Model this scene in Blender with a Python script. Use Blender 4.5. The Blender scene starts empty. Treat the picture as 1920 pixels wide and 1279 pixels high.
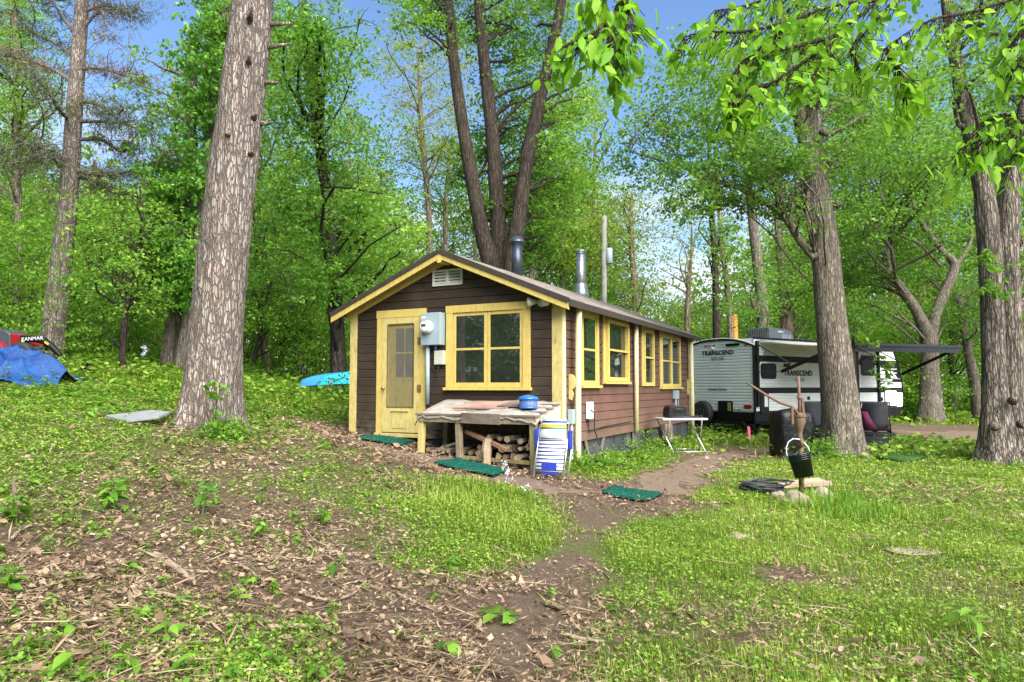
import bpy, bmesh, math, random
import numpy as np
from mathutils import Vector, Matrix
random.seed(7)
RNG = np.random.default_rng(11)
scene = bpy.context.scene
COL = scene.collection
PI = math.pi
# ---------------------------------------------------------------- camera model
H = 1.5
F = 1300.0
TH = math.atan(86.5 / F)
CT, ST = math.cos(TH), math.sin(TH)

def P(u, v, d):
    """the world point seen at photo pixel (u, v) at forward distance d"""
    x = (u - 960.0) / F; q = (639.5 - v) / F
    y = CT - ST * q; z = ST + CT * q
    return Vector((x / y * d, d, H + z / y * d))

def proj(A):
    A = np.asarray(A, dtype=float)
    x = A[..., 0]; y = A[..., 1]; z = A[..., 2] - H
    fy = y * CT + z * ST
    fz = -y * ST + z * CT
    fy = np.where(fy < 0.05, 0.05, fy)
    return 960.0 + F * x / fy, 639.5 - F * fz / fy

# ---------------------------------------------------------------- object helpers
def tag(o, label=None, cat=None, group=None, kind=None):
    if label: o['label'] = label
    if cat: o['category'] = cat
    if group: o['group'] = group
    if kind: o['kind'] = kind
    return o

def thing(name, label, cat, loc=(0, 0, 0), rotz=0.0, group=None):
    o = bpy.data.objects.new(name, None)
    o.empty_display_size = 0.2
    COL.objects.link(o)
    o.location = loc; o.rotation_euler = (0, 0, rotz)
    return tag(o, label, cat, group)

def copy_tree(o, parent=None):
    c = o.copy(); COL.objects.link(c)
    if parent is not None: c.parent = parent
    for ch in o.children: copy_tree(ch, c)
    return c

class MB:
    def __init__(self): self.v = []; self.f = []
    def add(self, vs, fs):
        b = len(self.v)
        self.v += [tuple(p) for p in vs]
        self.f += [tuple(i + b for i in f) for f in fs]
    def box(self, x0, x1, y0, y1, z0, z1):
        self.add([(x0,y0,z0),(x1,y0,z0),(x1,y1,z0),(x0,y1,z0),(x0,y0,z1),(x1,y0,z1),(x1,y1,z1),(x0,y1,z1)],
                 [(0,3,2,1),(4,5,6,7),(0,1,5,4),(1,2,6,5),(2,3,7,6),(3,0,4,7)])
    def bar(self, p, q, w, h, up=(0, 0, 1)):
        p = Vector(p); q = Vector(q); d = (q - p).normalized(); up = Vector(up)
        s = d.cross(up)
        if s.length < 1e-4: s = d.cross(Vector((1, 0, 0)))
        s.normalize(); t = s.cross(d).normalized()
        s = s * (w / 2); t = t * (h / 2)
        self.add([p-s-t, p+s-t, p+s+t, p-s+t, q-s-t, q+s-t, q+s+t, q-s+t],
                 [(0,3,2,1),(4,5,6,7),(0,1,5,4),(1,2,6,5),(2,3,7,6),(3,0,4,7)])
    def tube(self, pts, rad, n=8, cap=True, wob=0.0, rnd=None):
        pts = [Vector(p) for p in pts]
        if not isinstance(rad, (list, tuple)): rad = [rad] * len(pts)
        b = len(self.v); k = len(pts)
        ref = None
        for i, p in enumerate(pts):
            d = (pts[min(i + 1, k - 1)] - pts[max(i - 1, 0)])
            if d.length < 1e-7: d = Vector((0, 0, 1))
            d.normalize()
            if ref is None:
                ref = Vector((1, 0, 0)) if abs(d.x) < 0.8 else Vector((0, 1, 0))
            s = (ref - d * ref.dot(d)).normalized(); ref = s
            t = d.cross(s)
            for j in range(n):
                a = 2 * PI * j / n
                r = rad[i]
                if wob and rnd: r *= 1 + rnd.uniform(-wob, wob)
                self.v.append(tuple(p + s * (r * math.cos(a)) + t * (r * math.sin(a))))
        for i in range(k - 1):
            for j in range(n):
                j2 = (j + 1) % n
                self.f.append((b+i*n+j, b+i*n+j2, b+(i+1)*n+j2, b+(i+1)*n+j))
        if cap:
            self.f.append(tuple(b + j for j in range(n))[::-1])
            self.f.append(tuple(b + (k-1)*n + j for j in range(n)))
    def lathe(self, prof, n=16, M=None):
        b = len(self.v)
        for r, z in prof:
            for j in range(n):
                a = 2 * PI * j / n
                p = Vector((r * math.cos(a), r * math.sin(a), z))
                self.v.append(tuple(M @ p) if M is not None else tuple(p))
        for i in range(len(prof) - 1):
            for j in range(n):
                j2 = (j + 1) % n
                self.f.append((b+i*n+j, b+i*n+j2, b+(i+1)*n+j2, b+(i+1)*n+j))
        self.f.append(tuple(b + j for j in range(n))[::-1])
        self.f.append(tuple(b + (len(prof)-1)*n + j for j in range(n)))
    def prism(self, poly, ext):
        ext = Vector(ext); n = len(poly)
        vs = [Vector(p) for p in poly] + [Vector(p) + ext for p in poly]
        fs = [tuple(range(n))[::-1], tuple(range(n, 2 * n))]
        fs += [(i, (i+1) % n, n + (i+1) % n, n + i) for i in range(n)]
        self.add(vs, fs)
    def build(self, name, mat, parent=None, smooth=False, bevel=0.0, off=None):
        me = bpy.data.meshes.new(name)
        vs = self.v
        if off is not None: vs = [(p[0]-off[0], p[1]-off[1], p[2]-off[2]) for p in vs]
        me.from_pydata(vs, [], self.f)
        bm = bmesh.new(); bm.from_mesh(me)
        bmesh.ops.recalc_face_normals(bm, faces=bm.faces)
        bm.to_mesh(me); bm.free()
        if mat: me.materials.append(mat)
        if smooth: me.shade_smooth()
        o = bpy.data.objects.new(name, me); COL.objects.link(o)
        if parent is not None: o.parent = parent
        if bevel:
            m = o.modifiers.new('bevel', 'BEVEL'); m.width = bevel; m.segments = 2; m.limit_method = 'ANGLE'
        return o

def rrect(w, h, r, n=5):
    """rounded rectangle outline, centred"""
    out = []
    for cx, cy, a0 in ((w/2-r, h/2-r, 0), (-w/2+r, h/2-r, PI/2), (-w/2+r, -h/2+r, PI), (w/2-r, -h/2+r, 1.5*PI)):
        for i in range(n + 1):
            a = a0 + PI / 2 * i / n
            out.append((cx + r * math.cos(a), cy + r * math.sin(a)))
    return out

def np_mesh(name, V, nper, mat, parent=None, faces=None, smooth=False):
    """V (n, nper, 3): n polygons or n copies of a small face pattern"""
    n = V.shape[0]
    me = bpy.data.meshes.new(name)
    if faces is None: faces = [tuple(range(nper))]
    me.vertices.add(n * nper)
    me.vertices.foreach_set('co', np.ascontiguousarray(V, dtype=np.float32).ravel())
    base = (np.arange(n) * nper)[:, None]
    idx = np.concatenate([base + np.array(f)[None, :] for f in faces], axis=1)  # n, sum
    lens = [len(f) for f in faces]
    tot = np.tile(np.array(lens), n)
    me.loops.add(idx.size)
    me.loops.foreach_set('vertex_index', idx.ravel().astype(np.int32))
    me.polygons.add(len(tot))
    st = np.concatenate([[0], np.cumsum(tot)[:-1]])
    me.polygons.foreach_set('loop_start', st.astype(np.int32))
    me.polygons.foreach_set('loop_total', tot.astype(np.int32))
    me.update(calc_edges=True)
    if mat: me.materials.append(mat)
    if smooth: me.shade_smooth()
    o = bpy.data.objects.new(name, me); COL.objects.link(o)
    if parent is not None: o.parent = parent
    return o

def unit(a): return a / np.maximum(np.linalg.norm(a, axis=-1, keepdims=True), 1e-9)

def leaf_verts(Pn, size, rng, up=0.6, aspect=0.55, droop=0.15, dirs=None, shape=4):
    """leaf-sized folded quads (or six-point leaves) round the points Pn"""
    n = len(Pn)
    size = np.broadcast_to(np.asarray(size, dtype=float), (n,)) * rng.uniform(0.65, 1.3, n)
    nrm = rng.normal(size=(n, 3)); nrm = unit(nrm) * (1 - up); nrm[:, 2] += up; nrm = unit(nrm)
    d = rng.normal(size=(n, 3)) if dirs is None else dirs + rng.normal(size=(n, 3)) * 0.35
    d = d - nrm * (d * nrm).sum(1, keepdims=True); d = unit(d)
    s = np.cross(nrm, d)
    L = size[:, None]; W = L * aspect * 0.5
    base = Pn - d * L * 0.5
    tip = Pn + d * L * 0.5; tip[:, 2] -= (L * droop)[:, 0]
    fold = nrm * L * 0.08
    if shape == 4:
        a = Pn - d * L * 0.06 + s * W + fold
        b = Pn - d * L * 0.06 - s * W + fold
        return np.stack([base, a, tip, b], axis=1)
    q1 = Pn - d * L * 0.22; q2 = Pn + d * L * 0.14; q2[:, 2] -= (L * droop * 0.3)[:, 0]
    return np.stack([base, q1 + s*W*0.85 + fold, q2 + s*W*0.9 + fold, tip, q2 - s*W*0.9 + fold, q1 - s*W*0.85 + fold, q1, q2], axis=1)
LEAF8 = [(0, 1, 6), (6, 1, 2, 7), (7, 2, 3), (0, 6, 5), (6, 7, 4, 5), (7, 3, 4)]
# ---------------------------------------------------------------- materials
def nm(name):
    m = bpy.data.materials.new(name); m.use_nodes = True
    nt = m.node_tree; nt.nodes.clear()
    out = nt.nodes.new('ShaderNodeOutputMaterial')
    return m, nt, out
def N(nt, t, **kw):
    n = nt.nodes.new(t)
    for k, v in kw.items(): setattr(n, k, v)
    return n
def ramp(nt, fac, stops):
    r = N(nt, 'ShaderNodeValToRGB'); el = r.color_ramp.elements
    while len(el) > 1: el.remove(el[-1])
    el[0].position = stops[0][0]; el[0].color = (*stops[0][1], 1)
    for p, c in stops[1:]:
        e = el.new(p); e.color = (*c, 1)
    nt.links.new(fac, r.inputs['Fac'])
    return r.outputs['Color']
def coords(nt, scale=(1, 1, 1), kind='Object', rot=(0, 0, 0)):
    tc = N(nt, 'ShaderNodeTexCoord'); mp = N(nt, 'ShaderNodeMapping')
    mp.inputs['Scale'].default_value = scale; mp.inputs['Rotation'].default_value = rot
    nt.links.new(tc.outputs[kind], mp.inputs['Vector'])
    return mp.outputs['Vector']
def noise(nt, vec, scale, detail=5, rough=0.6):
    n = N(nt, 'ShaderNodeTexNoise'); n.inputs['Scale'].default_value = scale
    n.inputs['Detail'].default_value = detail; n.inputs['Roughness'].default_value = rough
    nt.links.new(vec, n.inputs['Vector'])
    return n.outputs['Fac']
def mixc(nt, fac, a, b, mode='MIX'):
    m = N(nt, 'ShaderNodeMix', data_type='RGBA', blend_type=mode)
    for sock, val in ((m.inputs[0], fac), (m.inputs[6], a), (m.inputs[7], b)):
        if isinstance(val, (int, float)): sock.default_value = val
        elif isinstance(val, tuple): sock.default_value = (*val, 1)
        else: nt.links.new(val, sock)
    return m.outputs[2]
def bump(nt, h, strength, dist):
    b = N(nt, 'ShaderNodeBump'); b.inputs['Strength'].default_value = strength; b.inputs['Distance'].default_value = dist
    nt.links.new(h, b.inputs['Height'])
    return b.outputs['Normal']
def bsdf(nt, out, col, rough=0.6, metal=0.0, spec=0.5, normal=None):
    b = N(nt, 'ShaderNodeBsdfPrincipled')
    if isinstance(col, tuple): b.inputs['Base Color'].default_value = (*col, 1)
    else: nt.links.new(col, b.inputs['Base Color'])
    if isinstance(rough, (int, float)): b.inputs['Roughness'].default_value = rough
    else: nt.links.new(rough, b.inputs['Roughness'])
    b.inputs['Metallic'].default_value = metal
    b.inputs['Specular IOR Level'].default_value = spec
    if normal is not None: nt.links.new(normal, b.inputs['Normal'])
    nt.links.new(b.outputs[0], out.inputs['Surface'])
    return b

def m_plain(name, c, rough=0.5, metal=0.0, var=0.25, scale=6, spec=0.5, bumps=0.0):
    """one paint or plastic with slight mottling"""
    m, nt, out = nm(name)
    v = coords(nt)
    f = noise(nt, v, scale)
    lo = tuple(x * (1 - var) for x in c); hi = tuple(min(1, x * (1 + var)) for x in c)
    col = ramp(nt, f, [(0.3, lo), (0.7, hi)])
    nr = bump(nt, noise(nt, v, scale * 8), bumps, 0.01) if bumps else None
    bsdf(nt, out, col, rough, metal, spec, nr)
    return m

def m_worn(name, c, dirt, amount=0.5, rough=0.6, stretch=(3, 3, 1), scale=3.0):
    """weathered paint: base colour with dirty, flaked patches of its own"""
    m, nt, out = nm(name)
    v = coords(nt, stretch)
    f = noise(nt, v, scale, 8, 0.7)
    g = noise(nt, coords(nt), 45, 4, 0.7)
    base = ramp(nt, noise(nt, v, scale * 2.3), [(0.3, tuple(x * 0.82 for x in c)), (0.7, tuple(min(1, x * 1.12) for x in c))])
    k = ramp(nt, f, [(0.72 - amount * 0.3, (0, 0, 0)), (0.85 - amount * 0.22, (1, 1, 1))])
    k2 = ramp(nt, g, [(0.58, (0, 0, 0)), (0.7, (0.6, 0.6, 0.6))])
    col = mixc(nt, k, base, dirt)
    col = mixc(nt, k2, col, dirt)
    bsdf(nt, out, col, rough, 0, 0.35, bump(nt, g, 0.25, 0.004))
    return m

def m_wood(name, c1, c2, stretch=(2, 14, 14), rough=0.8, scale=3.0):
    m, nt, out = nm(name)
    v = coords(nt, stretch)
    f = noise(nt, v, scale, 8, 0.7)
    g = noise(nt, coords(nt), 2.5, 4)
    col = ramp(nt, f, [(0.3, c1), (0.7, c2)])
    col = mixc(nt, ramp(nt, g, [(0.4, (0, 0, 0)), (0.75, (0.7, 0.7, 0.7))]), col, tuple(x * 0.45 for x in c1))
    bsdf(nt, out, col, rough, 0, 0.3, bump(nt, f, 0.5, 0.01))
    return m

def m_bark(name, dark, mid, light, sx=14.0, sz=3.0, depth=0.05, moss=0.0, tint=None):
    m, nt, out = nm(name)
    v0 = coords(nt, (sx, sx, sz))
    wn = N(nt, 'ShaderNodeTexNoise'); wn.inputs['Scale'].default_value = 0.7; wn.inputs['Detail'].default_value = 4
    nt.links.new(v0, wn.inputs['Vector'])
    add = N(nt, 'ShaderNodeVectorMath', operation='MULTIPLY_ADD')
    nt.links.new(wn.outputs['Color'], add.inputs[0]); add.inputs[1].default_value = (1.6, 1.6, 1.6)
    nt.links.new(v0, add.inputs[2])
    vo = N(nt, 'ShaderNodeTexVoronoi', feature='DISTANCE_TO_EDGE'); vo.inputs['Scale'].default_value = 1.0
    nt.links.new(add.outputs[0], vo.inputs['Vector'])
    vc = N(nt, 'ShaderNodeTexVoronoi'); vc.inputs['Scale'].default_value = 1.0
    nt.links.new(add.outputs[0], vc.inputs['Vector'])
    fine = noise(nt, coords(nt, (sx * 2, sx * 2, sz * 3)), 1.5, 8, 0.75)
    crack = ramp(nt, vo.outputs['Distance'], [(0.0, (0, 0, 0)), (0.16, (1, 1, 1))])
    sep = N(nt, 'ShaderNodeSeparateColor'); nt.links.new(vc.outputs['Color'], sep.inputs[0])
    tone = N(nt, 'ShaderNodeMath', operation='MULTIPLY_ADD'); nt.links.new(sep.outputs[0], tone.inputs[0])
    tone.inputs[1].default_value = 0.35; nt.links.new(fine, tone.inputs[2])
    col = ramp(nt, tone.outputs[0], [(0.45, mid), (0.85, light)])
    if tint is not None:
        col = mixc(nt, ramp(nt, sep.outputs[1], [(0.72, (0, 0, 0)), (0.95, (0.75, 0.75, 0.75))]), col, tint)
    v2 = N(nt, 'ShaderNodeVectorMath', operation='MULTIPLY'); nt.links.new(add.outputs[0], v2.inputs[0]); v2.inputs[1].default_value = (.33, .33, .22)
    vb = N(nt, 'ShaderNodeTexVoronoi', feature='DISTANCE_TO_EDGE'); vb.inputs['Scale'].default_value = 1.0; nt.links.new(v2.outputs[0], vb.inputs['Vector'])
    fis = ramp(nt, vb.outputs['Distance'], [(0.0, (0.15, 0.15, 0.15)), (0.11, (1, 1, 1))])
    soft = ramp(nt, fine, [(0.35, (0.35, 0.35, 0.35)), (0.6, (1, 1, 1))])
    crack = mixc(nt, 1.0, mixc(nt, soft, (1, 1, 1), crack), fis, 'MULTIPLY')
    big = noise(nt, coords(nt), 1.3, 4)
    col = mixc(nt, ramp(nt, big, [(0.35, (0, 0, 0)), (0.7, (0.55, 0.55, 0.55))]), col, mid)
    col = mixc(nt, crack, dark, col)
    if moss:
        g = noise(nt, coords(nt), 1.7, 5)
        col = mixc(nt, ramp(nt, g, [(0.55, (0, 0, 0)), (0.75, (moss, moss, moss))]), col, (0.07, 0.085, 0.025))
    hm = N(nt, 'ShaderNodeMath', operation='MULTIPLY_ADD'); nt.links.new(fine, hm.inputs[0]); hm.inputs[1].default_value = 0.4
    nt.links.new(crack, hm.inputs[2])
    bsdf(nt, out, col, 0.9, 0, 0.15, bump(nt, hm.outputs[0], 0.9, depth))
    return m

def m_leaf(name, stops, trans=0.5, tcol=(0.25, 0.48, 0.04), rough=0.45, big=0.25):
    """leaf: reflects and lets light through; each leaf its own tone"""
    m, nt, out = nm(name)
    geo = N(nt, 'ShaderNodeNewGeometry')
    nz = noise(nt, coords(nt, kind='Object'), big, 3)
    ad = N(nt, 'ShaderNodeMath', operation='MULTIPLY_ADD')
    nt.links.new(nz, ad.inputs[0]); ad.inputs[1].default_value = 1.1
    sc = N(nt, 'ShaderNodeMath', operation='MULTIPLY_ADD'); nt.links.new(geo.outputs['Random Per Island'], sc.inputs[0])
    sc.inputs[1].default_value = 0.75; sc.inputs[2].default_value = -0.42
    nt.links.new(sc.outputs[0], ad.inputs[2])
    col = ramp(nt, ad.outputs[0], stops)
    b = N(nt, 'ShaderNodeBsdfPrincipled'); nt.links.new(col, b.inputs['Base Color'])
    b.inputs['Roughness'].default_value = rough; b.inputs['Specular IOR Level'].default_value = 0.22
    t = N(nt, 'ShaderNodeBsdfTranslucent')
    nt.links.new(mixc(nt, 0.55, col, tcol), t.inputs['Color'])
    mx = N(nt, 'ShaderNodeMixShader'); mx.inputs[0].default_value = trans
    nt.links.new(b.outputs[0], mx.inputs[1]); nt.links.new(t.outputs[0], mx.inputs[2])
    nt.links.new(mx.outputs[0], out.inputs['Surface'])
    return m

M = {}
G_ = lambda a, b, c: [(0.1, a), (0.5, b), (0.95, c)]
M['leaf_mid'] = m_leaf('maple_leaf', G_((0.05, 0.125, 0.018), (0.13, 0.285, 0.035), (0.29, 0.46, 0.065)))
M['leaf_bright'] = m_leaf('young_leaf', G_((0.075, 0.18, 0.022), (0.19, 0.37, 0.042), (0.39, 0.55, 0.08)))
M['leaf_dark'] = m_leaf('dark_leaf', G_((0.03, 0.08, 0.016), (0.075, 0.17, 0.03), (0.17, 0.31, 0.05)))
M['leaf_ivy'] = m_leaf('vine_leaf', G_((0.04, 0.13, 0.016), (0.10, 0.26, 0.03), (0.24, 0.44, 0.06)), 0.35, rough=0.35)
M['leaf_yellow'] = m_leaf('yellow_green_leaf', G_((0.12, 0.18, 0.015), (0.23, 0.30, 0.025), (0.36, 0.40, 0.05)), tcol=(0.42, 0.46, 0.03))
M['leaf_far'] = m_leaf('distant_leaf', G_((0.08, 0.15, 0.03), (0.18, 0.30, 0.05), (0.33, 0.44, 0.09)), tcol=(0.28, 0.42, 0.06))
M['leaf_near'] = m_leaf('overhanging_leaf', G_((0.07, 0.21, 0.015), (0.20, 0.44, 0.025), (0.38, 0.60, 0.06)), 0.55, (0.32, 0.62, 0.035), 0.45, 2.0)
M['needle'] = m_leaf('pine_needle', G_((0.03, 0.05, 0.015), (0.07, 0.10, 0.03), (0.13, 0.15, 0.06)), 0.2, (0.2, 0.25, 0.05))
M['needle_dead'] = m_leaf('dead_needle', G_((0.07, 0.05, 0.03), (0.14, 0.105, 0.07), (0.22, 0.17, 0.12)), 0.2, (0.25, 0.18, 0.1))
M['grass'] = m_leaf('grass_blade', G_((0.09, 0.15, 0.014), (0.23, 0.34, 0.035), (0.42, 0.48, 0.10)), 0.38, (0.36, 0.48, 0.03), big=0.9)
M['clover'] = m_leaf('clover_leaf', G_((0.06, 0.14, 0.016), (0.17, 0.30, 0.035), (0.34, 0.45, 0.08)), 0.36, (0.32, 0.46, 0.03), big=0.9)
M['weed'] = m_leaf('weed_leaf', G_((0.05, 0.14, 0.014), (0.12, 0.27, 0.025), (0.22, 0.39, 0.045)), 0.38, (0.32, 0.5, 0.03), big=0.7)
M['straw'] = m_leaf('dry_leaf', G_((0.07, 0.043, 0.025), (0.25, 0.168, 0.10), (0.50, 0.375, 0.245)), 0.12, (0.3, 0.2, 0.1), 0.8, 1.2)
M['litter_leaf'] = m_leaf('fallen_leaf', G_((0.10, 0.06, 0.034), (0.22, 0.145, 0.09), (0.36, 0.26, 0.17)), 0.12, (0.3, 0.18, 0.08), 0.8, 1.2)
M['petal'] = m_leaf('phlox_petal', G_((0.55, 0.5, 0.6), (0.75, 0.7, 0.8), (0.85, 0.82, 0.88)), 0.3, (0.8, 0.75, 0.85))
M['bark_pine'] = m_bark('pine_bark', (0.075, 0.058, 0.046), (0.23, 0.185, 0.152), (0.45, 0.395, 0.35), 30, 7.0, 0.03, tint=(0.33, 0.23, 0.17))
M['bark_grey'] = m_bark('grey_bark', (0.055, 0.042, 0.032), (0.19, 0.155, 0.12), (0.40, 0.345, 0.28), 44, 5.5, 0.022, 0.35)
M['bark_dark'] = m_bark('dark_bark', (0.016, 0.012, 0.009), (0.05, 0.038, 0.029), (0.115, 0.09, 0.07), 34, 5, 0.02, 0.3)
M['bark_far'] = m_bark('pale_bark', (0.08, 0.06, 0.045), (0.20, 0.155, 0.115), (0.36, 0.29, 0.22), 12, 2.5, 0.03, 0.25)
M['bark_old'] = m_bark('shaggy_bark', (0.03, 0.023, 0.018), (0.17, 0.135, 0.105), (0.42, 0.36, 0.30), 30, 4.0, 0.04, 0.2)
M['yellow'] = m_worn('yellow_paint', (0.55, 0.415, 0.115), (0.22, 0.15, 0.07), 0.3, 0.55)
M['yellow_old'] = m_worn('weathered_yellow_paint', (0.52, 0.42, 0.155), (0.20, 0.145, 0.08), 0.55, 0.65)
M['cream'] = m_worn('cream_paint', (0.70, 0.62, 0.36), (0.35, 0.27, 0.14), 0.2, 0.5)
M['white_trim'] = m_worn('old_white_paint', (0.50, 0.50, 0.43), (0.2, 0.17, 0.12), 0.35, 0.6)
M['black'] = m_plain('black_plastic', (0.008, 0.008, 0.009), 0.5, spec=0.25)
M['black_matte'] = m_plain('black_canvas', (0.016, 0.016, 0.02), 0.75)
M['rubber'] = m_plain('tyre_rubber', (0.018, 0.018, 0.019), 0.7)
M['galv'] = m_plain('galvanised_steel', (0.42, 0.43, 0.44), 0.35, 0.85, 0.2, 12)
M['alu'] = m_plain('aluminium_tube', (0.62, 0.63, 0.64), 0.3, 0.8, 0.1)
M['pipe_black'] = m_plain('stove_pipe_black', (0.045, 0.055, 0.075), 0.38, 0.4)
M['grey_box'] = m_plain('grey_enamel', (0.27, 0.34, 0.37), 0.4, 0.0, 0.08)
M['white_plastic'] = m_plain('white_plastic', (0.68, 0.70, 0.70), 0.35, 0, 0.06)
M['beige_box'] = m_plain('beige_plastic', (0.45, 0.45, 0.37), 0.5, 0, 0.1)
M['brass'] = m_plain('old_brass', (0.35, 0.24, 0.09), 0.4, 0.8)
M['lens'] = m_plain('lamp_lens', (0.62, 0.62, 0.48), 0.15, 0, 0.1)
M['rust'] = m_worn('rusty_brown_iron', (0.14, 0.08, 0.052), (0.22, 0.13, 0.07), 0.5, 0.65)
M['rust_yel'] = m_worn('rusty_cast_iron', (0.145, 0.092, 0.05), (0.08, 0.045, 0.025), 0.5, 0.7)
M['old_wood'] = m_wood('weathered_wood', (0.16, 0.125, 0.08), (0.36, 0.29, 0.19), (14, 14, 2))
M['post_wood'] = m_wood('mossy_post_wood', (0.13, 0.11, 0.05), (0.31, 0.26, 0.12), (14, 14, 2))
M['plank'] = m_wood('red_brown_plank', (0.22, 0.10, 0.06), (0.36, 0.18, 0.12), (3, 14, 14))
M['plank_red'] = m_wood('faded_red_board', (0.27, 0.16, 0.12), (0.42, 0.29, 0.23), (3, 14, 14))
M['plank_grey'] = m_wood('grey_brown_board', (0.12, 0.09, 0.07), (0.24, 0.19, 0.15), (3, 14, 14))
M['log_end'] = m_wood('split_firewood', (0.20, 0.14, 0.08), (0.42, 0.31, 0.20), (8, 8, 8))
M['log_bark'] = m_bark('firewood_bark', (0.05, 0.04, 0.03), (0.17, 0.135, 0.10), (0.34, 0.28, 0.21), 30, 10, 0.02)
M['pole_wood'] = m_wood('grey_pole_wood', (0.15, 0.14, 0.125), (0.29, 0.275, 0.25), (16, 16, 1.2))
M['timber'] = m_wood('pink_tan_timber', (0.36, 0.25, 0.17), (0.60, 0.45, 0.33), (3, 14, 14))
M['stick'] = m_wood('dead_stick', (0.22, 0.155, 0.10), (0.46, 0.36, 0.25), (20, 20, 20))
M['stick_dark'] = m_wood('rotten_stick', (0.08, 0.055, 0.035), (0.22, 0.16, 0.11), (20, 20, 20))
M['stone'] = m_worn('field_stone', (0.30, 0.245, 0.18), (0.16, 0.14, 0.09), 0.45, 0.85, (1, 1, 1), 4)
M['slab'] = m_worn('grey_slab', (0.20, 0.205, 0.21), (0.12, 0.115, 0.1), 0.35, 0.8, (1, 1, 1), 4)
M['blue_lid'] = m_plain('blue_plastic', (0.02, 0.13, 0.52), 0.18, 0, 0.1)
M['kayak_blue'] = m_plain('blue_kayak_plastic', (0.05, 0.27, 0.66), 0.3, 0, 0.08)
M['kayak_teal'] = m_plain('turquoise_kayak_plastic', (0.03, 0.42, 0.60), 0.3, 0, 0.08)
M['orange'] = m_plain('orange_paint', (0.75, 0.27, 0.03), 0.6)
M['pink'] = m_plain('pink_tape', (0.85, 0.12, 0.26), 0.5, 0, 0.1)
M['purple'] = m_plain('purple_fabric', (0.12, 0.008, 0.05), 0.8)
M['red'] = m_plain('red_tractor_paint', (0.26, 0.010, 0.014), 0.3, 0, 0.12)
M['graphite'] = m_plain('graphite_hood', (0.055, 0.065, 0.075), 0.3, 0, 0.1)
M['label_yellow'] = m_plain('yellow_sticker', (0.75, 0.48, 0.03), 0.5, 0, 0.05)
M['taillight'] = m_plain('red_lens', (0.28, 0.02, 0.015), 0.2, 0, 0.1)
M['steel_white'] = m_plain('white_wire', (0.8, 0.8, 0.78), 0.4, 0, 0.05)
M['plate'] = m_plain('yellowed_panel', (0.50, 0.42, 0.17), 0.4, 0, 0.1)
M['rv_white'] = m_plain('caravan_white_aluminium', (0.68, 0.71, 0.68), 0.4, 0, 0.05, 2, 0.4)
M['rv_black'] = m_plain('caravan_black_band', (0.007, 0.0065, 0.0075), 0.5, 0, 0.1, spec=0.2)
M['rv_roof'] = m_plain('caravan_roof_membrane', (0.62, 0.60, 0.55), 0.6)
M['awning'] = m_plain('awning_fabric', (0.52, 0.50, 0.44), 0.7, 0, 0.12, 4)
M['awning_dark'] = m_plain('awning_roll_fabric', (0.022, 0.024, 0.027), 0.7, 0, 0.2, 12, 0.2)
M['door_paint'] = M['yellow_old']
M['cord'] = m_plain('black_cable', (0.02, 0.02, 0.022), 0.5)
M['hose'] = m_plain('grey_black_hose', (0.05, 0.05, 0.055), 0.45, 0, 0.4, 20)
M['bucket'] = m_plain('dark_green_bucket', (0.012, 0.02, 0.018), 0.22, 0, 0.2)
M['chair_blue'] = m_plain('blue_webbing', (0.015, 0.035, 0.33), 0.6, 0, 0.15)
M['table_white'] = m_plain('white_folding_top', (0.62, 0.62, 0.62), 0.4, 0, 0.06)

def m_glass(name, tint=(0.012, 0.016, 0.012), rough=0.02, ior=1.9):
    m, nt, out = nm(name)
    v = coords(nt)
    nr = bump(nt, noise(nt, v, 1.6, 2), 0.06, 0.05)
    b = bsdf(nt, out, ramp(nt, noise(nt, v, 3), [(0.3, tint), (0.7, tuple(x * 2 for x in tint))]), rough, 0, 0.5, nr)
    b.inputs['IOR'].default_value = ior
    return m
M['glass'] = m_glass('old_window_glass')
M['glass_rv'] = m_glass('tinted_glass', (0.004, 0.004, 0.005), 0.1, 1.15)

def m_screen():
    m, nt, out = nm('insect_screen')
    d = N(nt, 'ShaderNodeBsdfDiffuse')
    f = noise(nt, coords(nt), 4, 5)
    nt.links.new(ramp(nt, f, [(0.3, (0.10, 0.09, 0.06)), (0.7, (0.20, 0.18, 0.12))]), d.inputs['Color'])
    t = N(nt, 'ShaderNodeBsdfTransparent')
    mx = N(nt, 'ShaderNodeMixShader'); mx.inputs[0].default_value = 0.26
    nt.links.new(t.outputs[0], mx.inputs[1]); nt.links.new(d.outputs[0], mx.inputs[2])
    nt.links.new(mx.outputs[0], out.inputs['Surface'])
    return m
M['screen'] = m_screen()
M['blind'] = m_plain('grey_window_blind', (0.16, 0.17, 0.17), 0.4, 0, 0.15)
def m_wire():
    """fine mesh cloth or plastic cage wall: holes let the view through"""
    m, nt, out = nm('blue_clear_plastic')
    d = N(nt, 'ShaderNodeBsdfPrincipled'); d.inputs['Base Color'].default_value = (0.25, 0.36, 0.6, 1); d.inputs['Roughness'].default_value = 0.15
    t = N(nt, 'ShaderNodeBsdfTransparent'); t.inputs['Color'].default_value = (0.75, 0.83, 0.95, 1)
    mx = N(nt, 'ShaderNodeMixShader'); mx.inputs[0].default_value = 0.4
    nt.links.new(t.outputs[0], mx.inputs[1]); nt.links.new(d.outputs[0], mx.inputs[2])
    nt.links.new(mx.outputs[0], out.inputs['Surface'])
    return m
M['clear_blue'] = m_wire()

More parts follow.
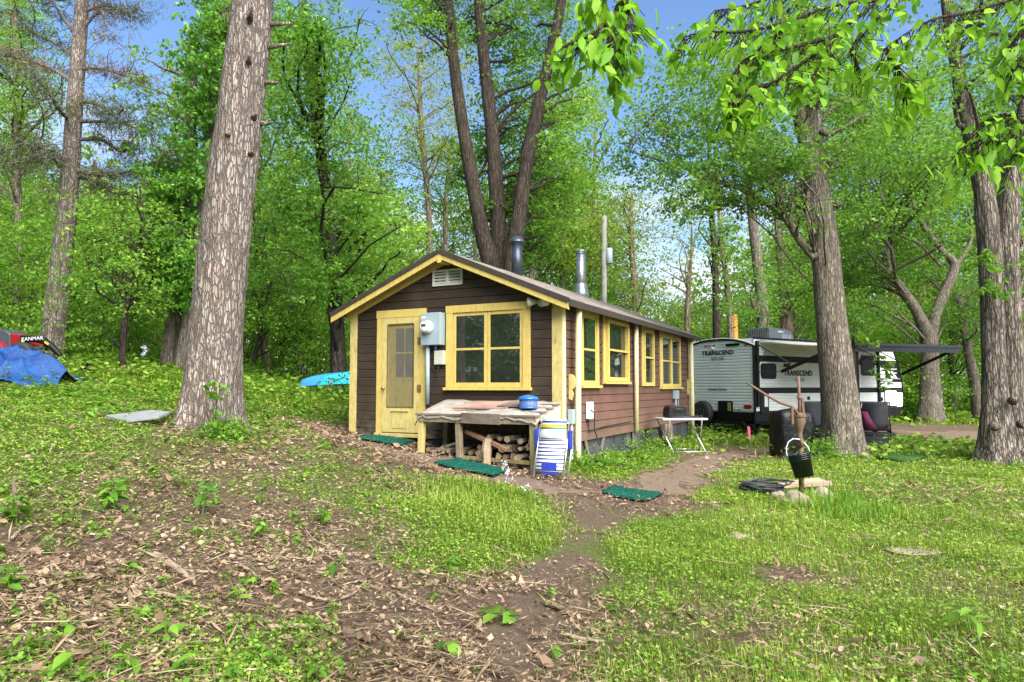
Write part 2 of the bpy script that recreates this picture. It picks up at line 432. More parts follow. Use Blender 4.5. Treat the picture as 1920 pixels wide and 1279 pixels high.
def m_siding(name, c, faded, amount, zfade=None):
    m, nt, out = nm(name)
    v = coords(nt, (2.2, 2.2, 20))
    grain = noise(nt, v, 3, 8, 0.7)
    blot = noise(nt, coords(nt), 1.6, 6, 0.65)
    sp = noise(nt, coords(nt), 70, 3, 0.6)
    base = ramp(nt, grain, [(0.25, tuple(x * 0.6 for x in c)), (0.75, tuple(x * 1.35 for x in c))])
    k = ramp(nt, blot, [(0.62 - amount, (0, 0, 0)), (0.85 - amount * 0.7, (1, 1, 1))])
    if zfade is not None:                      # faded lower courses; the wall's stronger light is in this colour too
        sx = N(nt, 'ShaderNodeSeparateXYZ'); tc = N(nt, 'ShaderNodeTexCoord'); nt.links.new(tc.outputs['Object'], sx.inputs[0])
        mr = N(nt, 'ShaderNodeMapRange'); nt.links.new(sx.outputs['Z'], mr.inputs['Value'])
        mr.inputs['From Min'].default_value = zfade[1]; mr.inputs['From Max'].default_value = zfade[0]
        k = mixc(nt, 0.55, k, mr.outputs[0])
    col = mixc(nt, k, base, faded)
    col = mixc(nt, ramp(nt, sp, [(0.66, (0, 0, 0)), (0.74, (0.6, 0.6, 0.6))]), col, (0.30, 0.25, 0.2))
    sz_ = N(nt, 'ShaderNodeSeparateXYZ'); t2 = N(nt, 'ShaderNodeTexCoord'); nt.links.new(t2.outputs['Object'], sz_.inputs[0])
    m2 = N(nt, 'ShaderNodeMapRange'); nt.links.new(sz_.outputs['Z'], m2.inputs['Value'])       # rain-splashed mud on the lowest boards
    m2.inputs['From Min'].default_value = .85; m2.inputs['From Max'].default_value = .38
    mm = N(nt, 'ShaderNodeMath', operation='MULTIPLY'); nt.links.new(m2.outputs[0], mm.inputs[0])
    nt.links.new(ramp(nt, noise(nt, coords(nt), 9, 6, 0.75), [(0.4, (0, 0, 0)), (0.65, (1, 1, 1))]), mm.inputs[1])
    col = mixc(nt, mm.outputs[0], col, (0.16, 0.125, 0.09))
    bsdf(nt, out, col, 0.62, 0, 0.35, bump(nt, grain, 0.35, 0.006))
    return m
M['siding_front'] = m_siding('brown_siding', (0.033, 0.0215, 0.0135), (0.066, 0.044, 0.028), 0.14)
M['lip'] = m_worn('board_lip_highlight', (0.17, 0.125, 0.095), (0.10, 0.06, 0.045), 0.5)  # pale edge highlight along each board, put into the lip colour
M['siding_side'] = m_siding('faded_lit_brown_siding', (0.07, 0.038, 0.027), (0.19, 0.095, 0.066), 0.28, (0.4, 1.9))  # paint fade plus the stronger light on this wall, both in the colour

def m_shingle():
    m, nt, out = nm('asphalt_shingle')
    v = coords(nt)
    br = N(nt, 'ShaderNodeTexBrick'); br.inputs['Scale'].default_value = 1.0
    br.inputs['Brick Width'].default_value = 0.30; br.inputs['Row Height'].default_value = 0.14; br.inputs['Mortar Size'].default_value = 0.006
    br.inputs['Color1'].default_value = (0.17, 0.14, 0.12, 1); br.inputs['Color2'].default_value = (0.25, 0.21, 0.18, 1); br.inputs['Mortar'].default_value = (0.05, 0.04, 0.035, 1)
    mp = N(nt, 'ShaderNodeMapping'); mp.inputs['Rotation'].default_value = (0, 0, PI / 2); nt.links.new(v, mp.inputs['Vector'])
    nt.links.new(mp.outputs[0], br.inputs['Vector'])
    g = noise(nt, v, 40, 6, 0.8); g2 = noise(nt, v, 2.5, 5)
    col = mixc(nt, ramp(nt, g, [(0.5, (0, 0, 0)), (0.7, (0.8, 0.8, 0.8))]), br.outputs['Color'], (0.36, 0.32, 0.27))
    col = mixc(nt, ramp(nt, g2, [(0.5, (0, 0, 0)), (0.75, (0.7, 0.7, 0.7))]), col, (0.12, 0.11, 0.06))
    bsdf(nt, out, col, 0.9, 0, 0.2, bump(nt, g, 0.6, 0.02))
    return m
M['shingle'] = m_shingle()
M['roof_edge'] = m_plain('dark_roof_edge', (0.035, 0.025, 0.02), 0.7, 0, 0.3, 20)

def m_turf(name, c1, c2):
    m, nt, out = nm(name)
    g = noise(nt, coords(nt), 42, 3, 0.9)
    col = ramp(nt, g, [(0.38, c1), (0.56, c2), (0.68, tuple(min(1, x * 2.6 + .05) for x in c2))])
    bsdf(nt, out, col, 0.95, 0, 0.1, bump(nt, g, 1.0, 0.03))
    return m
M['turf'] = m_turf('green_turf_mat', (0.003, 0.035, 0.026), (0.009, 0.10, 0.068))
M['turf_green'] = m_turf('artificial_lawn', (0.02, 0.06, 0.012), (0.055, 0.13, 0.03))

def m_tarp():
    m, nt, out = nm('blue_tarp')
    v = coords(nt)
    f = noise(nt, v, 3, 6, 0.7)
    w = N(nt, 'ShaderNodeTexWave'); w.inputs['Scale'].default_value = 18; w.inputs['Distortion'].default_value = 4
    nt.links.new(v, w.inputs['Vector'])
    col = ramp(nt, f, [(0.3, (0.007, 0.032, 0.14)), (0.7, (0.016, 0.085, 0.28))])
    bsdf(nt, out, col, 0.5, 0, 0.3, bump(nt, f, 1.0, 0.08))
    return m
M['tarp'] = m_tarp()
def m_cover():
    m, nt, out = nm('black_grill_cover')
    f = noise(nt, coords(nt, (1, 1, 0.6)), 7, 6, 0.6)
    bsdf(nt, out, (0.0045, 0.005, 0.0055), 0.38, 0, 0.3, bump(nt, f, 0.6, 0.06))
    return m
M['cover'] = m_cover()
def m_feltroof():
    m, nt, out = nm('torn_roofing_felt')
    v = coords(nt); g = noise(nt, v, 5, 8, 0.75); h = noise(nt, v, 50, 4)
    col = ramp(nt, g, [(0.3, (0.16, 0.14, 0.12)), (0.55, (0.34, 0.31, 0.27)), (0.75, (0.5, 0.47, 0.42))])
    bsdf(nt, out, mixc(nt, 0.3, col, ramp(nt, h, [(0.4, (0.12, 0.10, 0.08)), (0.7, (0.5, 0.46, 0.4))])), 0.85, 0, 0.2, bump(nt, g, 0.8, 0.03))
    return m
M['felt'] = m_feltroof()
def m_skirt():
    m, nt, out = nm('grey_skirting_cloth')
    v = coords(nt, (5, 1, 1)); g = noise(nt, v, 3, 6, 0.6)
    bsdf(nt, out, ramp(nt, g, [(0.3, (0.03, 0.032, 0.034)), (0.7, (0.085, 0.088, 0.092))]), 0.7, 0, 0.3, bump(nt, g, 0.6, 0.04))
    return m
M['skirt'] = m_skirt()
def m_stripes(name, cols, axis, period):
    m, nt, out = nm(name)
    tc = N(nt, 'ShaderNodeTexCoord'); sx = N(nt, 'ShaderNodeSeparateXYZ'); nt.links.new(tc.outputs['Object'], sx.inputs[0])
    ma = N(nt, 'ShaderNodeMath', operation='DIVIDE'); nt.links.new(sx.outputs[axis], ma.inputs[0]); ma.inputs[1].default_value = period
    fr = N(nt, 'ShaderNodeMath', operation='FRACT'); nt.links.new(ma.outputs[0], fr.inputs[0])
    r = N(nt, 'ShaderNodeValToRGB'); r.color_ramp.interpolation = 'CONSTANT'
    el = r.color_ramp.elements
    while len(el) > 1: el.remove(el[-1])
    el[0].position = 0; el[0].color = (*cols[0][1], 1)
    for p, c in cols[1:]:
        e = el.new(p); e.color = (*c, 1)
    nt.links.new(fr.outputs[0], r.inputs[0])
    bsdf(nt, out, r.outputs[0], 0.7)
    return m
M['stripe'] = m_stripes('blue_white_stripes', [(0, (0.72, 0.72, 0.72)), (0.62, (0.01, 0.02, 0.16))], 2, 0.052)
M['stripe_col'] = m_stripes('coloured_stripes', [(0, (0.75, 0.75, 0.72)), (0.1, (0.02, 0.28, 0.30)), (0.4, (0.80, 0.55, 0.02)), (0.68, (0.75, 0.75, 0.72)), (0.8, (0.02, 0.04, 0.22))], 2, 0.16)
# ---------------------------------------------------------------- terrain
_ctl_px = [(1012,888,9.73),(800,848,10.6),(863,862,10.3),(661,815,12.34),(754,832,11.6),(1075,868,10.6),(1190,846,13.9),(1290,826,18),
 (1300,850,14.2),(1340,855,14.3),(1475,855,14.6),(1450,825,19.5),(1402,830,18.5),(1590,857,14.5),(1885,868,13.5),(1500,940,9.2),
 (1185,928,9.0),(880,880,9.75),(960,1279,3.64),(1920,1279,3.6),(0,1279,3.1),(480,1279,3.4),(960,1050,5.8),(1920,1050,5.9),(0,1050,4.2),(480,1050,5.1),
 (0,900,5.6),(250,900,6.4),(500,900,7.3),(760,900,8.4),(0,800,7.9),(200,800,8.8),(390,800,9.6),(0,735,12),(150,712,14),(300,697,17),(560,745,17),
 (500,722,19),(610,762,14.5),(250,688,20),(0,685,25),(400,690,30),(640,715,30),(1750,800,26),(1800,775,40),(1920,830,18.5),(1500,765,45),(1920,758,60),(1700,765,45)]
_ctl = [tuple(P(*c)) for c in _ctl_px] + [(-40,5,3.0),(-40,40,4.0),(-60,90,4.0),(0,90,1.6),(60,90,0.0),(40,5,-0.1),(0,-5,-0.05),(-10,-5,0.8),(15,-5,-0.15),
 (3,25,0.6),(6,32,0.3),(-90,120,4),(90,120,0),(90,-8,0),(-90,-8,4),(0,120,1.6),(-14,10,2.0)]
_c = np.array(_ctl)
def _phi(r): return r
def _solve():
    n = len(_c); A = np.zeros((n + 3, n + 3))
    d = np.linalg.norm(_c[:, None, :2] - _c[None, :, :2], axis=2)
    A[:n, :n] = _phi(d) + np.eye(n) * -0.15      # a little smoothing
    Q = np.column_stack([np.ones(n), _c[:, :2]])
    A[:n, n:] = Q; A[n:, :n] = Q.T
    return np.linalg.solve(A, np.concatenate([_c[:, 2], [0, 0, 0]]))
_w = _solve()
def gz(x, y):
    x = np.asarray(x, dtype=float); y = np.asarray(y, dtype=float); sh = x.shape
    x = x.ravel(); y = y.ravel(); out = np.empty(len(x))
    for s in range(0, len(x), 40000):
        X = x[s:s+40000]; Y = y[s:s+40000]
        d = np.sqrt((X[:, None] - _c[None, :, 0]) ** 2 + (Y[:, None] - _c[None, :, 1]) ** 2 + 0.09)
        out[s:s+40000] = d @ _w[:-3] + _w[-3] + _w[-2] * X + _w[-1] * Y
    # small hummocks
    out += 0.018 * np.sin(x * 2.3 + 1.3 * np.sin(y * 1.1)) * np.sin(y * 2.9 + 0.7 * np.sin(x * 1.7)) + 0.010 * np.sin(x * 5.1 + y * 3.3) * np.sin(y * 6.3 - x * 2.2)
    return out.reshape(sh)
def gz1(x, y): return float(gz(np.array([x]), np.array([y]))[0])
def gp(u, v):
    """ground point seen at pixel (u, v)"""
    d = np.concatenate([np.arange(2.5, 30, 0.02), np.arange(30, 100, 0.2)])
    p0 = P(u, v, 1.0)
    x = p0.x * d; z = H + (p0.z - H) * d
    below = z <= gz(x, d)
    i = int(np.argmax(below)) if below.any() else len(d) - 1
    return Vector((x[i], d[i], gz1(x[i], d[i])))
def on_ground(u, d):
    x = (u - 960.0) / F * d / (CT)          # near enough for a base
    x = P(u, 760, d).x
    return Vector((x, d, gz1(x, d)))

def _grid_axis(lo, hi, c, fine, rate):
    a = [c]; s = fine
    while a[-1] < hi:
        a.append(a[-1] + s); s = max(fine, abs(a[-1] - c) * rate)
    b = [c]; s = fine
    while b[-1] > lo:
        b.append(b[-1] - s); s = max(fine, abs(b[-1] - c) * rate)
    return np.array(b[:0:-1] + a)
gx = _grid_axis(-95, 95, 0, 0.09, 0.022); gy = _grid_axis(-9, 125, 4, 0.07, 0.018)

# green cover given at places on the ground (0 bare, 1 lush)
_cov = [(50,760,.9),(200,745,.9),(300,760,.65),(150,830,.66),(50,870,.6),(300,850,.52),(500,800,.62),(560,770,.9),(600,840,.5),(450,900,.48),(640,900,.46),
 (300,950,.35),(100,960,.45),(500,1000,.3),(250,1050,.15),(50,1100,.2),(400,1100,.1),(600,1080,.12),(150,1200,.2),(350,1180,.4),(450,1250,.75),(250,1260,.4),
 (550,1200,.5),(620,1150,.2),(700,1150,.08),(750,1230,.12),(850,1200,.06),(700,1000,.4),(800,950,.95),(900,1000,1),(1000,985,.95),(850,1040,.85),(1000,1040,.75),
 (1095,1000,.3),(1060,1060,.05),(950,1120,.08),(1000,1180,.08),(880,1160,.08),(1000,1260,.12),(1100,1150,.3),(1180,1060,.95),(1250,1000,.95),(1200,1130,.85),(1150,1200,.45),
 (1250,1230,.75),(1350,1080,.95),(1400,1000,.9),(1350,930,.95),(1480,1075,.08),(1550,1080,.75),(1440,1055,.9),(1525,1055,.85),(1480,1115,.8),(1380,1180,.75),(1470,1200,.75),(1420,1230,.7),(1420,1190,.12),(1600,1000,.85),(1650,960,.75),(1700,1000,.7),(1750,900,.75),
 (1850,930,.65),(1900,1000,.65),(1800,1080,.75),(1650,1100,.75),(1600,1180,.85),(1750,1170,.75),(1850,1240,.6),(1700,1260,.55),(1500,1250,.5),(1300,1270,.5),
 (700,835,0),(660,818,0),(760,850,0),(800,866,0),(880,880,0),(960,905,0),(1080,918,0),(1150,930,.05),(1210,930,0),(1260,900,0),(1300,875,0),(1340,858,0),(1420,847,.05),
 (1120,965,.2),(1130,885,1),(1200,868,1),(1280,848,.85),(1450,875,.95),(1380,890,.95),(1370,830,.8),(1700,785,.95),(1760,818,.03),(1800,815,.03),(1900,825,.1),(1720,850,1),
 (920,925,.9),(760,925,.6),(1560,950,1),(1650,880,.85),(1500,1000,.85),(1450,1130,.8),(300,710,.95),(450,740,.9),(640,770,1),(1850,780,.8)]
_cp = np.array([[*gp(u, v)[:2], w] for u, v, w in _cov])
def hash_noise(x, y, f, seed=0):
    """smooth value noise"""
    x = x * f + seed * 17.3; y = y * f + seed * 5.1
    xi = np.floor(x); yi = np.floor(y); fx = x - xi; fy = y - yi
    fx = fx * fx * (3 - 2 * fx); fy = fy * fy * (3 - 2 * fy)
    h = lambda a, b: np.modf(np.abs(np.sin(a * 127.1 + b * 311.7 + seed * 74.7) * 43758.5453))[0]
    return (h(xi, yi) * (1-fx) * (1-fy) + h(xi+1, yi) * fx * (1-fy) + h(xi, yi+1) * (1-fx) * fy + h(xi+1, yi+1) * fx * fy)
def cover(x, y):
    x = np.asarray(x, dtype=float).ravel(); y = np.asarray(y, dtype=float).ravel(); out = np.empty(len(x))
    for s in range(0, len(x), 40000):
        X = x[s:s+40000]; Y = y[s:s+40000]
        sc = 1.0 / (0.35 + 0.11 * np.sqrt(X**2 + Y**2))
        d2 = ((X[:, None] - _cp[None, :, 0]) ** 2 + (Y[:, None] - _cp[None, :, 1]) ** 2) * (sc ** 2)[:, None] + 0.02
        w = d2 ** -1.9
        out[s:s+40000] = (w @ _cp[:, 2]) / w.sum(1)
    n = 0.5 * hash_noise(x, y, 1.1, 1) + 0.32 * hash_noise(x, y, 2.9, 2) + 0.18 * hash_noise(x, y, 7.5, 3)
    return np.clip(out + (n - 0.5) * 1.2 * (0.25 + 1.5 * out * (1 - out)), 0, 1)

def m_ground():
    m, nt, out = nm('forest_soil')
    v = coords(nt)
    a = noise(nt, v, 1.1, 6, 0.65); b = noise(nt, v, 14, 6, 0.75); c = noise(nt, v, 60, 3, 0.7)
    soil = ramp(nt, b, [(0.3, (0.05, 0.034, 0.023)), (0.5, (0.125, 0.085, 0.058)), (0.72, (0.25, 0.18, 0.125))])
    soil2 = ramp(nt, c, [(0.35, (0.065, 0.045, 0.031)), (0.6, (0.175, 0.122, 0.085)), (0.75, (0.36, 0.28, 0.205))])
    soil = mixc(nt, 0.5, soil, soil2)
    soil = mixc(nt, ramp(nt, a, [(0.35, (0, 0, 0)), (0.7, (0.6, 0.6, 0.6))]), soil, (0.10, 0.07, 0.05))
    at = N(nt, 'ShaderNodeAttribute', attribute_name='green')
    mul = N(nt, 'ShaderNodeMath', operation='MULTIPLY_ADD'); nt.links.new(b, mul.inputs[0]); mul.inputs[1].default_value = 0.6
    nt.links.new(at.outputs['Fac'], mul.inputs[2])
    k = ramp(nt, mul.outputs[0], [(0.6, (0, 0, 0)), (1.15, (0.85, 0.85, 0.85))])
    moss = ramp(nt, c, [(0.35, (0.04, 0.07, 0.012)), (0.7, (0.14, 0.20, 0.03))])
    col = mixc(nt, k, soil, moss)
    bsdf(nt, out, col, 0.95, 0, 0.15, bump(nt, c, 0.8, 0.03))
    return m
M['ground'] = m_ground()
def m_path():
    m, nt, out = nm('trodden_dirt')
    v = coords(nt); b = noise(nt, v, 5, 6, 0.7); c = noise(nt, v, 75, 4, 0.75)
    col = ramp(nt, b, [(0.3, (0.105, 0.076, 0.052)), (0.7, (0.19, 0.142, 0.10))])
    col = mixc(nt, 0.45, col, ramp(nt, c, [(0.35, (0.09, 0.06, 0.045)), (0.55, (0.23, 0.16, 0.12)), (0.72, (0.45, 0.36, 0.29))]))
    bsdf(nt, out, col, 0.95, 0, 0.1, bump(nt, c, 0.7, 0.02))
    return m
M['path'] = m_path()

def sheet(name, X, Y, dz, mat, keep=None):
    XX, YY = np.meshgrid(X, Y); ZZ = gz(XX, YY) + dz
    ny, nx = XX.shape
    V = np.stack([XX, YY, ZZ], -1).reshape(-1, 3)
    i = np.arange(ny - 1)[:, None] * nx + np.arange(nx - 1)[None, :]
    Fc = np.stack([i, i + 1, i + nx + 1, i + nx], -1).reshape(-1, 4)
    if keep is not None:
        cen = V[Fc].mean(1); Fc = Fc[keep(cen)]
        used = np.unique(Fc); mp = np.full(len(V), -1); mp[used] = np.arange(len(used)); V = V[used]; Fc = mp[Fc]
    me = bpy.data.meshes.new(name)
    me.vertices.add(len(V)); me.vertices.foreach_set('co', V.astype(np.float32).ravel())
    me.loops.add(Fc.size); me.loops.foreach_set('vertex_index', Fc.ravel().astype(np.int32))
    me.polygons.add(len(Fc)); me.polygons.foreach_set('loop_start', np.arange(0, Fc.size, 4, dtype=np.int32))
    me.polygons.foreach_set('loop_total', np.full(len(Fc), 4, dtype=np.int32))
    me.update(calc_edges=True); me.materials.append(mat); me.shade_smooth()
    o = bpy.data.objects.new(name, me); COL.objects.link(o); tag(o, kind='structure')
    return o, V
ground, GV = sheet('ground', gx, gy, 0.0, M['ground'])
_at = ground.data.attributes.new('green', 'FLOAT', 'POINT')
_g = cover(GV[:, 0], GV[:, 1]); _at.data.foreach_set('value', _g.astype(np.float32))

def seg_dist(x, y, pl):
    best = np.full(x.shape, 1e9)
    for (ax, ay, aw), (bx, by, bw) in zip(pl[:-1], pl[1:]):
        dx, dy = bx - ax, by - ay; t = np.clip(((x-ax)*dx + (y-ay)*dy) / (dx*dx + dy*dy), 0, 1)
        d = np.hypot(x - ax - t*dx, y - ay - t*dy) - (aw + (bw - aw) * t)
        best = np.minimum(best, d)
    return best
def pl_px(l): return [(*gp(u, v)[:2], w) for u, v, w in l]
PATHS = [pl_px([(618,812,.15),(690,830,.28),(790,862,.3),(880,884,.34),(980,906,.24),(1090,922,.24),(1200,928,.28),(1255,905,.28),(1300,876,.34),(1350,857,.42),(1430,846,.45),(1460,838,.4)]),
         pl_px([(1110,935,.25),(1125,985,.2),(1085,1040,.22),(1010,1110,.28),(950,1180,.3),(900,1270,.3)])]
def path_main(x, y):
    n = (hash_noise(x, y, 2.3, 5) - 0.5) * 0.5 + (hash_noise(x, y, 7, 6) - 0.5) * 0.2
    return seg_dist(x, y, PATHS[0]) + n
def path_d(x, y):
    n = (hash_noise(x, y, 2.3, 5) - 0.5) * 0.5 + (hash_noise(x, y, 7, 6) - 0.5) * 0.2
    return np.minimum(seg_dist(x, y, PATHS[0]) + n, seg_dist(x, y, PATHS[1]) + 0.16 + n)
DRIVE = pl_px([(1640,812,.9),(1750,815,1.6),(1850,818,1.8),(1990,835,2.0)])
def drive_d(x, y): return seg_dist(x, y, DRIVE) + (hash_noise(x, y, 0.9, 8) - 0.5) * 1.3 + (hash_noise(x, y, 4, 9) - 0.5) * 0.4
sheet('dirt_path', np.arange(-6, 9, 0.08), np.arange(3.0, 16.5, 0.08), 0.005, M['path'], lambda c: path_main(c[:, 0], c[:, 1]) < 0)
sheet('gravel_drive', np.arange(8, 26, 0.16), np.arange(14, 34, 0.16), 0.006, M['path'], lambda c: drive_d(c[:, 0], c[:, 1]) < 0)

# ---------------------------------------------------------------- the cabin
CX = Vector((0.0708 * 10.5, 10.5, 0)); W = 4.03; LEN = 8.33
ZB = H - 1.25
Z = lambda r: r + 1.25
cabin = thing('cabin', 'small brown clapboard cabin with yellow trim, gable roof and yellow screen door', 'cabin', (CX.x, CX.y, ZB), math.atan2(-0.457, 0.889))
def fr(a, o, z): return (a, -o, z)          # front wall: a along, o outward
def sd(a, o, z): return (o, a, z)           # side wall
def wbox(mb, mp, a0, a1, o0, o1, z0, z1):
    q = [mp(a, o, z) for z in (z0, z1) for (a, o) in ((a0, o0), (a1, o0), (a1, o1), (a0, o1))]
    mb.add(q, [(0,3,2,1),(4,5,6,7),(0,1,5,4),(1,2,6,5),(2,3,7,6),(3,0,4,7)])
EAVE = Z(1.30); PEAK = Z(2.126); SB = Z(-0.85); MID = -W / 2
EXP = 0.145
def courses(mb, mp, lim, top, lips=None):
    z = SB; i = 0
    while z < top:
        z1 = min(z + EXP, top)
        (l0, r0), (l1, r1) = lim(z), lim(z1)
        if r0 - l0 > 0.02:
            o = 0.022 + 0.002 * math.sin(i * 7.7)
            e = 0.016
            q = [mp(l0, -.016, z), mp(r0, -.016, z), mp(r0, o, z + 0.001), mp(l0, o, z + 0.001),
                 mp(r1, o - 0.002, z1 - e), mp(l1, o - 0.002, z1 - e), mp(r1, -.016, z1 - .005), mp(l1, -.016, z1 - .005)]
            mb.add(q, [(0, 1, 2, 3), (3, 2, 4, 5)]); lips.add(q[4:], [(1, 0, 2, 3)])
        z = z1; i += 1
def lim_front(z):
    if z <= EAVE: return (-W, 0.0)
    k = (z - EAVE) / (PEAK - EAVE)
    return (-W + k * W / 2, -k * W / 2)
b = MB(); lp = MB(); courses(b, fr, lim_front, PEAK, lp)
b.add([(-W, .018, SB), (0, .018, SB), (0, .018, EAVE), (MID, .018, PEAK), (-W, .018, EAVE)], [(0, 1, 2, 3, 4)])
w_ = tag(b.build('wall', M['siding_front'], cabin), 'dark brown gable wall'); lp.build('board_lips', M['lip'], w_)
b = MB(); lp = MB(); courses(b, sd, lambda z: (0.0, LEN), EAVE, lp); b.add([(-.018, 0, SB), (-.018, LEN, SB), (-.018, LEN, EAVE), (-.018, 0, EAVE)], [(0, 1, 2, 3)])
w_ = tag(b.build('wall', M['siding_side'], cabin), 'sun faded reddish brown side wall, its stronger light put into the colour'); lp.build('board_lips', M['lip'], w_)
b = MB(); b.box(-W, -W + 0.05, 0.06, LEN - 0.1, SB, EAVE); b.prism([(-W, LEN, SB), (0, LEN, SB), (0, LEN, EAVE), (MID, LEN, PEAK), (-W, LEN, EAVE)], (0, -0.05, 0)); b.box(-W+.05, -.05, 0.06, LEN-.1, SB, SB+.05)
tag(b.build('wall', M['siding_front'], cabin), 'rear and far walls')
# roof
EO, FO = 0.25, 0.30
SL = (PEAK - EAVE) / (W / 2)
def rz(x, up): return PEAK + up - abs(x - MID) * SL
b = MB()
ny = 24
for side in (-1, 1):
    xs = [MID + side * (W / 2 + EO) * k / 6 for k in range(7)]
    ys = [-FO + (LEN + FO + 0.3) * k / ny for k in range(ny + 1)]
    sag = lambda x, y: -0.018 * math.sin(PI * (y + FO) / 4.4) ** 2 * (abs(x - MID) / 2.2) + 0.006 * math.sin(y * 9 + x * 4)
    top = [(x, y, rz(x, 0.115) + sag(x, y)) for y in ys for x in xs]
    bot = [(x, y, rz(x, 0.07) + sag(x, y)) for y in ys for x in xs]
    n = 7; nv = len(top); fs = []
    for r in range(ny):
        for c in range(6):
            i = r * n + c
            fs.append((i, i + 1, i + n + 1, i + n)); fs.append((nv + i, nv + i + n, nv + i + n + 1, nv + i + 1))
    for r in range(ny):
        i = r * n + 6; fs.append((i, i + n, nv + i + n, nv + i))
    for c in range(6):
        fs.append((c, nv + c, nv + c + 1, c + 1)); i = ny * n + c; fs.append((i, i + 1, nv + i + 1, nv + i))
    b.add(top + bot, fs)
roof = b.build('roof', M['shingle'], cabin)
b = MB()
for side in (-1, 1):
    p = (MID + side * 0.01, -FO - .012, rz(MID, 0.08)); q = (MID + side * (W/2 + EO + 0.01), -FO - .012, rz(MID + side * (W/2 + EO + .01), 0.08))
    b.bar(p, q, 0.022, 0.07)
b.bar((EO + .012, -FO, rz(EO, .045)), (EO + .012, LEN + .3, rz(EO, .045)), .022, .10)
b.build('roof_edge', M['roof_edge'], roof)
b = MB()
for side in (-1, 1):   # soffit boards
    xs = (MID, MID + side * (W / 2 + EO - .02))
    b.add([(xs[0], -FO + .01, rz(xs[0], .08)), (xs[1], -FO + .01, rz(xs[1], .08)), (xs[1], LEN + .28, rz(xs[1], .08)), (xs[0], LEN + .28, rz(xs[0], .08))], [(0, 1, 2, 3)])
b.build('soffit', M['yellow'], roof)
for side in (-1, 1):
    b = MB()
    xe = MID + side * (W/2 + EO)
    b.prism([(MID + side*.04, -FO, rz(MID, .065)), (xe, -FO, rz(xe, .065)), (xe, -FO, rz(xe, -.06)), (MID + side*.04, -FO, rz(MID, -.06))], (0, .03, 0))
    b.build('rake_board', M['yellow'], cabin)
    b = MB()   # lookout board behind
    xe = MID + side * (W/2 + .1)
    b.prism([(MID, -.05, rz(MID, .06)), (xe, -.05, rz(xe, .06)), (xe, -.05, rz(xe, -.07)), (MID, -.05, rz(MID, -.07))], (0, .024, 0))
    b.build('frieze_board', M['yellow'], cabin)
b = MB(); b.prism([(MID-.045, -FO-.005, PEAK+.06), (MID+.045, -FO-.005, PEAK+.06), (MID+.045, -FO-.005, PEAK-.09), (MID+.02, -FO-.005, PEAK-.11), (MID-.02, -FO-.005, PEAK-.11), (MID-.045, -FO-.005, PEAK-.09)], (0, .4, 0))
b.build('ridge_beam', M['yellow'], cabin)
# corner boards
for a0, a1, mp in ((-W - .03, -W + .12, fr), (-.135, .03, fr)):
    b = MB(); wbox(b, mp, a0, a1, 0.0, .034, Z(-.93), EAVE + .02); b.build('corner_board', M['yellow_old'], cabin)
for y0, y1 in ((0.0, .11), (LEN - .11, LEN)):
    b = MB(); wbox(b, sd, y0, y1, 0.0, .034, Z(-.92), EAVE); b.build('corner_board', M['cream'], cabin)

def window(mp, a0, a1, z0, z1, cas=0.10, head=0.11, rows=2, cols=1, sill=True, out=0.045, paint='yellow', sash_out=0.03):
    b = MB()
    wbox(b, mp, a0, a0 + cas, .0, out, z0, z1 - head); wbox(b, mp, a1 - cas, a1, .0, out, z0, z1 - head)
    wbox(b, mp, a0 - .005, a1 + .005, .0, out + .004, z1 - head, z1)
    w = b.build('window', M[paint], cabin, bevel=.003)
    if sill:
        b = MB(); wbox(b, mp, a0 - .025, a1 + .025, 0, out + .05, z0 - .045, z0 - .001); b.build('sill', M[paint], w, bevel=.004)
    i0, i1 = a0 + cas + .002, a1 - cas - .002
    n = cols; wd = (i1 - i0) / n
    for k in range(n):
        s0, s1 = i0 + k * wd + .003, i0 + (k + 1) * wd - .003
        t0, t1 = z0 + .002, z1 - head - .002
        b = MB(); f = .055
        wbox(b, mp, s0, s0 + f, 0, sash_out, t0, t1); wbox(b, mp, s1 - f, s1, 0, sash_out, t0, t1)
        wbox(b, mp, s0 + f, s1 - f, 0, sash_out - .002, t0, t0 + .075); wbox(b, mp, s0 + f, s1 - f, 0, sash_out - .002, t1 - f, t1)
        for r in range(1, rows):
            zc = t0 + .075 + (t1 - f - t0 - .075) * r / rows
            wbox(b, mp, s0 + f, s1 - f, 0, sash_out - .004, zc - .018, zc + .018)
        b.build('sash', M[paint], w, bevel=.003)
        b = MB(); wbox(b, mp, s0 + f - .005, s1 - f + .005, .001, .024, t0 + .07, t1 - f + .005)
        b.build('pane', M['glass'], w)
    return w
window(fr, -2.035, -.50, Z(-.005), Z(1.335), .125, .12, 2, 2, True, .05)
window(sd, .73, 1.56, Z(.03), Z(1.26), .085, .07, 2, 1)
w2 = window(sd, 1.80, 3.18, Z(.10), Z(1.27), .085, .07, 2, 1, True, .045, 'yellow', .10)
window(sd, 4.12, 5.03, Z(.02), Z(1.26), .085, .07, 2, 1, False, .045, 'yellow', .07)
window(sd, 5.50, 7.38, Z(.0), Z(1.24), .085, .07, 2, 2, True, .045, 'yellow', .06)
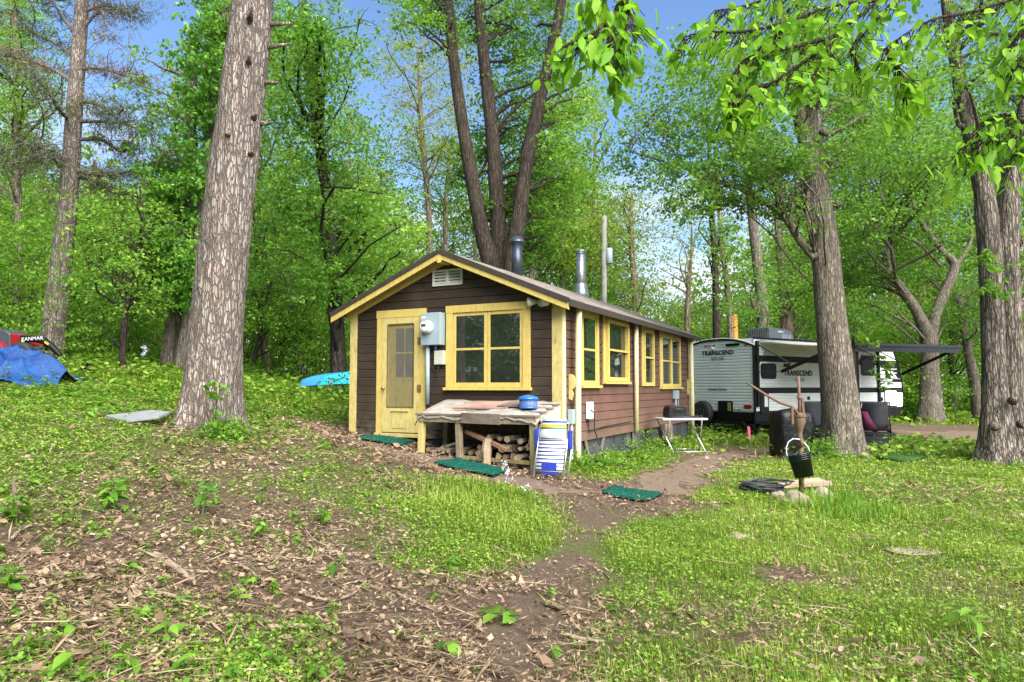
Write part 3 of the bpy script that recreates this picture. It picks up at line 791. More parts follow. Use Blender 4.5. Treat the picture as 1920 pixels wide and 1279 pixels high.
# screen door
b = MB()
wbox(b, fr, -3.46, -3.335, 0, .045, Z(-.78), Z(1.19)); wbox(b, fr, -2.56, -2.445, 0, .045, Z(-.78), Z(1.19)); wbox(b, fr, -3.47, -2.435, 0, .05, Z(1.19), Z(1.325))
b.build('door_frame', M['yellow'], cabin, bevel=.003)
b = MB()
d0, d1, e0, e1 = -3.33, -2.565, Z(-.765), Z(1.185)
wbox(b, fr, d0, d0 + .115, .02, .05, e0, e1); wbox(b, fr, d1 - .115, d1, .02, .05, e0, e1)
wbox(b, fr, d0 + .115, d1 - .115, .02, .048, e1 - .115, e1); wbox(b, fr, d0 + .115, d1 - .115, .02, .048, e0, e0 + .42)
door = b.build('screen_door', M['yellow_old'], cabin, bevel=.004)
b = MB(); wbox(b, fr, d0 + .22, d1 - .22, .048, .056, e0 + .07, e0 + .355); wbox(b, fr, d0 + .20, d1 - .20, .05, .075, e0 + .355, e0 + .372); b.build('pet_flap', M['yellow_old'], door)
b = MB(); wbox(b, fr, d0 + .11, d1 - .11, .041, .0425, e0 + .41, e1 - .11); b.build('screen', M['screen'], door)
b = MB(); wbox(b, fr, d0 + .115, d1 - .115, .046, .056, e0 + .42, e0 + .435); wbox(b, fr, d0 + .10, d0 + .116, .046, .054, e0 + .42, e1 - .115); wbox(b, fr, d1 - .116, d1 - .10, .046, .054, e0 + .42, e1 - .115); wbox(b, fr, d0+.115, d1-.115, .046, .054, e1 - .117, e1 - .10); b.build('screen_bead', M['brass'], door)
b = MB(); Mx = Matrix.Translation((d0 + .055, -.055, Z(-.02))) @ Matrix.Rotation(PI / 2, 4, 'X'); b.lathe([(.012, 0), (.012, .03), (.03, .04), (.033, .055), (.02, .068), (.004, .07)], 14, Mx); b.build('door_knob', M['brass'], door, True)
for zz in (.78, -.02):
    b = MB(); wbox(b, fr, d1 - .03, d1 + .045, .0505, .058, Z(zz - .06), Z(zz + .06)); b.tube([fr(d1 + .003, .06, Z(zz - .06)), fr(d1 + .003, .06, Z(zz + .06))], .009, 8); b.build('hinge', M['brass'], door)
b = MB(); i0, i1 = d0 + .115, d1 - .115      # the inner door with its four panes
wbox(b, fr, i0 - .01, i1 + .01, .0245, .029, e0 + .3, e1); inn = b.build('inner_door', M['yellow_old'], cabin)
b = MB(); wbox(b, fr, i0 + .13, i1 + .01, .029, .033, Z(.12), Z(1.05)); b.build('inner_window', M['yellow_old'], inn)
b = MB()
for p0, p1 in ((i0 + .16, i0 + .335), (i0 + .36, i1 - .01)):
    for q0, q1 in ((.17, .57), (.60, 1.0)): wbox(b, fr, p0, p1, .0325, .0355, Z(q0), Z(q1))
b.build('inner_pane', M['blind'], inn)
b = MB(); wbox(b, fr, -3.48, -2.43, -.02, .07, Z(-.845), Z(-.782)); b.build('door_sill', M['yellow_old'], cabin, bevel=.005)
# gable vent
b = MB(); v0, v1, y0, y1 = -2.31, -1.73, Z(1.68), Z(1.95)
for a0, a1, q0, q1 in ((v0, v1, y1 - .035, y1), (v0, v1, y0, y0 + .035), (v0, v0 + .035, y0, y1), (v1 - .035, v1, y0, y1), ((v0+v1)/2 - .03, (v0+v1)/2 + .03, y0, y1)):
    wbox(b, fr, a0, a1, .0, .05 if a1 - a0 > .3 else .048, q0, q1)
vent = b.build('gable_vent', M['white_trim'], cabin)
for a0, a1 in ((v0 + .035, (v0+v1)/2 - .03), ((v0+v1)/2 + .03, v1 - .035)):
    for k in range(4):
        z0 = y0 + .04 + k * .05
        b = MB(); b.prism([fr(a0, .044, z0), fr(a0, .018, z0 + .035), fr(a0, .018, z0 + .042), fr(a0, .044, z0 + .007)], (a1 - a0, 0, 0)); b.build('slat', M['white_trim'], vent)
# electricity meter
b = MB(); wbox(b, fr, -2.44, -2.06, .03, .19, Z(.69), Z(1.225)); mt = b.build('meter_box', M['grey_box'], cabin, bevel=.008)
b = MB(); Mx = Matrix.Translation(fr(-2.29, .19, Z(.985))) @ Matrix.Rotation(PI / 2, 4, 'X'); b.lathe([(.105, 0), (.105, .03), (.092, .035), (.088, .12), (.075, .135), (.02, .137)], 24, Mx); b.build('meter_dial', M['white_plastic'], mt, True)
b = MB(); wbox(b, fr, -2.335, -2.245, .328, .331, Z(.985), Z(1.03)); b.build('meter_window', M['graphite'], mt)
b = MB(); wbox(b, fr, -2.425, -2.34, .1905, .192, Z(1.135), Z(1.165)); b.build('maker_label', M['white_plastic'], mt)
b = MB(); b.tube([fr(-2.355, .10, Z(.69)), fr(-2.355, .10, Z(-.28))], .036, 12); b.build('conduit', M['grey_box'], cabin, True)
b = MB(); wbox(b, fr, -2.22, -2.04, .03, .12, Z(.37), Z(.60)); jb = b.build('junction_box', M['beige_box'], cabin, bevel=.006)
b = MB(); b.tube([fr(-2.14, .08, Z(.37)), fr(-2.15, .09, Z(.30)), fr(-2.22, .06, Z(.27)), fr(-2.32, .05, Z(.33))], .009, 6); b.tube([fr(-2.17, .08, Z(.37)), fr(-2.17, .1, Z(.2)), fr(-2.25, .06, Z(.12)), fr(-2.31, .05, Z(.05))], .007, 6); b.build('cable', M['cord'], jb)
b = MB(); b.tube([fr(-2.20, .10, Z(.69)), fr(-2.20, .10, Z(.62))], .018, 8); b.build('cable_gland', M['blue_lid'], mt)
# floodlights
b = MB(); Mx = Matrix.Translation(fr(-.30, .02, Z(1.30))) @ Matrix.Rotation(PI / 2, 4, 'X'); b.lathe([(.07, 0), (.07, .03), (.04, .045)], 16, Mx)
fl = b.build('floodlight', M['beige_box'], cabin, True)
for sx, dirv in ((-.43, (-.75, -.65, -.1)), (-.20, (.25, -.95, -.12))):
    d = Vector(dirv).normalized(); rot = d.to_track_quat('Z', 'Y').to_matrix().to_4x4()
    o = Vector(fr(sx, .09, Z(1.31)))
    b = MB(); b.lathe([(.03, -.08), (.045, -.02), (.075, .05), (.078, .075), (.07, .078)], 18, Matrix.Translation(o) @ rot); b.tube([o - d * .07, fr(-.30, .05, Z(1.30))], .018, 8); b.build('lamp_shade', M['beige_box'], fl, True)
    b = MB(); b.lathe([(.068, .074), (.06, .086), (.02, .092)], 18, Matrix.Translation(o) @ rot); b.build('lamp_lens', M['lens'], fl, True)
# downspouts
def spout(pts, r=.042, mat='cream'): 
    b = MB(); b.tube(pts, r, 10); return b.build('downspout', M[mat], cabin, True)
spout([(.17, .33, EAVE - .03), (.15, .33, Z(.9)), (.13, .34, Z(-.85)), (.12, .36, Z(-1.12)), (.2, .42, Z(-1.2)), (.42, .5, Z(-1.25))], .05)
spout([(.10, 3.52, EAVE - .02), (.09, 3.53, Z(.5)), (.075, 3.55, Z(-.88))], .045)
spout([(.12, 8.15, EAVE - .02), (.12, 8.17, Z(-.2)), (.11, 8.18, Z(-1.15))], .055)
for yy in (.22, 8.02):   # scrolled brackets
    b = MB(); pf = [(0,-.18),(.05,-.2),(.075,-.12),(.05,-.04),(.10,.0),(.12,.08),(.09,.17),(.04,.2),(0,.2)]
    b.prism([(p[0]+.03, yy, Z(.0) + p[1]) for p in pf], (0, .03, 0)); b.build('bracket', M['yellow_old'], cabin)
# boxes on the long side
b = MB(); wbox(b, sd, .93, 1.10, .03, .11, Z(-.52), Z(-.24)); ob = b.build('outlet_box', M['white_plastic'], cabin, bevel=.012)
b = MB(); b.tube([sd(.95, .1, Z(-.35)), sd(.98, .16, Z(-.42)), sd(1.02, .15, Z(-.7)), sd(1.15, .2, Z(-1.0)), sd(1.25, .25, Z(-1.25))], .012, 6); b.tube([sd(1.0, .04, Z(-.5)), sd(1.02, .05, Z(-.72)), sd(1.8, .045, Z(-.68)), sd(3.3, .045, Z(-.66))], .009, 6); b.build('cable', M['cord'], ob)
b = MB(); wbox(b, sd, .15, .27, .035, .12, Z(-.56), Z(-.34)); o2 = b.build('socket_box', M['grey_box'], cabin, bevel=.006)
b = MB(); b.tube([sd(.21, .08, Z(-.56)), sd(.21, .08, Z(-1.22))], .022, 8); b.build('conduit', M['beige_box'], o2)
b = MB(); wbox(b, sd, 6.55, 6.85, .03, .12, Z(-.28), Z(-.08)); o3 = b.build('switch_box', M['grey_box'], cabin, bevel=.008)
b = MB(); b.tube([sd(6.6, .09, Z(-.28)), sd(6.58, .1, Z(-.45)), sd(6.45, .1, Z(-.5))], .022, 8); b.tube([sd(6.85, .08, Z(-.28)), sd(6.87, .1, Z(-.55)), sd(6.9, .1, Z(-.7))], .012, 6); b.build('cable', M['grey_box'], o3)
# skirting under the siding
b = MB()
for i in range(33):
    y0 = .05 + i * .25; y1 = y0 + .25; f0 = .012 * math.sin(i * 2.1); f1 = .012 * math.sin((i + 1) * 2.1)
    b.add([(-.03 + f0, y0, SB - .01), (-.03 + f1, y1, SB - .01), (-.01 + f1 * 2, y1, SB - .62), (-.01 + f0 * 2, y0, SB - .62)], [(0, 1, 2, 3)])
b.add([(-W + .03, .03, SB - .01), (-.03, .03, SB - .01), (-.03, .03, SB - .62), (-W + .03, .03, SB - .62)], [(0, 1, 2, 3)])
sk = b.build('skirting', M['skirt'], cabin)
for yy, q in ((1.05, -1), (1.75, 1), (3.55, 0), (5.6, -1), (6.3, 1)):
    b = MB(); b.bar((.012, yy - q * .22, SB - .56), (.012, yy + q * .1, SB - .012), .09, .022, (1, 0, 0)); b.build('brace', M['plank_grey'], sk)
b = MB()
for y0, y1, zz in ((0, 8.3, 0),): wbox(b, sd, 0, LEN, -.02, .026, SB - .012, SB - .0005)
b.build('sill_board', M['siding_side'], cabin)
# stove pipes
def pipe(x, y, h, r, mat, shape):
    z = rz(x, .10)
    b = MB(); Mx = Matrix.Translation((x, y, z))
    b.lathe([(r, -.05), (r, h)], 18, Mx); o = b.build('chimney', M[mat], roof, True)
    b = MB()
    if shape == 'cone': b.lathe([(r * 1.02, h - .04), (r * 1.25, h + .01), (r * 1.5, h + .02), (r * 1.42, h + .06), (r * .8, h + .13), (.005, h + .155)], 18, Mx)
    else: b.lathe([(r * 1.03, h), (r * 1.12, h + .03), (r * 1.04, h + .05), (r * 1.2, h + .055), (r * 1.2, h + .10), (r * .6, h + .125), (.005, h + .13)], 18, Mx)
    b.build('chimney_cap', M[mat], o)
    if shape != 'cone':
        b = MB(); b.lathe([(r * 1.9, -.09), (r * 1.55, .07), (r * 1.4, .2), (r * 1.35, .24), (r * 1.02, .3)], 18, Mx); b.build('flashing', M['galv'], o, True)
PXY = {}
pipe(MID + .12, 2.27, .62, .105, 'pipe_black', 'cone')
pipe(MID + .05, 5.85, 1.0, .115, 'galv', 'band')
CM = Matrix.Translation(cabin.location) @ Matrix.Rotation(math.atan2(-0.457, 0.889), 4, 'Z')
def cw(x, y, z): return CM @ Vector((x, y, z))          # cabin-local to world
CR = math.atan2(-0.457, 0.889)
def at_cabin(name, label, cat, x, y, zr, rot=0.0, group=None):
    p = cw(x, y, 0); p.z = H + zr
    return thing(name, label, cat, p, CR + rot, group)
def gcab(x, y):
    p = cw(x, y, 0); return gz1(p.x, p.y) - H           # ground zrel there
# ---------------------------------------------------------------- wood bench against the gable wall
bench = at_cabin('firewood_bench', 'weathered timber bench with torn felt top over a firewood store, against the gable wall', 'bench', -1.0, -.45, -1.15)
def L(x, y, zr): return (x + 1.0, y + .45, zr + 1.15)
b = MB(); rr = random.Random(5)
nx, nyy = 30, 12; pts = []
for j in range(nyy + 1):
    for i in range(nx + 1):
        fx = i / nx; fy = j / nyy
        x = -2.12 + 2.14 * fx + .1 * (1 - fy) * (1 - fx); y = -.06 - .86 * (1 - fy)
        z = -.21 - .19 * (1 - fy) + rr.uniform(-.008, .008) + .012 * math.sin(fx * 11)
        if j == 0: z -= .045 + rr.uniform(0, .04); y -= .012
        if i == nx: z -= .05 + rr.uniform(0, .04)
        if i == 0: z -= .06 + rr.uniform(0, .05)
        pts.append(L(x, y, z))
b.add(pts, [(j*(nx+1)+i, j*(nx+1)+i+1, (j+1)*(nx+1)+i+1, (j+1)*(nx+1)+i) for j in range(nyy) for i in range(nx)])
o = b.build('felt_cover', M['felt'], bench, True)
md = o.modifiers.new('thick', 'SOLIDIFY'); md.thickness = .014
b = MB()
for k in range(4): b.bar(L(-2.02, -.16 - .22 * k, -.262 - .049 * k), L(0, -.16 - .22 * k, -.262 - .049 * k), .2, .028)
b.build('tabletop', M['plank_grey'], bench)
b = MB(); b.bar(L(-2.0, -.89, -.47), L(-.02, -.89, -.475), .035, .10); b.build('apron', M['old_wood'], bench)
b = MB(); b.bar(L(-.55, -.93, -.46), L(-1.2, -.925, -.45), .02, .15); b.build('torn_edge', M['plank_grey'], bench)
for x, y, mat, w in ((-1.93, -.85, 'yellow_old', .085), (-1.29, -.85, 'old_wood', .085), (-.06, -.85, 'post_wood', .10), (-.03, -.12, 'post_wood', .09), (-1.95, -.12, 'old_wood', .085)):
    b = MB(); b.bar(L(x + (-.03 if x < -1.5 else .03), y, gcab(x, y) - .12), L(x, y, -.43 if y < -.5 else -.30), w, w, (0, 1, 0))
    b.build('leg', M[mat], bench, bevel=.006)
b = MB(); b.prism([L(.02, -.12, -.28), L(.02, -.78, -.46), L(.02, -.78, -.62), L(.02, -.55, -1.0), L(.02, -.12, -1.05)], (.018, 0, 0)); b.build('end_panel', M['cream'], bench)
b = MB(); b.bar(L(-1.25, -.84, -1.03), L(-.08, -.84, -1.06), .06, .05); b.bar(L(-1.25, -.3, -1.03), L(-.08, -.3, -1.03), .06, .05); b.build('rail', M['post_wood'], bench)
b = MB(); b.bar(L(-.55, -.7, -1.35), L(-.55, -.7, -1.07), .16, .3, (0, 1, 0)); b.bar(L(-1.1, -.3, -1.3), L(-1.1, -.3, -1.06), .14, .2, (0, 1, 0)); b.build('block', M['plank_grey'], bench)
# boards and the blue pet cage top on the bench
def zt(y): return -.21 - .19 * (1 - (y + .92) / .86) + .008
for x0, x1, y0, y1, mat, lab, lift in ((-1.50, -.62, -.62, -.2, 'plank_red', 'wide faded red board lying flat on the felt bench top', .0), (-.74, -.42, -.58, -.22, 'plank_grey', 'short dark grey board lying on the bench beside the faded red board', .024)):
    o = at_cabin('board', lab, 'board', (x0+x1)/2, (y0+y1)/2, zt((y0+y1)/2) + lift)
    b = MB(); s = .22; w = (x1-x0)/2; d = (y1-y0)/2
    b.add([(-w-.05, -d, -d*s), (w, -d, -d*s), (w+.12, d, d*s), (-w+.1, d, d*s), (-w-.05, -d, -d*s+.02), (w, -d, -d*s+.02), (w+.12, d, d*s+.02), (-w+.1, d, d*s+.02)], [(0,3,2,1),(4,5,6,7),(0,1,5,4),(1,2,6,5),(2,3,7,6),(3,0,4,7)])
    b.build('board_plank', M[mat], o)
dish = at_cabin('pet_cage', 'small round clear plastic cage with shiny blue lid standing on the bench', 'pet cage', -.28, -.56, zt(-.56) + .005)
b = MB(); b.lathe([(.125, 0), (.13, .01), (.128, .12), (.122, .12), (.122, .012), (.01, .012)], 26); wall_ = b.build('cage_wall', M['clear_blue'], dish, True)
b = MB(); b.lathe([(.133, 0), (.135, .02), (.128, .022)], 26); b.build('base', M['blue_lid'], dish, True)
b = MB()
for k in range(26):
    a = 2*PI*k/26; b.tube([(.129*math.cos(a), .129*math.sin(a), .015), (.128*math.cos(a), .128*math.sin(a), .125)], .0028, 5)
b.build('bars', M['blue_lid'], wall_)
b = MB(); b.lathe([(.140, .125), (.150, .132), (.145, .150), (.12, .172), (.07, .188), (.005, .193)], 26); lid = b.build('lid', M['blue_lid'], dish, True)
# firewood: every log is a thing
rr = random.Random(21)
spots = []
for row, (zr, n, x0, x1) in enumerate(((-.985, 8, -1.16, -.16), (-.865, 7, -1.0, -.14), (-.75, 5, -.72, -.16))):
    for k in range(n): spots.append((x0 + (x1 - x0) * k / (n - 1) + rr.uniform(-.035, .035), zr + rr.uniform(-.022, .02)))
for i in range(7): spots.append((-1.85 + i * .085, -1.0 + rr.uniform(0, .06)))
for i, (x, zr) in enumerate(spots):
    o = at_cabin('firewood_log', 'split firewood log stacked under the felt covered bench', 'log', x, -.5, zr, group='firewood logs stacked under the bench')
    r = rr.uniform(.05, .075); ln = rr.uniform(.22, .3); tilt = rr.uniform(-.35, .35); off = rr.uniform(-.10, .08)
    n = rr.choice((5, 7, 9)); a0 = rr.uniform(0, 6)
    r *= rr.uniform(.7, 1.15)
    prof = [(r * rr.uniform(.6, 1.15) * math.cos(a0 + 2*PI*k/n), r * rr.uniform(.7, 1.0) * math.sin(a0 + 2*PI*k/n)) for k in range(n)]
    b = MB(); b.prism([(px + tilt*-ln, -ln + off, pz) for px, pz in prof], (tilt * 2 * ln, 2 * ln, rr.uniform(-.03, .03))); b.build('bark', M['log_bark'], o)
    b = MB(); b.prism([(px * .9 + tilt*-ln, -ln + off - .004, pz * .9) for px, pz in prof], (0, .0035, 0)); b.build('cut_end', M['log_end'], o)
def loose(name, label, cat, p, q, w, h, mat, up=(0, 0, 1)):
    p = Vector(p); q = Vector(q)
    o = thing(name, label, cat, (p + q) / 2)
    b = MB(); b.bar(p - (p+q)/2, q - (p+q)/2, w, h, up); b.build(name + '_wood', M[mat], o, bevel=.003); return o
loose('plank', 'red brown plank leaning down across the firewood under the bench', 'plank', cw(-1.24, -.70, Z(-.66)), cw(-.47, -.86, Z(-.89)), .09, .05, 'plank')
loose('stake', 'grey split stake standing upright under the bench near its left legs', 'stake', cw(-1.42, -.6, Z(-1.1)), cw(-1.44, -.55, Z(-.52)), .03, .05, 'plank_grey')
loose('plank', 'pale plank lying on the ground under the left end of the bench', 'plank', cw(-1.85, -.75, Z(-.98)), cw(-1.45, -.62, Z(-.84)), .07, .03, 'old_wood')
st = thing('log', 'weathered split log standing on end in front of the firewood', 'log', gp(912, 871) + Vector((0, 0, -.03)))
b = MB(); b.tube([(0, 0, 0), (.005, .01, .1), (.0, .01, .22), (.012, .02, .33), (.02, .02, .40)], [.075, .066, .07, .062, .055], 9, True, .16, random.Random(4)); b.build('split_log', M['stick'], st)
# doormats
def mat_thing(px, label, group=None, mat='turf', thick=.02, name='doormat'):
    pts = [gp(*q) for q in px]; c = sum(pts, Vector()) / len(pts)
    o = thing(name, label, 'mat', c)
    b = MB(); n = 14; vs = []
    for j in range(n + 1):
        for i in range(n + 1):
            a = pts[0].lerp(pts[1], i / n); d = pts[3].lerp(pts[2], i / n); p = a.lerp(d, j / n)
            z = gz1(p.x, p.y) + .034 + thick; e = min(i, j, n - i, n - j)
            if e == 0: z -= thick * .9
            vs.append((p.x - c.x + .012*math.sin(j*1.3), p.y - c.y + .012*math.sin(i*1.1), z - c.z + .006 * math.sin(i * .9) * math.sin(j * .7)))
    b.add(vs, [(j*(n+1)+i, j*(n+1)+i+1, (j+1)*(n+1)+i+1, (j+1)*(n+1)+i) for j in range(n) for i in range(n)])
    m_ = b.build('turf_pad' if mat != 'turf_green' else 'lawn_pad', M[mat], o, True)
    sd_ = m_.modifiers.new('thick', 'SOLIDIFY'); sd_.thickness = thick; sd_.offset = -1
    return o
mat_thing([(668, 826), (755, 841), (788, 829), (712, 818)], 'green turf doormat littered with leaves below the yellow screen door')
mat_thing([(814, 873), (925, 898), (950, 889), (860, 865)], 'green turf mat lying on the dirt in front of the bench')
mat_thing([(1126, 927), (1212, 943), (1246, 929), (1150, 916)], 'green turf mat alone on the dirt path right of the cabin corner')
mat_thing([(1640, 862), (1700, 872), (1800, 852), (1690, 842)], 'long strip of dark green artificial lawn lying beyond the leaning trunk', None, 'turf_green', .03, 'lawn_carpet')
# folded beach chair leaning at the bench end
bc = at_cabin('beach_chair', 'folded beach chair in blue and white stripes leaning on the end of the bench', 'folding chair', .24, -.74, -1.2, .12)
bc.scale = (.88, .88, .92)
lean = lambda t, x: (x, -.42 + .34 * t, .0 + .78 * t)      # t 0 foot..1 top
b = MB()
for x in (-.235, .235): b.tube([lean(-.05, x), lean(.95, x)], .011, 8)
b.tube([lean(-.05, -.235), lean(-.09, -.2), lean(-.09, .2), lean(-.05, .235)], .011, 8)
b.tube([lean(.95, -.235), lean(1.0, -.2), lean(1.0, .2), lean(.95, .235)], .011, 8)
for x in (-.28, .28): b.tube([(x, -.36, -.02), (x, -.15, .35), (x, .0, .70)], .010, 8)
b.build('frame', M['alu'], bc, True)
def panel(t0, t1, hw, out, mat, name):
    b = MB(); n = 8
    vs = [(x * hw, lean(t, 0)[1] - out - .015 * math.sin(PI * k / n), lean(t, 0)[2]) for k, t in enumerate([t0 + (t1 - t0) * i / n for i in range(n + 1)]) for x in (-1, 1)]
    b.add(vs, [(2*i, 2*i+1, 2*i+3, 2*i+2) for i in range(n)])
    o = b.build(name, M[mat], bc, True); m_ = o.modifiers.new('thick', 'SOLIDIFY'); m_.thickness = .012
panel(.10, .70, .215, .02, 'stripe', 'seat_fabric')
panel(.70, .86, .2, .05, 'white_plastic', 'pillow')
panel(.87, 1.06, .2, .03, 'stripe_col', 'headrest')
for q in ((-.3, -.24, -.19, -.07, .38, .68), (.24, .29, -.2, -.08, .38, .66)):
    b = MB(); b.box(*q); b.build('arm_webbing', M['chair_blue'], bc, bevel=.01)
b = MB(); b.box(-.12, .12, -.40, -.385, .03, .2); b.build('lower_webbing', M['chair_blue'], bc)
# folding table with portable grill near the far corner
tb = thing('folding_table', 'white folding camp table with crossed metal legs beside the cabin wall', 'folding table', (P(1276, 787, 14.0).x, 14.0, gz1(P(1276, 787, 14.0).x, 14.0)), .12)
th = H - 1300**-1 * 57 * 14.0 - tb.location.z
b = MB(); b.box(-.46, .46, -.28, .28, th - .035, th); b.build('tabletop', M['table_white'], tb, bevel=.008)
for sx in (-.36, .30):
    for q in (-1, 1):
        b = MB(); b.tube([(sx + .04*q, -q * .26, th - .04), (sx + .16 + .04*q, q * .30, .0)], .014, 8); b.build('leg', M['alu'], tb, True)
b = MB(); b.tube([(-.22, .30, .06), (.46, .30, .06)], .012, 8); b.tube([(-.22, -.30, .06), (.46, -.30, .06)], .012, 8); b.build('stretcher', M['alu'], tb, True)
tl = tb.location
gr = thing('portable_grill', 'small black portable grill standing closed on the white folding table', 'grill', (tl.x - .10, tl.y + .04, tl.z + th + .001), .2)
b = MB(); b.prism([(-.20, -.15, .02), (.20, -.15, .02), (.20, -.15, .09), (-.20, -.15, .09)], (0, .3, 0)); 
for sx in (-.17, .17): b.box(sx - .02, sx + .02, -.12, .12, 0, .02)
b.build('firebox', M['black'], gr, bevel=.01)
b = MB(); b.prism([(-.205, -.15, .09), (.205, -.15, .09), (.185, -.15, .2), (.14, -.15, .235), (-.14, -.15, .235), (-.185, -.15, .2)], (0, .3, 0)); ld = b.build('lid', M['black'], gr, bevel=.015)
b = MB(); b.tube([(-.08, -.16, .17), (-.08, -.19, .175), (.08, -.19, .175), (.08, -.16, .17)], .009, 8); b.tube([(-.05, 0, .232), (-.05, 0, .26), (.05, 0, .26), (.05, 0, .232)], .008, 8); b.build('handle', M['graphite'], ld, True)
gl = thing('grill_tongs', 'black rubber grill tool lying on the table edge before the portable grill', 'tool', (tl.x + .02, tl.y - .2, tl.z + th + .002), .1)
b = MB(); b.tube([(-.32, .0, .012), (-.1, -.02, .03), (.1, .0, .022), (.33, .03, .014)], [.012, .022, .018, .012], 8); b.tube([(-.3, .03, .012), (.3, -.02, .04)], .011, 8); b.build('tool_body', M['black_matte'], gl, True)
b = MB(); b.lathe([(.02, 0), (.035, .02), (.03, .05), (.005, .055)], 10, Matrix.Translation((.36, .04, 0))); b.build('grip', M['black'], gl, True)
sp = thing('tree_stump', 'thick grey brown stump post standing under the far end of the cabin wall', 'stump', on_ground(1250, 15.3) - Vector((0, 0, .05)))
b = MB(); b.tube([(0, 0, 0), (.01, 0, .3), (0, 0, .56)], [.16, .13, .125], 12, True, .06, rr); b.build('stump_wood', M['bark_far'], sp, True)
bg = thing('plastic_bag', 'crumpled dark plastic bag on the weeds under the folding table', 'bag', gp(1252, 842))
b = MB(); rr2 = random.Random(3)
b.lathe([(.02, 0), (.17, .01), (.2, .06), (.15, .12), (.08, .15), (.01, .16)], 16); b.v = [(x * rr2.uniform(.8, 1.2), y * rr2.uniform(.8, 1.2), z * rr2.uniform(.7, 1.2)) for x, y, z in b.v]; b.build('bag_film', M['cover'], bg)
# flagged stake
sk_ = thing('survey_stake', 'thin wooden stake with pink ribbon standing behind the caravan corner', 'stake', on_ground(1402, 17.6))
b = MB(); b.bar((0, 0, -.05), (0, 0, .42), .03, .025); b.build('stake_wood', M['old_wood'], sk_)
b = MB(); b.prism([(-.03, -.02, .46), (.035, -.02, .45), (.05, -.02, .3), (.045, -.02, .12), (.01, -.02, .10), (-.02, -.02, .26)], (.0, .035, 0)); b.build('ribbon', M['pink'], sk_, bevel=.006)
# covered barbecue
bq = thing('covered_barbecue', 'tall barbecue under a wrinkled black cover beside the leaning trunk', 'barbecue', on_ground(1482, 14.35), .15)
b = MB(); n = 40; zs = [0, .1, .22, .36, .5, .64, .76, .86, .93, .965, .985]
sc = [1.0, .98, .93, .97, .99, 1.0, 1.0, .97, .9, .6, .05]; rr3 = random.Random(9); ph = [rr3.uniform(0, 6) for _ in range(8)]
for zi, (z, s) in enumerate(zip(zs, sc)):
    for k in range(n):
        a = 2*PI*k/n; ca, sa = math.cos(a), math.sin(a)
        rx = .39 * s / max(abs(ca), abs(sa) * 1.0) ** .75; ry = .29 * s / max(abs(ca), abs(sa)) ** .75
        w = 1 + .05 * math.sin(a * 5 + ph[0] + z * 5) * (1 - z) + .035 * math.sin(a * 9 + ph[1] - z * 9) + .03 * math.sin(z * 24 + a * 3 + ph[2])
        b.v.append((rx * ca * w, ry * sa * w, z + .02 * math.sin(a * 4 + ph[3]) * (z < .05) + .02 * math.sin(a * 2 + ph[4]) * (z > .8)))
b.f = [(i*n+k, i*n+(k+1) % n, (i+1)*n+(k+1) % n, (i+1)*n+k) for i in range(len(zs)-1) for k in range(n)]
b.build('cover_cloth', M['cover'], bq, True)
b = MB()
for x in (-.3, .3):
    for y in (-.22, .22): b.tube([(x, y, -.02), (x, y, .2)], .03, 8)
b.build('legs', M['black'], bq)
# reclining camp chairs
def camp_chair(label, base, rot):
    o = thing('camp_chair', label, 'camp chair', base, rot, 'black folding camp chairs before the caravan')
    w = .3
    b = MB()
    for s in (-w, w):
        b.tube([(s, -.35, .0), (s, .15, .48), (s, .30, .62)], .013, 8)
        b.tube([(s, .45, .0), (s, .0, .40), (s, -.3, .56), (s, .15, .60)], .013, 8)
        b.tube([(s, .12, .42), (s, .28, .85), (s, .36, 1.12)], .013, 8)
        b.tube([(s, -.12, .38), (s, -.42, .36), (s, -.62, .12)], .013, 8)
    b.tube([(-w, .36, 1.12), (w, .36, 1.12)], .013, 8); b.tube([(-w, -.35, 0), (w, -.35, 0)], .013, 8); b.tube([(-w, .45, 0), (w, .45, 0)], .013, 8)
    b.build('frame', M['black'], o, True)
    def cl(pts, name, mat='black_matte'):
        b = MB(); b.add([(x, y, z) for (y, z) in pts for x in (-w + .03, w - .03)], [(2*i, 2*i+1, 2*i+3, 2*i+2) for i in range(len(pts) - 1)])
        q = b.build(name, M[mat], o, True); m_ = q.modifiers.new('t', 'SOLIDIFY'); m_.thickness = .02
    cl([(-.30, .40), (-.15, .37), (.0, .37), (.14, .44)], 'seat'); cl([(.14, .46), (.20, .66), (.29, .9), (.35, 1.1)], 'backrest'); cl([(-.35, .37), (-.5, .26), (-.62, .12)], 'footrest')
    b = MB()
    for s in (-w + .015, w - .015):
        for k in range(14): z = .5 + .045 * k; y = .15 + (z - .46) * .33; b.tube([(s - .02, y - .02, z), (s + .02, y - .01, z + .02)], .007, 5)
    b.build('lacing', M['purple'], o)
    b = MB()
    for s in (-w, w): b.box(s - .025, s + .025, -.3, .16, .60, .625)
    b.build('armrest', M['black'], o, bevel=.008)
    return o
camp_chair('black camp chair with purple lacing between the covered barbecue and the leaning trunk', on_ground(1541, 15.4), math.radians(12))
camp_chair('black camp chair with purple lacing right of the leaning trunk, before the caravan steps', on_ground(1640, 16.0), math.radians(-28))
tw = thing('towel', 'dark purple towel hanging over the camp chair by the caravan steps', 'towel', on_ground(1622, 15.9) + Vector((0, -.05, .52)))
b = MB(); b.add([(-.10, 0, .42), (.02, 0, .40), (-.06, -.05, .2), (.10, -.06, .18), (-.02, -.03, 0), (.2, -.08, .02)], [(0,1,3,2),(2,3,5,4)]); q = b.build('cloth', M['purple'], tw, True); q.modifiers.new('t', 'SOLIDIFY').thickness = .02
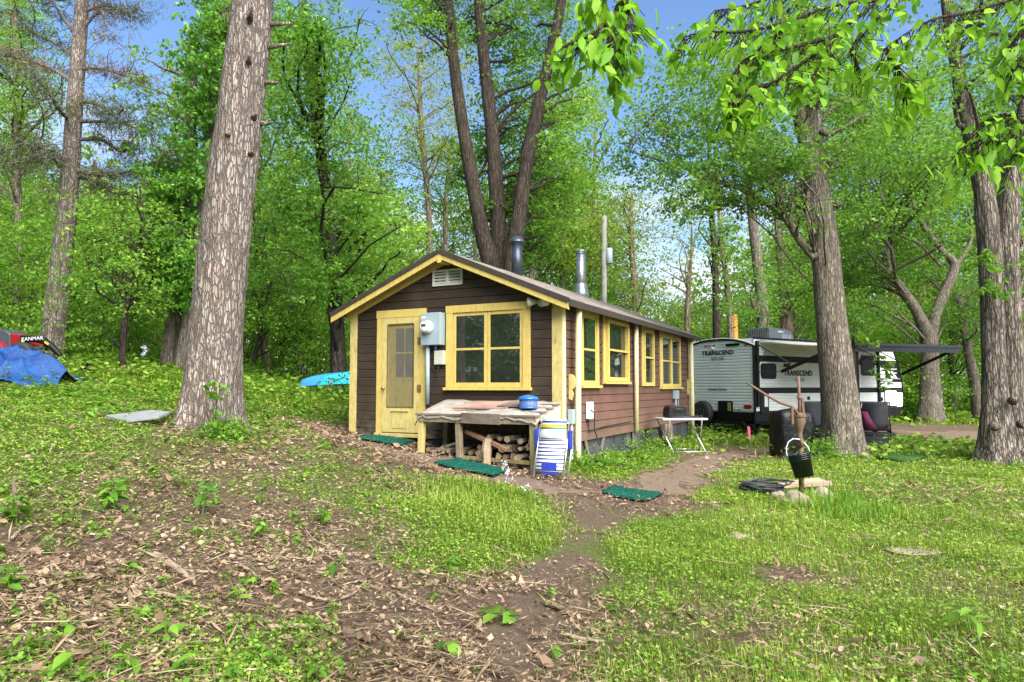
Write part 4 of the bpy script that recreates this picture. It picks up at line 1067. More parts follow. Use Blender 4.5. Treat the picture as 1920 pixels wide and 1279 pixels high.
# ---------------------------------------------------------------- water pump
DP = 9.2
pb = gp(1502, 925); pb.y = DP; pb.x = P(1502, 900, DP).x; pb.z = gz1(pb.x, DP)
def PP(u, v, dd=0.0): return P(u, v, DP + dd) - pb
pump = thing('water_pump', 'old rusty cast iron hand pump with long curved handle standing in the grass', 'hand pump', pb)
b = MB(); b.tube([PP(1503, 940), PP(1502, 838)], .035, 12); b.build('riser_pipe', M['rust_yel'], pump, True)
c = PP(1500, 838); Mx = Matrix.Translation(c)
b = MB(); k = .00708
b.lathe([(.045, 0), (.048, .05), (.035, .07), (.034, .19), (.036, .2), (.055, .25), (.068, .31), (.075, .36), (.075, .385), (.066, .40), (.02, .41)], 20, Mx); body = b.build('pump_body', M['rust_yel'], pump, True)
b = MB(); b.lathe([(.088, .395), (.09, .42), (.08, .425), (.05, .445), (.02, .45)], 20, Mx)
for a in range(6): b.lathe([(.012, .41), (.012, .44)], 6, Matrix.Translation(c + Vector((.075*math.cos(a*PI/3), .075*math.sin(a*PI/3), 0))))
b.build('flange', M['rust_yel'], body)
b = MB(); b.tube([c + Vector((0, -.03, .1)), c + Vector((-.02, -.10, .1)), c + Vector((-.03, -.14, .07)), c + Vector((-.03, -.15, .03))], [.03, .027, .024, .026], 12); b.build('spout', M['rust'], body, True)
b = MB(); b.tube([PP(1497, 706), PP(1498.5, 745), PP(1499.5, 796)], [.018, .02, .022], 10); b.lathe([(.03, 0), (.03, .03)], 12, Matrix.Translation(PP(1498.4, 748))); b.build('rod', M['rust'], pump, True)
b = MB()
hp = [(1401, 718), (1415, 727), (1437, 741), (1462, 755), (1478, 760), (1486, 763), (1493, 771), (1500, 784)]
b.tube([PP(u, v, -.06) for u, v in hp], [.013, .016, .017, .018, .020, .020, .018, .015], 10); b.build('handle', M['rust'], pump, True)
b = MB(); b.bar(PP(1486, 795, -.06), PP(1485, 764, -.06), .035, .03); b.bar(PP(1504, 746, .02), PP(1508, 794, .02), .03, .03); b.bar(PP(1498, 748), PP(1505, 747, .02), .03, .02); b.build('bracket', M['rust'], pump)
bk = thing('bucket', 'black plastic bucket hanging tilted by its white wire from the pump', 'bucket', P(1497, 850, DP - .13))
Rm = Matrix.Rotation(math.radians(-11), 4, 'Y') @ Matrix.Rotation(math.radians(-6), 4, 'X')
b = MB(); b.lathe([(.11, -.30), (.118, -.305), (.14, -.02), (.15, -.02), (.15, -.005), (.142, 0), (.135, -.005), (.115, -.28), (.01, -.285)], 28, Rm)
pail = b.build('pail', M['bucket'], bk, True)
b = MB()
for z_ in (-.03, -.055, -.08): b.lathe([(.1395 + .0, z_ - .006), (.147, z_ - .004), (.147, z_ + .004), (.140, z_ + .006)], 28, Rm)
b.build('rim_ribs', M['bucket'], pail, True)
b = MB(); arc = [(-.148, -.03), (-.150, .03), (-.135, .10), (-.09, .165), (-.02, .195), (.05, .175), (.11, .12), (.145, .04), (.148, -.03)]
b.tube([Rm @ Vector((x, -.0, z_)) + Vector((-.01 * 0, 0, 0)) for x, z_ in arc], .006, 8); b.build('bail', M['steel_white'], bk, True)
tm = thing('timber_platform', 'pinkish tan timber frame lying round the foot of the water pump', 'timber', gp(1505, 924) + Vector((0, .12, .0)))
b = MB(); b.bar((-.52, -.14, .09), (.38, -.18, .14), .05, .07); b.bar((-.02, .1, .10), (.36, .06, .14), .28, .06); b.build('timber_frame', M['timber'], tm, bevel=.006)
def stone(u, v, sx, sy, sz, label, seed, mat='stone'):
    r_ = random.Random(seed); o = thing('stone', label, 'stone', gp(u, v) + Vector((0, 0, sz * .2)))
    bm = bmesh.new(); bmesh.ops.create_icosphere(bm, subdivisions=3, radius=1)
    p_ = [r_.uniform(0, 6) for _ in range(6)]
    for q in bm.verts:
        c_ = q.co; f_ = 1 + .13 * math.sin(c_.x * 3 + p_[0]) + .11 * math.sin(c_.y * 4 + p_[1]) + .09 * math.sin(c_.z * 5 + c_.x * 4 + p_[2])
        q.co = Vector((c_.x * sx, c_.y * sy, c_.z * sz)) * f_
    me = bpy.data.meshes.new('stone_body'); bm.to_mesh(me); bm.free(); me.materials.append(M[mat]); me.shade_smooth()
    q = bpy.data.objects.new('stone_body', me); COL.objects.link(q); q.parent = o
stone(1492, 947, .21, .15, .14, 'largest rounded tan stone in front of the pump platform', 1)
stone(1459, 938, .10, .10, .10, 'small tan stone left of the largest stone by the hose coil', 2)
stone(1541, 938, .16, .12, .12, 'angular tan stone at the right end of the pump platform', 4)
stone(1391, 1008, .11, .09, .03, 'flat pale stone half sunk in the lawn below the hose coil', 5)
stone(1711, 1035, .22, .14, .02, 'flat tan stone lying flush in the lawn on the right', 6)
hs = thing('hose_coil', 'coil of grey black hose heaped beside the pump platform', 'hose', gp(1432, 927))
b = MB(); rr4 = random.Random(8)
for k in range(9):
    r0 = .15 + .02 * (k % 5) + rr4.uniform(-.01, .02); pts = []; sq = rr4.uniform(.8, 1.2)
    cx, cy = rr4.uniform(-.03, .03), rr4.uniform(-.03, .03); tl_ = rr4.uniform(.05, .18)
    for j in range(25):
        a = 2*PI*j/24; pts.append((cx + r0 * 1.35 * sq * math.cos(a) + .03 * math.sin(3 * a + k), cy + r0 / sq * math.sin(a), .03 + .02 * math.sin(2 * a + k * 1.7) + .018 * k * .6 + .10 * (math.sin(a) * .5 + .5) * tl_ * 5 * .5 + .03))
    b.tube(pts, .011, 6)
b.build('hose_pipe', M['hose'], hs, True)
sl = thing('stone_slab', 'thin grey slab lying tilted in the weeds beside the big pine', 'slab', gp(262, 796) + Vector((0, 0, .06)))
b = MB(); b.prism([(-.42, -.06, .03), (-.05, -.25, -.03), (.30, -.1, .02), (.33, .14, .07), (.05, .2, .09)], (0, .0, .035)); b.build('slab_body', M['slab'], sl, bevel=.005)
# upturned kayaks on a low rack left of the cabin
def kayak(label, mat, u0, d, ln, zr, bw, rot, sheer):
    p = P(u0, 711, d); o = thing('kayak', label, 'kayak', (p.x, d, H + zr), rot, 'upturned kayaks by the wood edge')
    b = MB(); n = 26; m_ = 13
    for i in range(n + 1):
        t = i / n; s = math.sin(PI * min(1, t * 1.0)) ** .55 if 0 < t < 1 else 0.02
        up = .10 * (abs(t - .5) * 2) ** 3
        for j in range(m_):
            a = PI * j / (m_ - 1)
            y = -math.cos(a) * bw * s; z = (math.sin(a) ** .7) * (.30 * s ** .6) - up * .6 - (.0 if s > .1 else .05)
            if j in (0, m_ - 1): z -= .02; y *= 1.05
            b.v.append((t * ln, y, z))
    b.f = [(i*m_+j, i*m_+j+1, (i+1)*m_+j+1, (i+1)*m_+j) for i in range(n) for j in range(m_ - 1)]
    b.f += [tuple(range(m_)), tuple(n*m_ + j for j in range(m_))]
    h_ = b.build('hull', M[mat], o, True)
    b = MB(); b.tube([(i / n * ln, -bw * 1.04 * (math.sin(PI * i / n) ** .55 if 0 < i < n else .02), -.02 - .06 * (abs(i / n - .5) * 2) ** 3) for i in range(n + 1)], .018, 6); b.build('gunwale', M[mat], h_, True)
    b = MB(); b.tube([(.03, 0, -.05), (-.05, 0, -.08), (-.04, 0, -.16)], .012, 6); b.build('grab_handle', M['black'], o)
    return o
kayak('upturned blue kayak with its bow showing beside the turquoise one', 'kayak_blue', 558, 17.6, 3.2, .09, .36, math.radians(-2), 0)
kayak('upturned turquoise kayak, the nearer of the two, half hidden by the cabin', 'kayak_teal', 592, 16.9, 3.0, .11, .36, math.radians(-4), 0)
rk = thing('kayak_rack', 'low timber rack carrying the two upturned kayaks', 'rack', on_ground(650, 17.2))
for x in (-.25, .9):
    b = MB(); b.bar((x, -.55, -.1), (x, -.55, .48), .08, .08); b.bar((x, .6, -.1), (x, .6, .48), .08, .08); b.bar((x, -.7, .44), (x, .75, .44), .08, .08); b.build('trestle', M['old_wood'], rk)
# ---------------------------------------------------------------- lettering
def lettering(txt, size, mat, parent, Mx, name='lettering', bold=.0, sx=1.0, extr=.002):
    cu = bpy.data.curves.new('txt', 'FONT'); cu.body = txt; cu.size = size; cu.align_x = 'CENTER'; cu.align_y = 'CENTER'
    cu.extrude = extr; cu.offset = bold; cu.space_character = 1.08
    t = bpy.data.objects.new('txt', cu); COL.objects.link(t)
    dg = bpy.context.evaluated_depsgraph_get(); dg.update()
    me = bpy.data.meshes.new_from_object(t.evaluated_get(dg))
    bpy.data.objects.remove(t); bpy.data.curves.remove(cu)
    me.transform(Mx @ Matrix.Diagonal((sx, 1, 1, 1)))
    me.materials.clear(); me.materials.append(M[mat]); me.name = name
    o = bpy.data.objects.new(name, me); COL.objects.link(o); o.parent = parent
    return o
# ---------------------------------------------------------------- caravan
rvp = Vector((6.62, 19.0, 0)); RVROT = math.atan2(.567, .824)
RZ = 1.49
rv = thing('caravan', 'white and black travel caravan with ribbed walls and an open awning', 'caravan', (rvp.x, rvp.y, H - RZ), RVROT)
zl = lambda r: r + RZ
RL, RW = 8.0, 2.44
prof = [(0, .56), (0, 2.72), (.05, 2.84), (7.1, 2.86), (7.45, 2.7), (7.72, 2.25), (7.93, 1.7), (8.0, 1.3), (7.97, .9), (7.75, .56)]
# ribbed aluminium skin: side, rear and the rest
def ribs(x_lim, mp, z0, z1, step=.085):
    b = MB(); z = z0
    while z < z1 - .01:
        q = min(step, z1 - z)
        a0, a1 = x_lim(z); c0, c1 = x_lim(z + q)
        zs = [(z, .004, a0, a1), (z + q * .2, .016, a0, a1), (z + q * .75, .016, c0, c1), (z + q, .004, c0, c1)]
        vs = []
        for zz, o, l, r in zs: vs += [mp(l, o, zz), mp(r, o, zz)]
        b.add(vs, [(0, 1, 3, 2), (2, 3, 5, 4), (4, 5, 7, 6)])
        z += q
    return b
def front_x(z):
    for (x0, z0), (x1, z1) in zip(prof[3:-1], prof[4:]):
        if z1 <= z <= z0: return x0 + (x1 - x0) * (z0 - z) / max(1e-6, z0 - z1)
    return 7.1 if z > 2 else 7.75
rs = lambda a, o, z: (a, -o, z)            # near side wall
rr_ = lambda a, o, z: (-o, a, z)           # rear wall
b = ribs(lambda z: (0, front_x(z)), rs, .82, 2.82); b.prism([(x, .004, z) for x, z in prof], (0, RW - .008, 0))
body = b.build('body', M['rv_white'], rv)
b = MB()
def top_z(y): return 2.82 - .22 * abs(y - RW / 2) ** 2.4 / (RW / 2) ** 2.4
z = .82
b = ribs(lambda z: (0.0, RW) if z < 2.58 else (RW/2 - (RW/2) * max(0.05, (2.84 - z) / .24) ** .42, RW/2 + (RW/2) * max(.05, (2.84 - z) / .24) ** .42), rr_, .82, 2.80)
b.build('rear_wall', M['rv_white'], rv)
b = MB(); n = 16
for x in (-.03, 7.3):
    for k in range(n + 1): y = RW * k / n; b.v.append((x, y, top_z(y) + .075 - (.0 if x < 5 else .0)))
b.f = [(k, k + 1, n + 2 + k, n + 1 + k) for k in range(n)]
rf = b.build('roof', M['rv_roof'], rv, True); rf.modifiers.new('t', 'SOLIDIFY').thickness = .06
b = MB(); b.tube([(-.025, RW * k / 24, top_z(RW * k / 24) + .035) for k in range(25)], .028, 6)
b.tube([(-.01, -.02, .56), (-.01, -.02, 2.64)], .035, 6); b.tube([(0, -.02, 2.845), (7.1, -.02, 2.865), (7.45, -.02, 2.71), (7.73, -.02, 2.25), (7.94, -.02, 1.7), (8.0, -.02, 1.3)], .03, 6)
b.build('edge_trim', M['rv_black'], rv)
def sband(x0, x1, z0, z1, o=.020, name='band', mat='rv_black', par=None):
    b = MB(); b.prism([rs(x0, 0, z0), rs(min(x1, front_x(z0)), 0, z0), rs(min(x1, front_x(z1)), 0, z1), rs(x0, 0, z1)], (0, -o, 0)); return b.build(name, M[mat], par or rv)
sband(0, 8, 2.20, 2.37, .021); sband(0, 8, 1.32, 1.48, .021); sband(0, 8, .55, .83, .024, 'skirt'); sband(6.55, 8, 1.66, 1.76, .022)
b = MB(); wb = lambda b, x0, x1, o0, o1, z0, z1: wbox(b, rs, x0, x1, o0, o1, z0, z1)
wbr = lambda b, y0, y1, o0, o1, z0, z1: wbox(b, rr_, y0, y1, o0, o1, z0, z1)
wbr(b, 0, RW, 0, .02, .56, .80); b.build('bumper_panel', M['rv_black'], rv)
sband(6.9, 8, 1.78, 2.2, .0195, 'graphic')
b = MB()
for k in range(2):
    x = 6.95 + .22 * k; b.prism([rs(x, .021, 2.05), rs(x + .14, .021, 2.05), rs(x + .5, .021, 1.79), rs(x + .36, .021, 1.79)], (0, -.002, 0))
for z0 in (2.08, 1.95): b.prism([rs(7.2, .021, z0), rs(7.62, .021, z0), rs(7.66, .021, z0 + .02), rs(7.2, .021, z0 + .02)], (0, -.002, 0))
b.build('graphic_stripe', M['rv_white'], rv)
b = MB(); b.prism([rs(6.5, .021, 1.395), rs(7.95, .021, 1.395), rs(7.95, .021, 1.405), rs(6.5, .021, 1.405)], (0, -.002, 0)); b.build('gold_line', M['brass'], rv)
RT = Matrix.Rotation(PI / 2, 4, 'X')
RR = Matrix.Rotation(-PI / 2, 4, 'Z') @ RT
lettering('TRANSCEND', .21, 'rv_black', rv, Matrix.Translation((2.04, -.022, 1.89)) @ RT, bold=.006, sx=1.08)
lettering('XPLOR', .13, 'graphite', rv, Matrix.Translation((2.1, -.022, 1.70)) @ RT, sx=1.1)
lettering('TRANSCEND', .17, 'rv_black', rv, Matrix.Translation((-.022, 1.20, 2.47)) @ RR, bold=.005, sx=1.08)
lettering('XPLOR', .12, 'graphite', rv, Matrix.Translation((-.022, 1.20, 2.30)) @ RR, sx=1.15)
lettering('GRAND DESIGN', .085, 'graphite', rv, Matrix.Translation((-.022, 1.22, 1.42)) @ RR)
lettering('GRAND DESIGN', .10, 'rv_white', rv, Matrix.Translation((6.93, -.026, 1.71)) @ RT, bold=.003)
lettering('granddesignrv.com', .09, 'graphite', rv, Matrix.Translation((-.022, .78, .87)) @ RR)
def rvwin(x0, x1, z0, z1):
    b = MB(); cx, cz = (x0 + x1) / 2, (z0 + z1) / 2
    b.prism([rs(cx + p, .0, cz + q) for p, q in rrect(x1 - x0, z1 - z0, .1)], (0, -.032, 0)); w = b.build('window', M['rv_black'], rv)
    b = MB(); b.prism([rs(cx + p, .03, cz + q) for p, q in rrect(x1 - x0 - .08, z1 - z0 - .08, .07)], (0, -.006, 0)); b.build('pane', M['glass_rv'], w)
rvwin(.28, .98, 1.72, 2.15); rvwin(5.42, 6.22, 1.86, 2.5)
b = MB(); b.prism([rs(4.86 + p, 0, 1.68 + q) for p, q in rrect(.82, 1.95, .1)], (0, -.035, 0)); dr = b.build('door', M['rv_black'], rv)
b = MB(); b.prism([rs(4.86 + p, .034, 1.85 + q) for p, q in rrect(.66, 1.4, .08)], (0, -.006, 0)); b.build('door_glass', M['glass_rv'], dr)
b = MB(); wb(b, 4.52, 4.60, .035, .06, 1.45, 1.6); b.build('handle', M['graphite'], dr)
b = MB(); b.prism([rs(7.2 + p, 0, 1.13 + q) for p, q in rrect(.82, .58, .08)], (0, -.026, 0)); ht = b.build('hatch', M['rv_black'], rv)
b = MB(); b.prism([rs(7.2 + p, .026, 1.13 + q) for p, q in rrect(.74, .50, .06)], (0, -.006, 0)); b.build('hatch_panel', M['rv_white'], ht)
for xx in (.38,): 
    b = MB(); b.prism([rs(xx + p, 0, 1.06 + q) for p, q in rrect(.36, .58, .05)], (0, -.06, 0)); bx = b.build('control_box', M['black'], rv)
    b = MB(); wb(b, xx - .02, xx + .13, .061, .066, .95, 1.25); b.build('sticker', M['white_plastic'], bx)
b = MB(); wb(b, 2.45, 2.57, .02, .03, 1.12, 1.22); wb(b, 3.1, 3.2, .02, .035, .86, .96); wb(b, 1.35, 1.6, .02, .05, 2.06, 2.16); b.build('vent', M['black'], rv)
b = MB(); b.lathe([(.06, 0), (.06, .02), (.01, .025)], 14, Matrix.Translation(rs(6.62, .02, 1.1)) @ RT); b.build('socket', M['black'], rv)
b = MB(); b.lathe([(.04, 0), (.035, .02), (.01, .025)], 12, Matrix.Translation(rs(7.8, .02, 1.25)) @ RT); b.build('marker_light', M['orange'], rv)
for y_ in (1.62, 1.47, 1.32, .22):     # roof lamps
    b = MB(); b.prism([rr_(y_ + p, .016, 2.69 + (-.04 if y_ < .5 else 0) + q) for p, q in rrect(.085, .04, .018)], (-.02, 0, 0)); b.build('marker_light', M['taillight'], rv)
b = MB(); b.prism([rr_(.66 + p, .016, 2.685 + q) for p, q in rrect(.46, .07, .03)], (-.03, 0, 0)); b.build('third_brake_light', M['black'], rv)
b = MB(); b.prism([rr_(1.35 + p, .016, 2.60 + q) for p, q in rrect(.11, .07, .03)], (-.09, 0, 0)); b.build('camera', M['white_plastic'], rv, bevel=.01)
b = MB(); b.prism([rr_(.20 + p, .016, .95 + q) for p, q in rrect(.25, .11, .05)], (-.02, 0, 0)); tl2 = b.build('tail_light', M['taillight'], rv, bevel=.008)
b = MB(); b.prism([rr_(2.28 + p, .016, .95 + q) for p, q in rrect(.25, .11, .05)], (-.02, 0, 0)); b.build('tail_light', M['taillight'], rv, bevel=.008)
b = MB(); b.prism([rr_(.95 + p, .016, .95 + q) for p, q in rrect(.50, .30, .03)], (-.02, 0, 0)); np_ = b.build('service_panel', M['black'], rv)
b = MB(); wbr(b, .76, .86, .036, .04, .83, 1.05); b.build('panel_label', M['plate'], np_)
for q in (.88, .94, 1.0):
    b = MB(); wbr(b, .78, .84, .0405, .043, q - .015, q + .015); b.build('panel_mark', M['black'], np_)
def wheel(cx, cy, cz, axis, r, par, w=.2, nm_='wheel'):
    Mx = Matrix.Translation((cx, cy, cz)) @ (RT if axis == 'y' else Matrix.Rotation(-PI / 2, 4, 'Y'))
    b = MB(); b.lathe([(r * .58, -w/2), (r * .9, -w/2), (r, -w/2 + .035), (r, w/2 - .035), (r * .9, w/2), (r * .58, w/2)], 30, Mx); t = b.build(nm_, M['rubber'], par, True)
    b = MB(); b.lathe([(r * .6, -w/2 + .02), (r * .6, w/2 - .012), (r * .54, w/2 - .02), (r * .48, w/2 - .05), (r * .15, w/2 - .02), (.01, w/2 - .015)], 24, Mx); b.build('rim', M['black'], t, True)
    b = MB()
    for k in range(6):
        a = k * PI / 3; b.lathe([(r * .07, w/2 - .04), (r * .05, w/2 + .0), (.002, w/2 + .004)], 8, Mx @ Matrix.Translation((r * .36 * math.cos(a), r * .36 * math.sin(a), 0)))
    b.build('wheel_nuts', M['galv'], t)
    return t
wheel(-.2, 1.62, .76, 'x', .335, rv, .2, 'spare_wheel')
b = MB(); b.bar((0, 1.62, .76), (-.1, 1.62, .76), .1, .1); b.bar((-.06, .3, .5), (-.06, 2.2, .5), .09, .09); b.bar((-.06, 1.62, .5), (-.06, 1.62, .76), .07, .07); b.build('bumper', M['black'], rv)
b = MB(); b.bar((0, .4, .48), (9.0, 1.0, .48), .1, .14); b.bar((0, 2.04, .48), (9.0, 1.44, .48), .1, .14); b.bar((8.9, 1.22, .48), (9.5, 1.22, .48), .12, .12); b.build('chassis', M['black'], rv)
for xx in (3.3, 4.15):
    for yy in (.14, RW - .14): wheel(xx, yy, .35, 'y', .345, rv)
for yy in (.35, 2.1):
    b = MB(); b.bar((.75, yy, .5), (.35, yy, .02), .05, .05); b.bar((.2, yy, .5), (.62, yy, .22), .04, .04); b.box(.22, .48, yy - .1, yy + .1, 0, .03); b.build('stabiliser', M['black'], rv)
b = MB(); b.box(.15, .75, .12, .7, .48, .56); b.build('sewer_pipe', M['black'], rv)
b = MB(); b.prism([(1.9, .82, 2.84), (3.15, .82, 2.84), (3.15, .82, 3.06), (2.85, .82, 3.26), (1.95, .82, 3.30), (1.9, .82, 3.26)], (0, .8, 0)); ac = b.build('air_conditioner', M['graphite'], rv, bevel=.03)
b = MB()
for k in range(12):
    yy = .86 + k * .063; b.box(1.885, 1.9, yy, yy + .012, 2.92, 3.24)
for k in range(6):
    b.box(1.883, 1.8995, .85, 1.57, 2.94 + k * .055, 2.95 + k * .055)
for k in range(8): b.box(2.5 + k*.06, 2.53 + k*.06, .805, .82, 2.95, 3.1)
b.build('grille', M['galv'], ac)
lettering('FURRION', .06, 'white_plastic', ac, Matrix.Translation((2.45, .812, 3.17)) @ RT)
b = MB(); b.prism([(3.6, .9, 2.86), (4.2, .9, 2.86), (4.15, .9, 2.99), (3.7, .9, 3.0)], (0, .5, 0)); b.build('roof_vent', M['graphite'], rv, bevel=.02)
b = MB(); b.prism([(5.2, .7, 2.88), (6.4, .7, 2.88), (6.4, .7, 2.95), (5.2, .7, 2.95)], (0, .9, 0)); b.build('skylight', M['rv_roof'], rv, bevel=.02)
# awning
A0, A1, AP = .22, 6.52, 2.4
b = MB(); n = 12
for x in (A0, A1):
    for k in range(n + 1):
        t = k / n; b.v.append((x, -.05 - (AP - .05) * t, (2.80 - (.26 if x < 1 else .12) * t - .07 * math.sin(PI * t))))
b.f = [(k, k + 1, n + 2 + k, n + 1 + k) for k in range(n)]
aw = b.build('awning', M['awning'], rv, True); aw.modifiers.new('t', 'SOLIDIFY').thickness = .012
b = MB(); b.tube([(A0 - .06, -AP, 2.53), (A1 + .06, -AP, 2.67)], .075, 14); b.build('roller', M['awning_dark'], aw, True)
b = MB(); b.add([(A0, -AP - .05, 2.56), (A1, -AP - .05, 2.70), (A1, -AP - .055, 2.51), (A0, -AP - .055, 2.37)], [(0, 1, 2, 3)]); q = b.build('valance', M['awning_dark'], aw); q.modifiers.new('t', 'SOLIDIFY').thickness = .01
b = MB(); b.tube([(A1 + .05, -AP, 2.67), (A1 + .16, -AP, 2.672)], .04, 10); b.build('roller_end', M['black'], aw, True)
for xa, zt_ in ((.1, 2.53), (6.42, 2.67)):
    b = MB(); wb(b, xa - .05, xa + .05, .02, .085, .95 if xa < 1 else 1.02, 2.76); ch = b.build('awning_channel', M['black'], rv, bevel=.006)
    b = MB(); b.bar((xa, -.79, 1.90), (xa + .02, -AP, zt_ - .03), .06, .085); b.build('awning_arm', M['black'], aw, bevel=.005)
    b = MB(); b.bar((xa, -.06, 2.67), (xa, -1.08, 2.10), .03, .03); b.bar((xa, -.06, 1.90), (xa, -.82, 1.90), .02, .02); b.bar((xa, -.35, 2.5), (xa, -.08, 2.1), .014, .014); b.build('awning_strut', M['graphite'], aw)
# entrance steps
b = MB(); X0, X1 = 4.5, 5.25
for k in range(4):
    y = -.18 - .24 * k; zz = .62 - .17 * k; b.box(X0, X1, y - .22, y, zz - .025, zz)
stp = b.build('steps', M['graphite'], rv)
for x in (X0, X1):
    b = MB(); b.bar((x, -.02, .84), (x, -1.12, .0), .035, .09); b.build('side_rail', M['black'], stp)
brd = thing('boards', 'small stack of boards on the ground at the foot of the caravan steps', 'boards', on_ground(1668, 17.4)); b = MB(); b.box(-.3, .3, -.15, .15, 0, .04); b.bar((-.25, .0, .06), (.3, .05, .06), .18, .035); b.build('board_wood', M['timber'], brd)
# ---------------------------------------------------------------- tractor at the left edge
tp = P(40, 660, 16.0); tg = gz1(tp.x, 16.0)
tr = thing('tractor', 'small red and black tractor with a black front loader, behind the blue tarp', 'tractor', (tp.x, 16.0, tg), 0)
def T(u, v, dd=0.0): return P(u, v, 16.0 + dd) - tr.location
def tpoly(px, y0, y1): 
    b = MB(); b.prism([T(u, v, y0) for u, v in px], (0, y1 - y0, 0)); return b
b = tpoly([(-60, 622), (-8, 618), (10, 618), (19, 626), (20, 655), (-60, 655)], -.28, .28); b.build('hood', M['graphite'], tr, bevel=.03)
b = tpoly([(20, 625.5), (37, 627), (38, 653), (20.5, 655)], -.27, .27); b.build('side_panel', M['red'], tr, bevel=.02)
b = tpoly([(46, 640), (62, 642), (68, 647), (66, 652), (48, 655)], -.24, .24); b.build('nose', M['red'], tr, bevel=.02)
b = tpoly([(-60, 655), (62, 653), (62, 672), (-60, 676)], -.2, .2); b.build('chassis', M['black'], tr)
b = tpoly([(36, 629), (49, 629), (50, 655), (37, 655)], -.36, .36); b.build('loader_post', M['black'], tr, bevel=.01)
for yy in (-.42, .42):
    b = MB(); aw_ = [(48, 634), (70, 636), (84, 640), (97, 650), (110, 663), (119, 675)]
    b.tube([T(u, v, yy) for u, v in aw_], [.06, .075, .08, .08, .06, .035], 8); la = b.build('loader_arm', M['black'], tr, True)
    b = MB(); b.bar(T(52, 656, yy), T(84, 649, yy), .05, .05); b.bar(T(84, 650, yy), T(79, 668, yy), .05, .05); b.bar(T(64, 658, yy), T(84, 656, yy), .03, .03); b.build('hydraulic_ram', M['graphite'], la)
    b = MB(); b.tube([T(98, 652, yy), T(104, 664, yy)], .03, 6); b.tube([T(108, 658, yy), T(117, 678, yy)], .035, 6); b.build('bucket_link', M['black'], la)
b = MB(); b.bar(T(112, 680, -.6), T(112, 680, .6), .28, .28); b.build('loader_bucket', M['black'], tr)
lettering('YANMAR', .115, 'white_plastic', tr, Matrix.Translation(T(60.3, 635.3, -.505)) @ Matrix.Rotation(math.radians(-4), 4, 'Y') @ RT, bold=.0, extr=.004)
b = MB(); q = T(42.5, 640, -.372); b.prism([q + Vector((p, 0, r)) for p, r in rrect(.07, .08, .01)], (0, .01, 0)); q = T(87, 643.5, -.505); b.prism([q + Vector((p, 0, r - p * .6)) for p, r in rrect(.09, .045, .01)], (0, .03, 0)); b.build('warning_sticker', M['label_yellow'], tr)
b = tpoly([(-90, 634), (-40, 630), (-5, 640), (10, 655), (4, 658), (-90, 660)], -.62, -.42); b.build('fender', M['red'], tr, bevel=.02)
for u_, r_, yy in ((-75, .52, -.55), (-75, .52, .55), (40, .26, -.5), (40, .26, .5)):
    c = T(u_, 700 if u_ < 0 else 706, yy); wheel(c.x, c.y, r_, 'y', r_, tr, .26)
b = MB(); b.tube([T(-95, 660, -.4), T(-97, 590, -.4), T(-97, 590, .4), T(-95, 660, .4)], .035, 8); b.build('roll_bar', M['black'], tr)
b = MB(); b.box(*[T(-80, 650).x - .2, T(-80, 650).x + .25], -.25, .25, T(0, 650).z, T(0, 630).z + .1); b.build('seat', M['black_matte'], tr, bevel=.04)
# blue tarpaulin heap
tq = P(35, 705, 13.3); tq.z = gz1(tq.x, 13.3)
ta = thing('tarpaulin', 'crumpled bright blue tarpaulin heaped over a pile, in front of the tractor', 'tarp', tq)
b = MB(); nx, ny_ = 90, 60; vs = []
for j in range(ny_ + 1):
    for i in range(nx + 1):
        x = -1.6 + 2.55 * i / nx; y = -.75 + 1.5 * j / ny_
        r2 = ((x + .45) / 1.2) ** 2 + (y / .62) ** 2
        h = .52 * math.exp(-r2 ** 1.6 * .9) + .10 * math.exp(-(((x - .55) / .4) ** 2 + ((y + .1) / .4) ** 2))
        if x < -.45: h = .52 * math.exp(-((y / .62) ** 2) ** 1.6 * .9)
        w_ = .05 * math.sin(3.2 * x + 5 * y + 2 * math.sin(2.5 * y)) - .14 * abs(math.sin(2.6 * x - 5 * y + 1.5 * math.sin(3 * x))) ** .6 - .08 * abs(math.sin(7 * y + 5 * x + math.sin(5 * x))) ** .6 + .14
        e = min(1.0, h * 4 + .15)
        gzz = gz1(tq.x + x, 13.3 + y) - tq.z
        vs.append((x + .05 * math.sin(y * 9), y + .05 * math.sin(x * 8), gzz + .02 + h + w_ * e))
b.add(vs, [(j*(nx+1)+i, j*(nx+1)+i+1, (j+1)*(nx+1)+i+1, (j+1)*(nx+1)+i) for j in range(ny_) for i in range(nx)])
b.build('tarp_sheet', M['tarp'], ta, True)
pt = thing('plant_pot', 'small black pot lying in the weeds right of the blue tarpaulin', 'pot', on_ground(151, 14.6))
b = MB(); b.lathe([(.07, 0), (.10, .16), (.11, .165), (.11, .185), (.095, .185), (.07, .02), (.01, .02)], 16, Matrix.Translation((0, 0, .11)) @ Matrix.Rotation(1.1, 4, 'Y')); b.build('pot_shell', M['black'], pt, True)
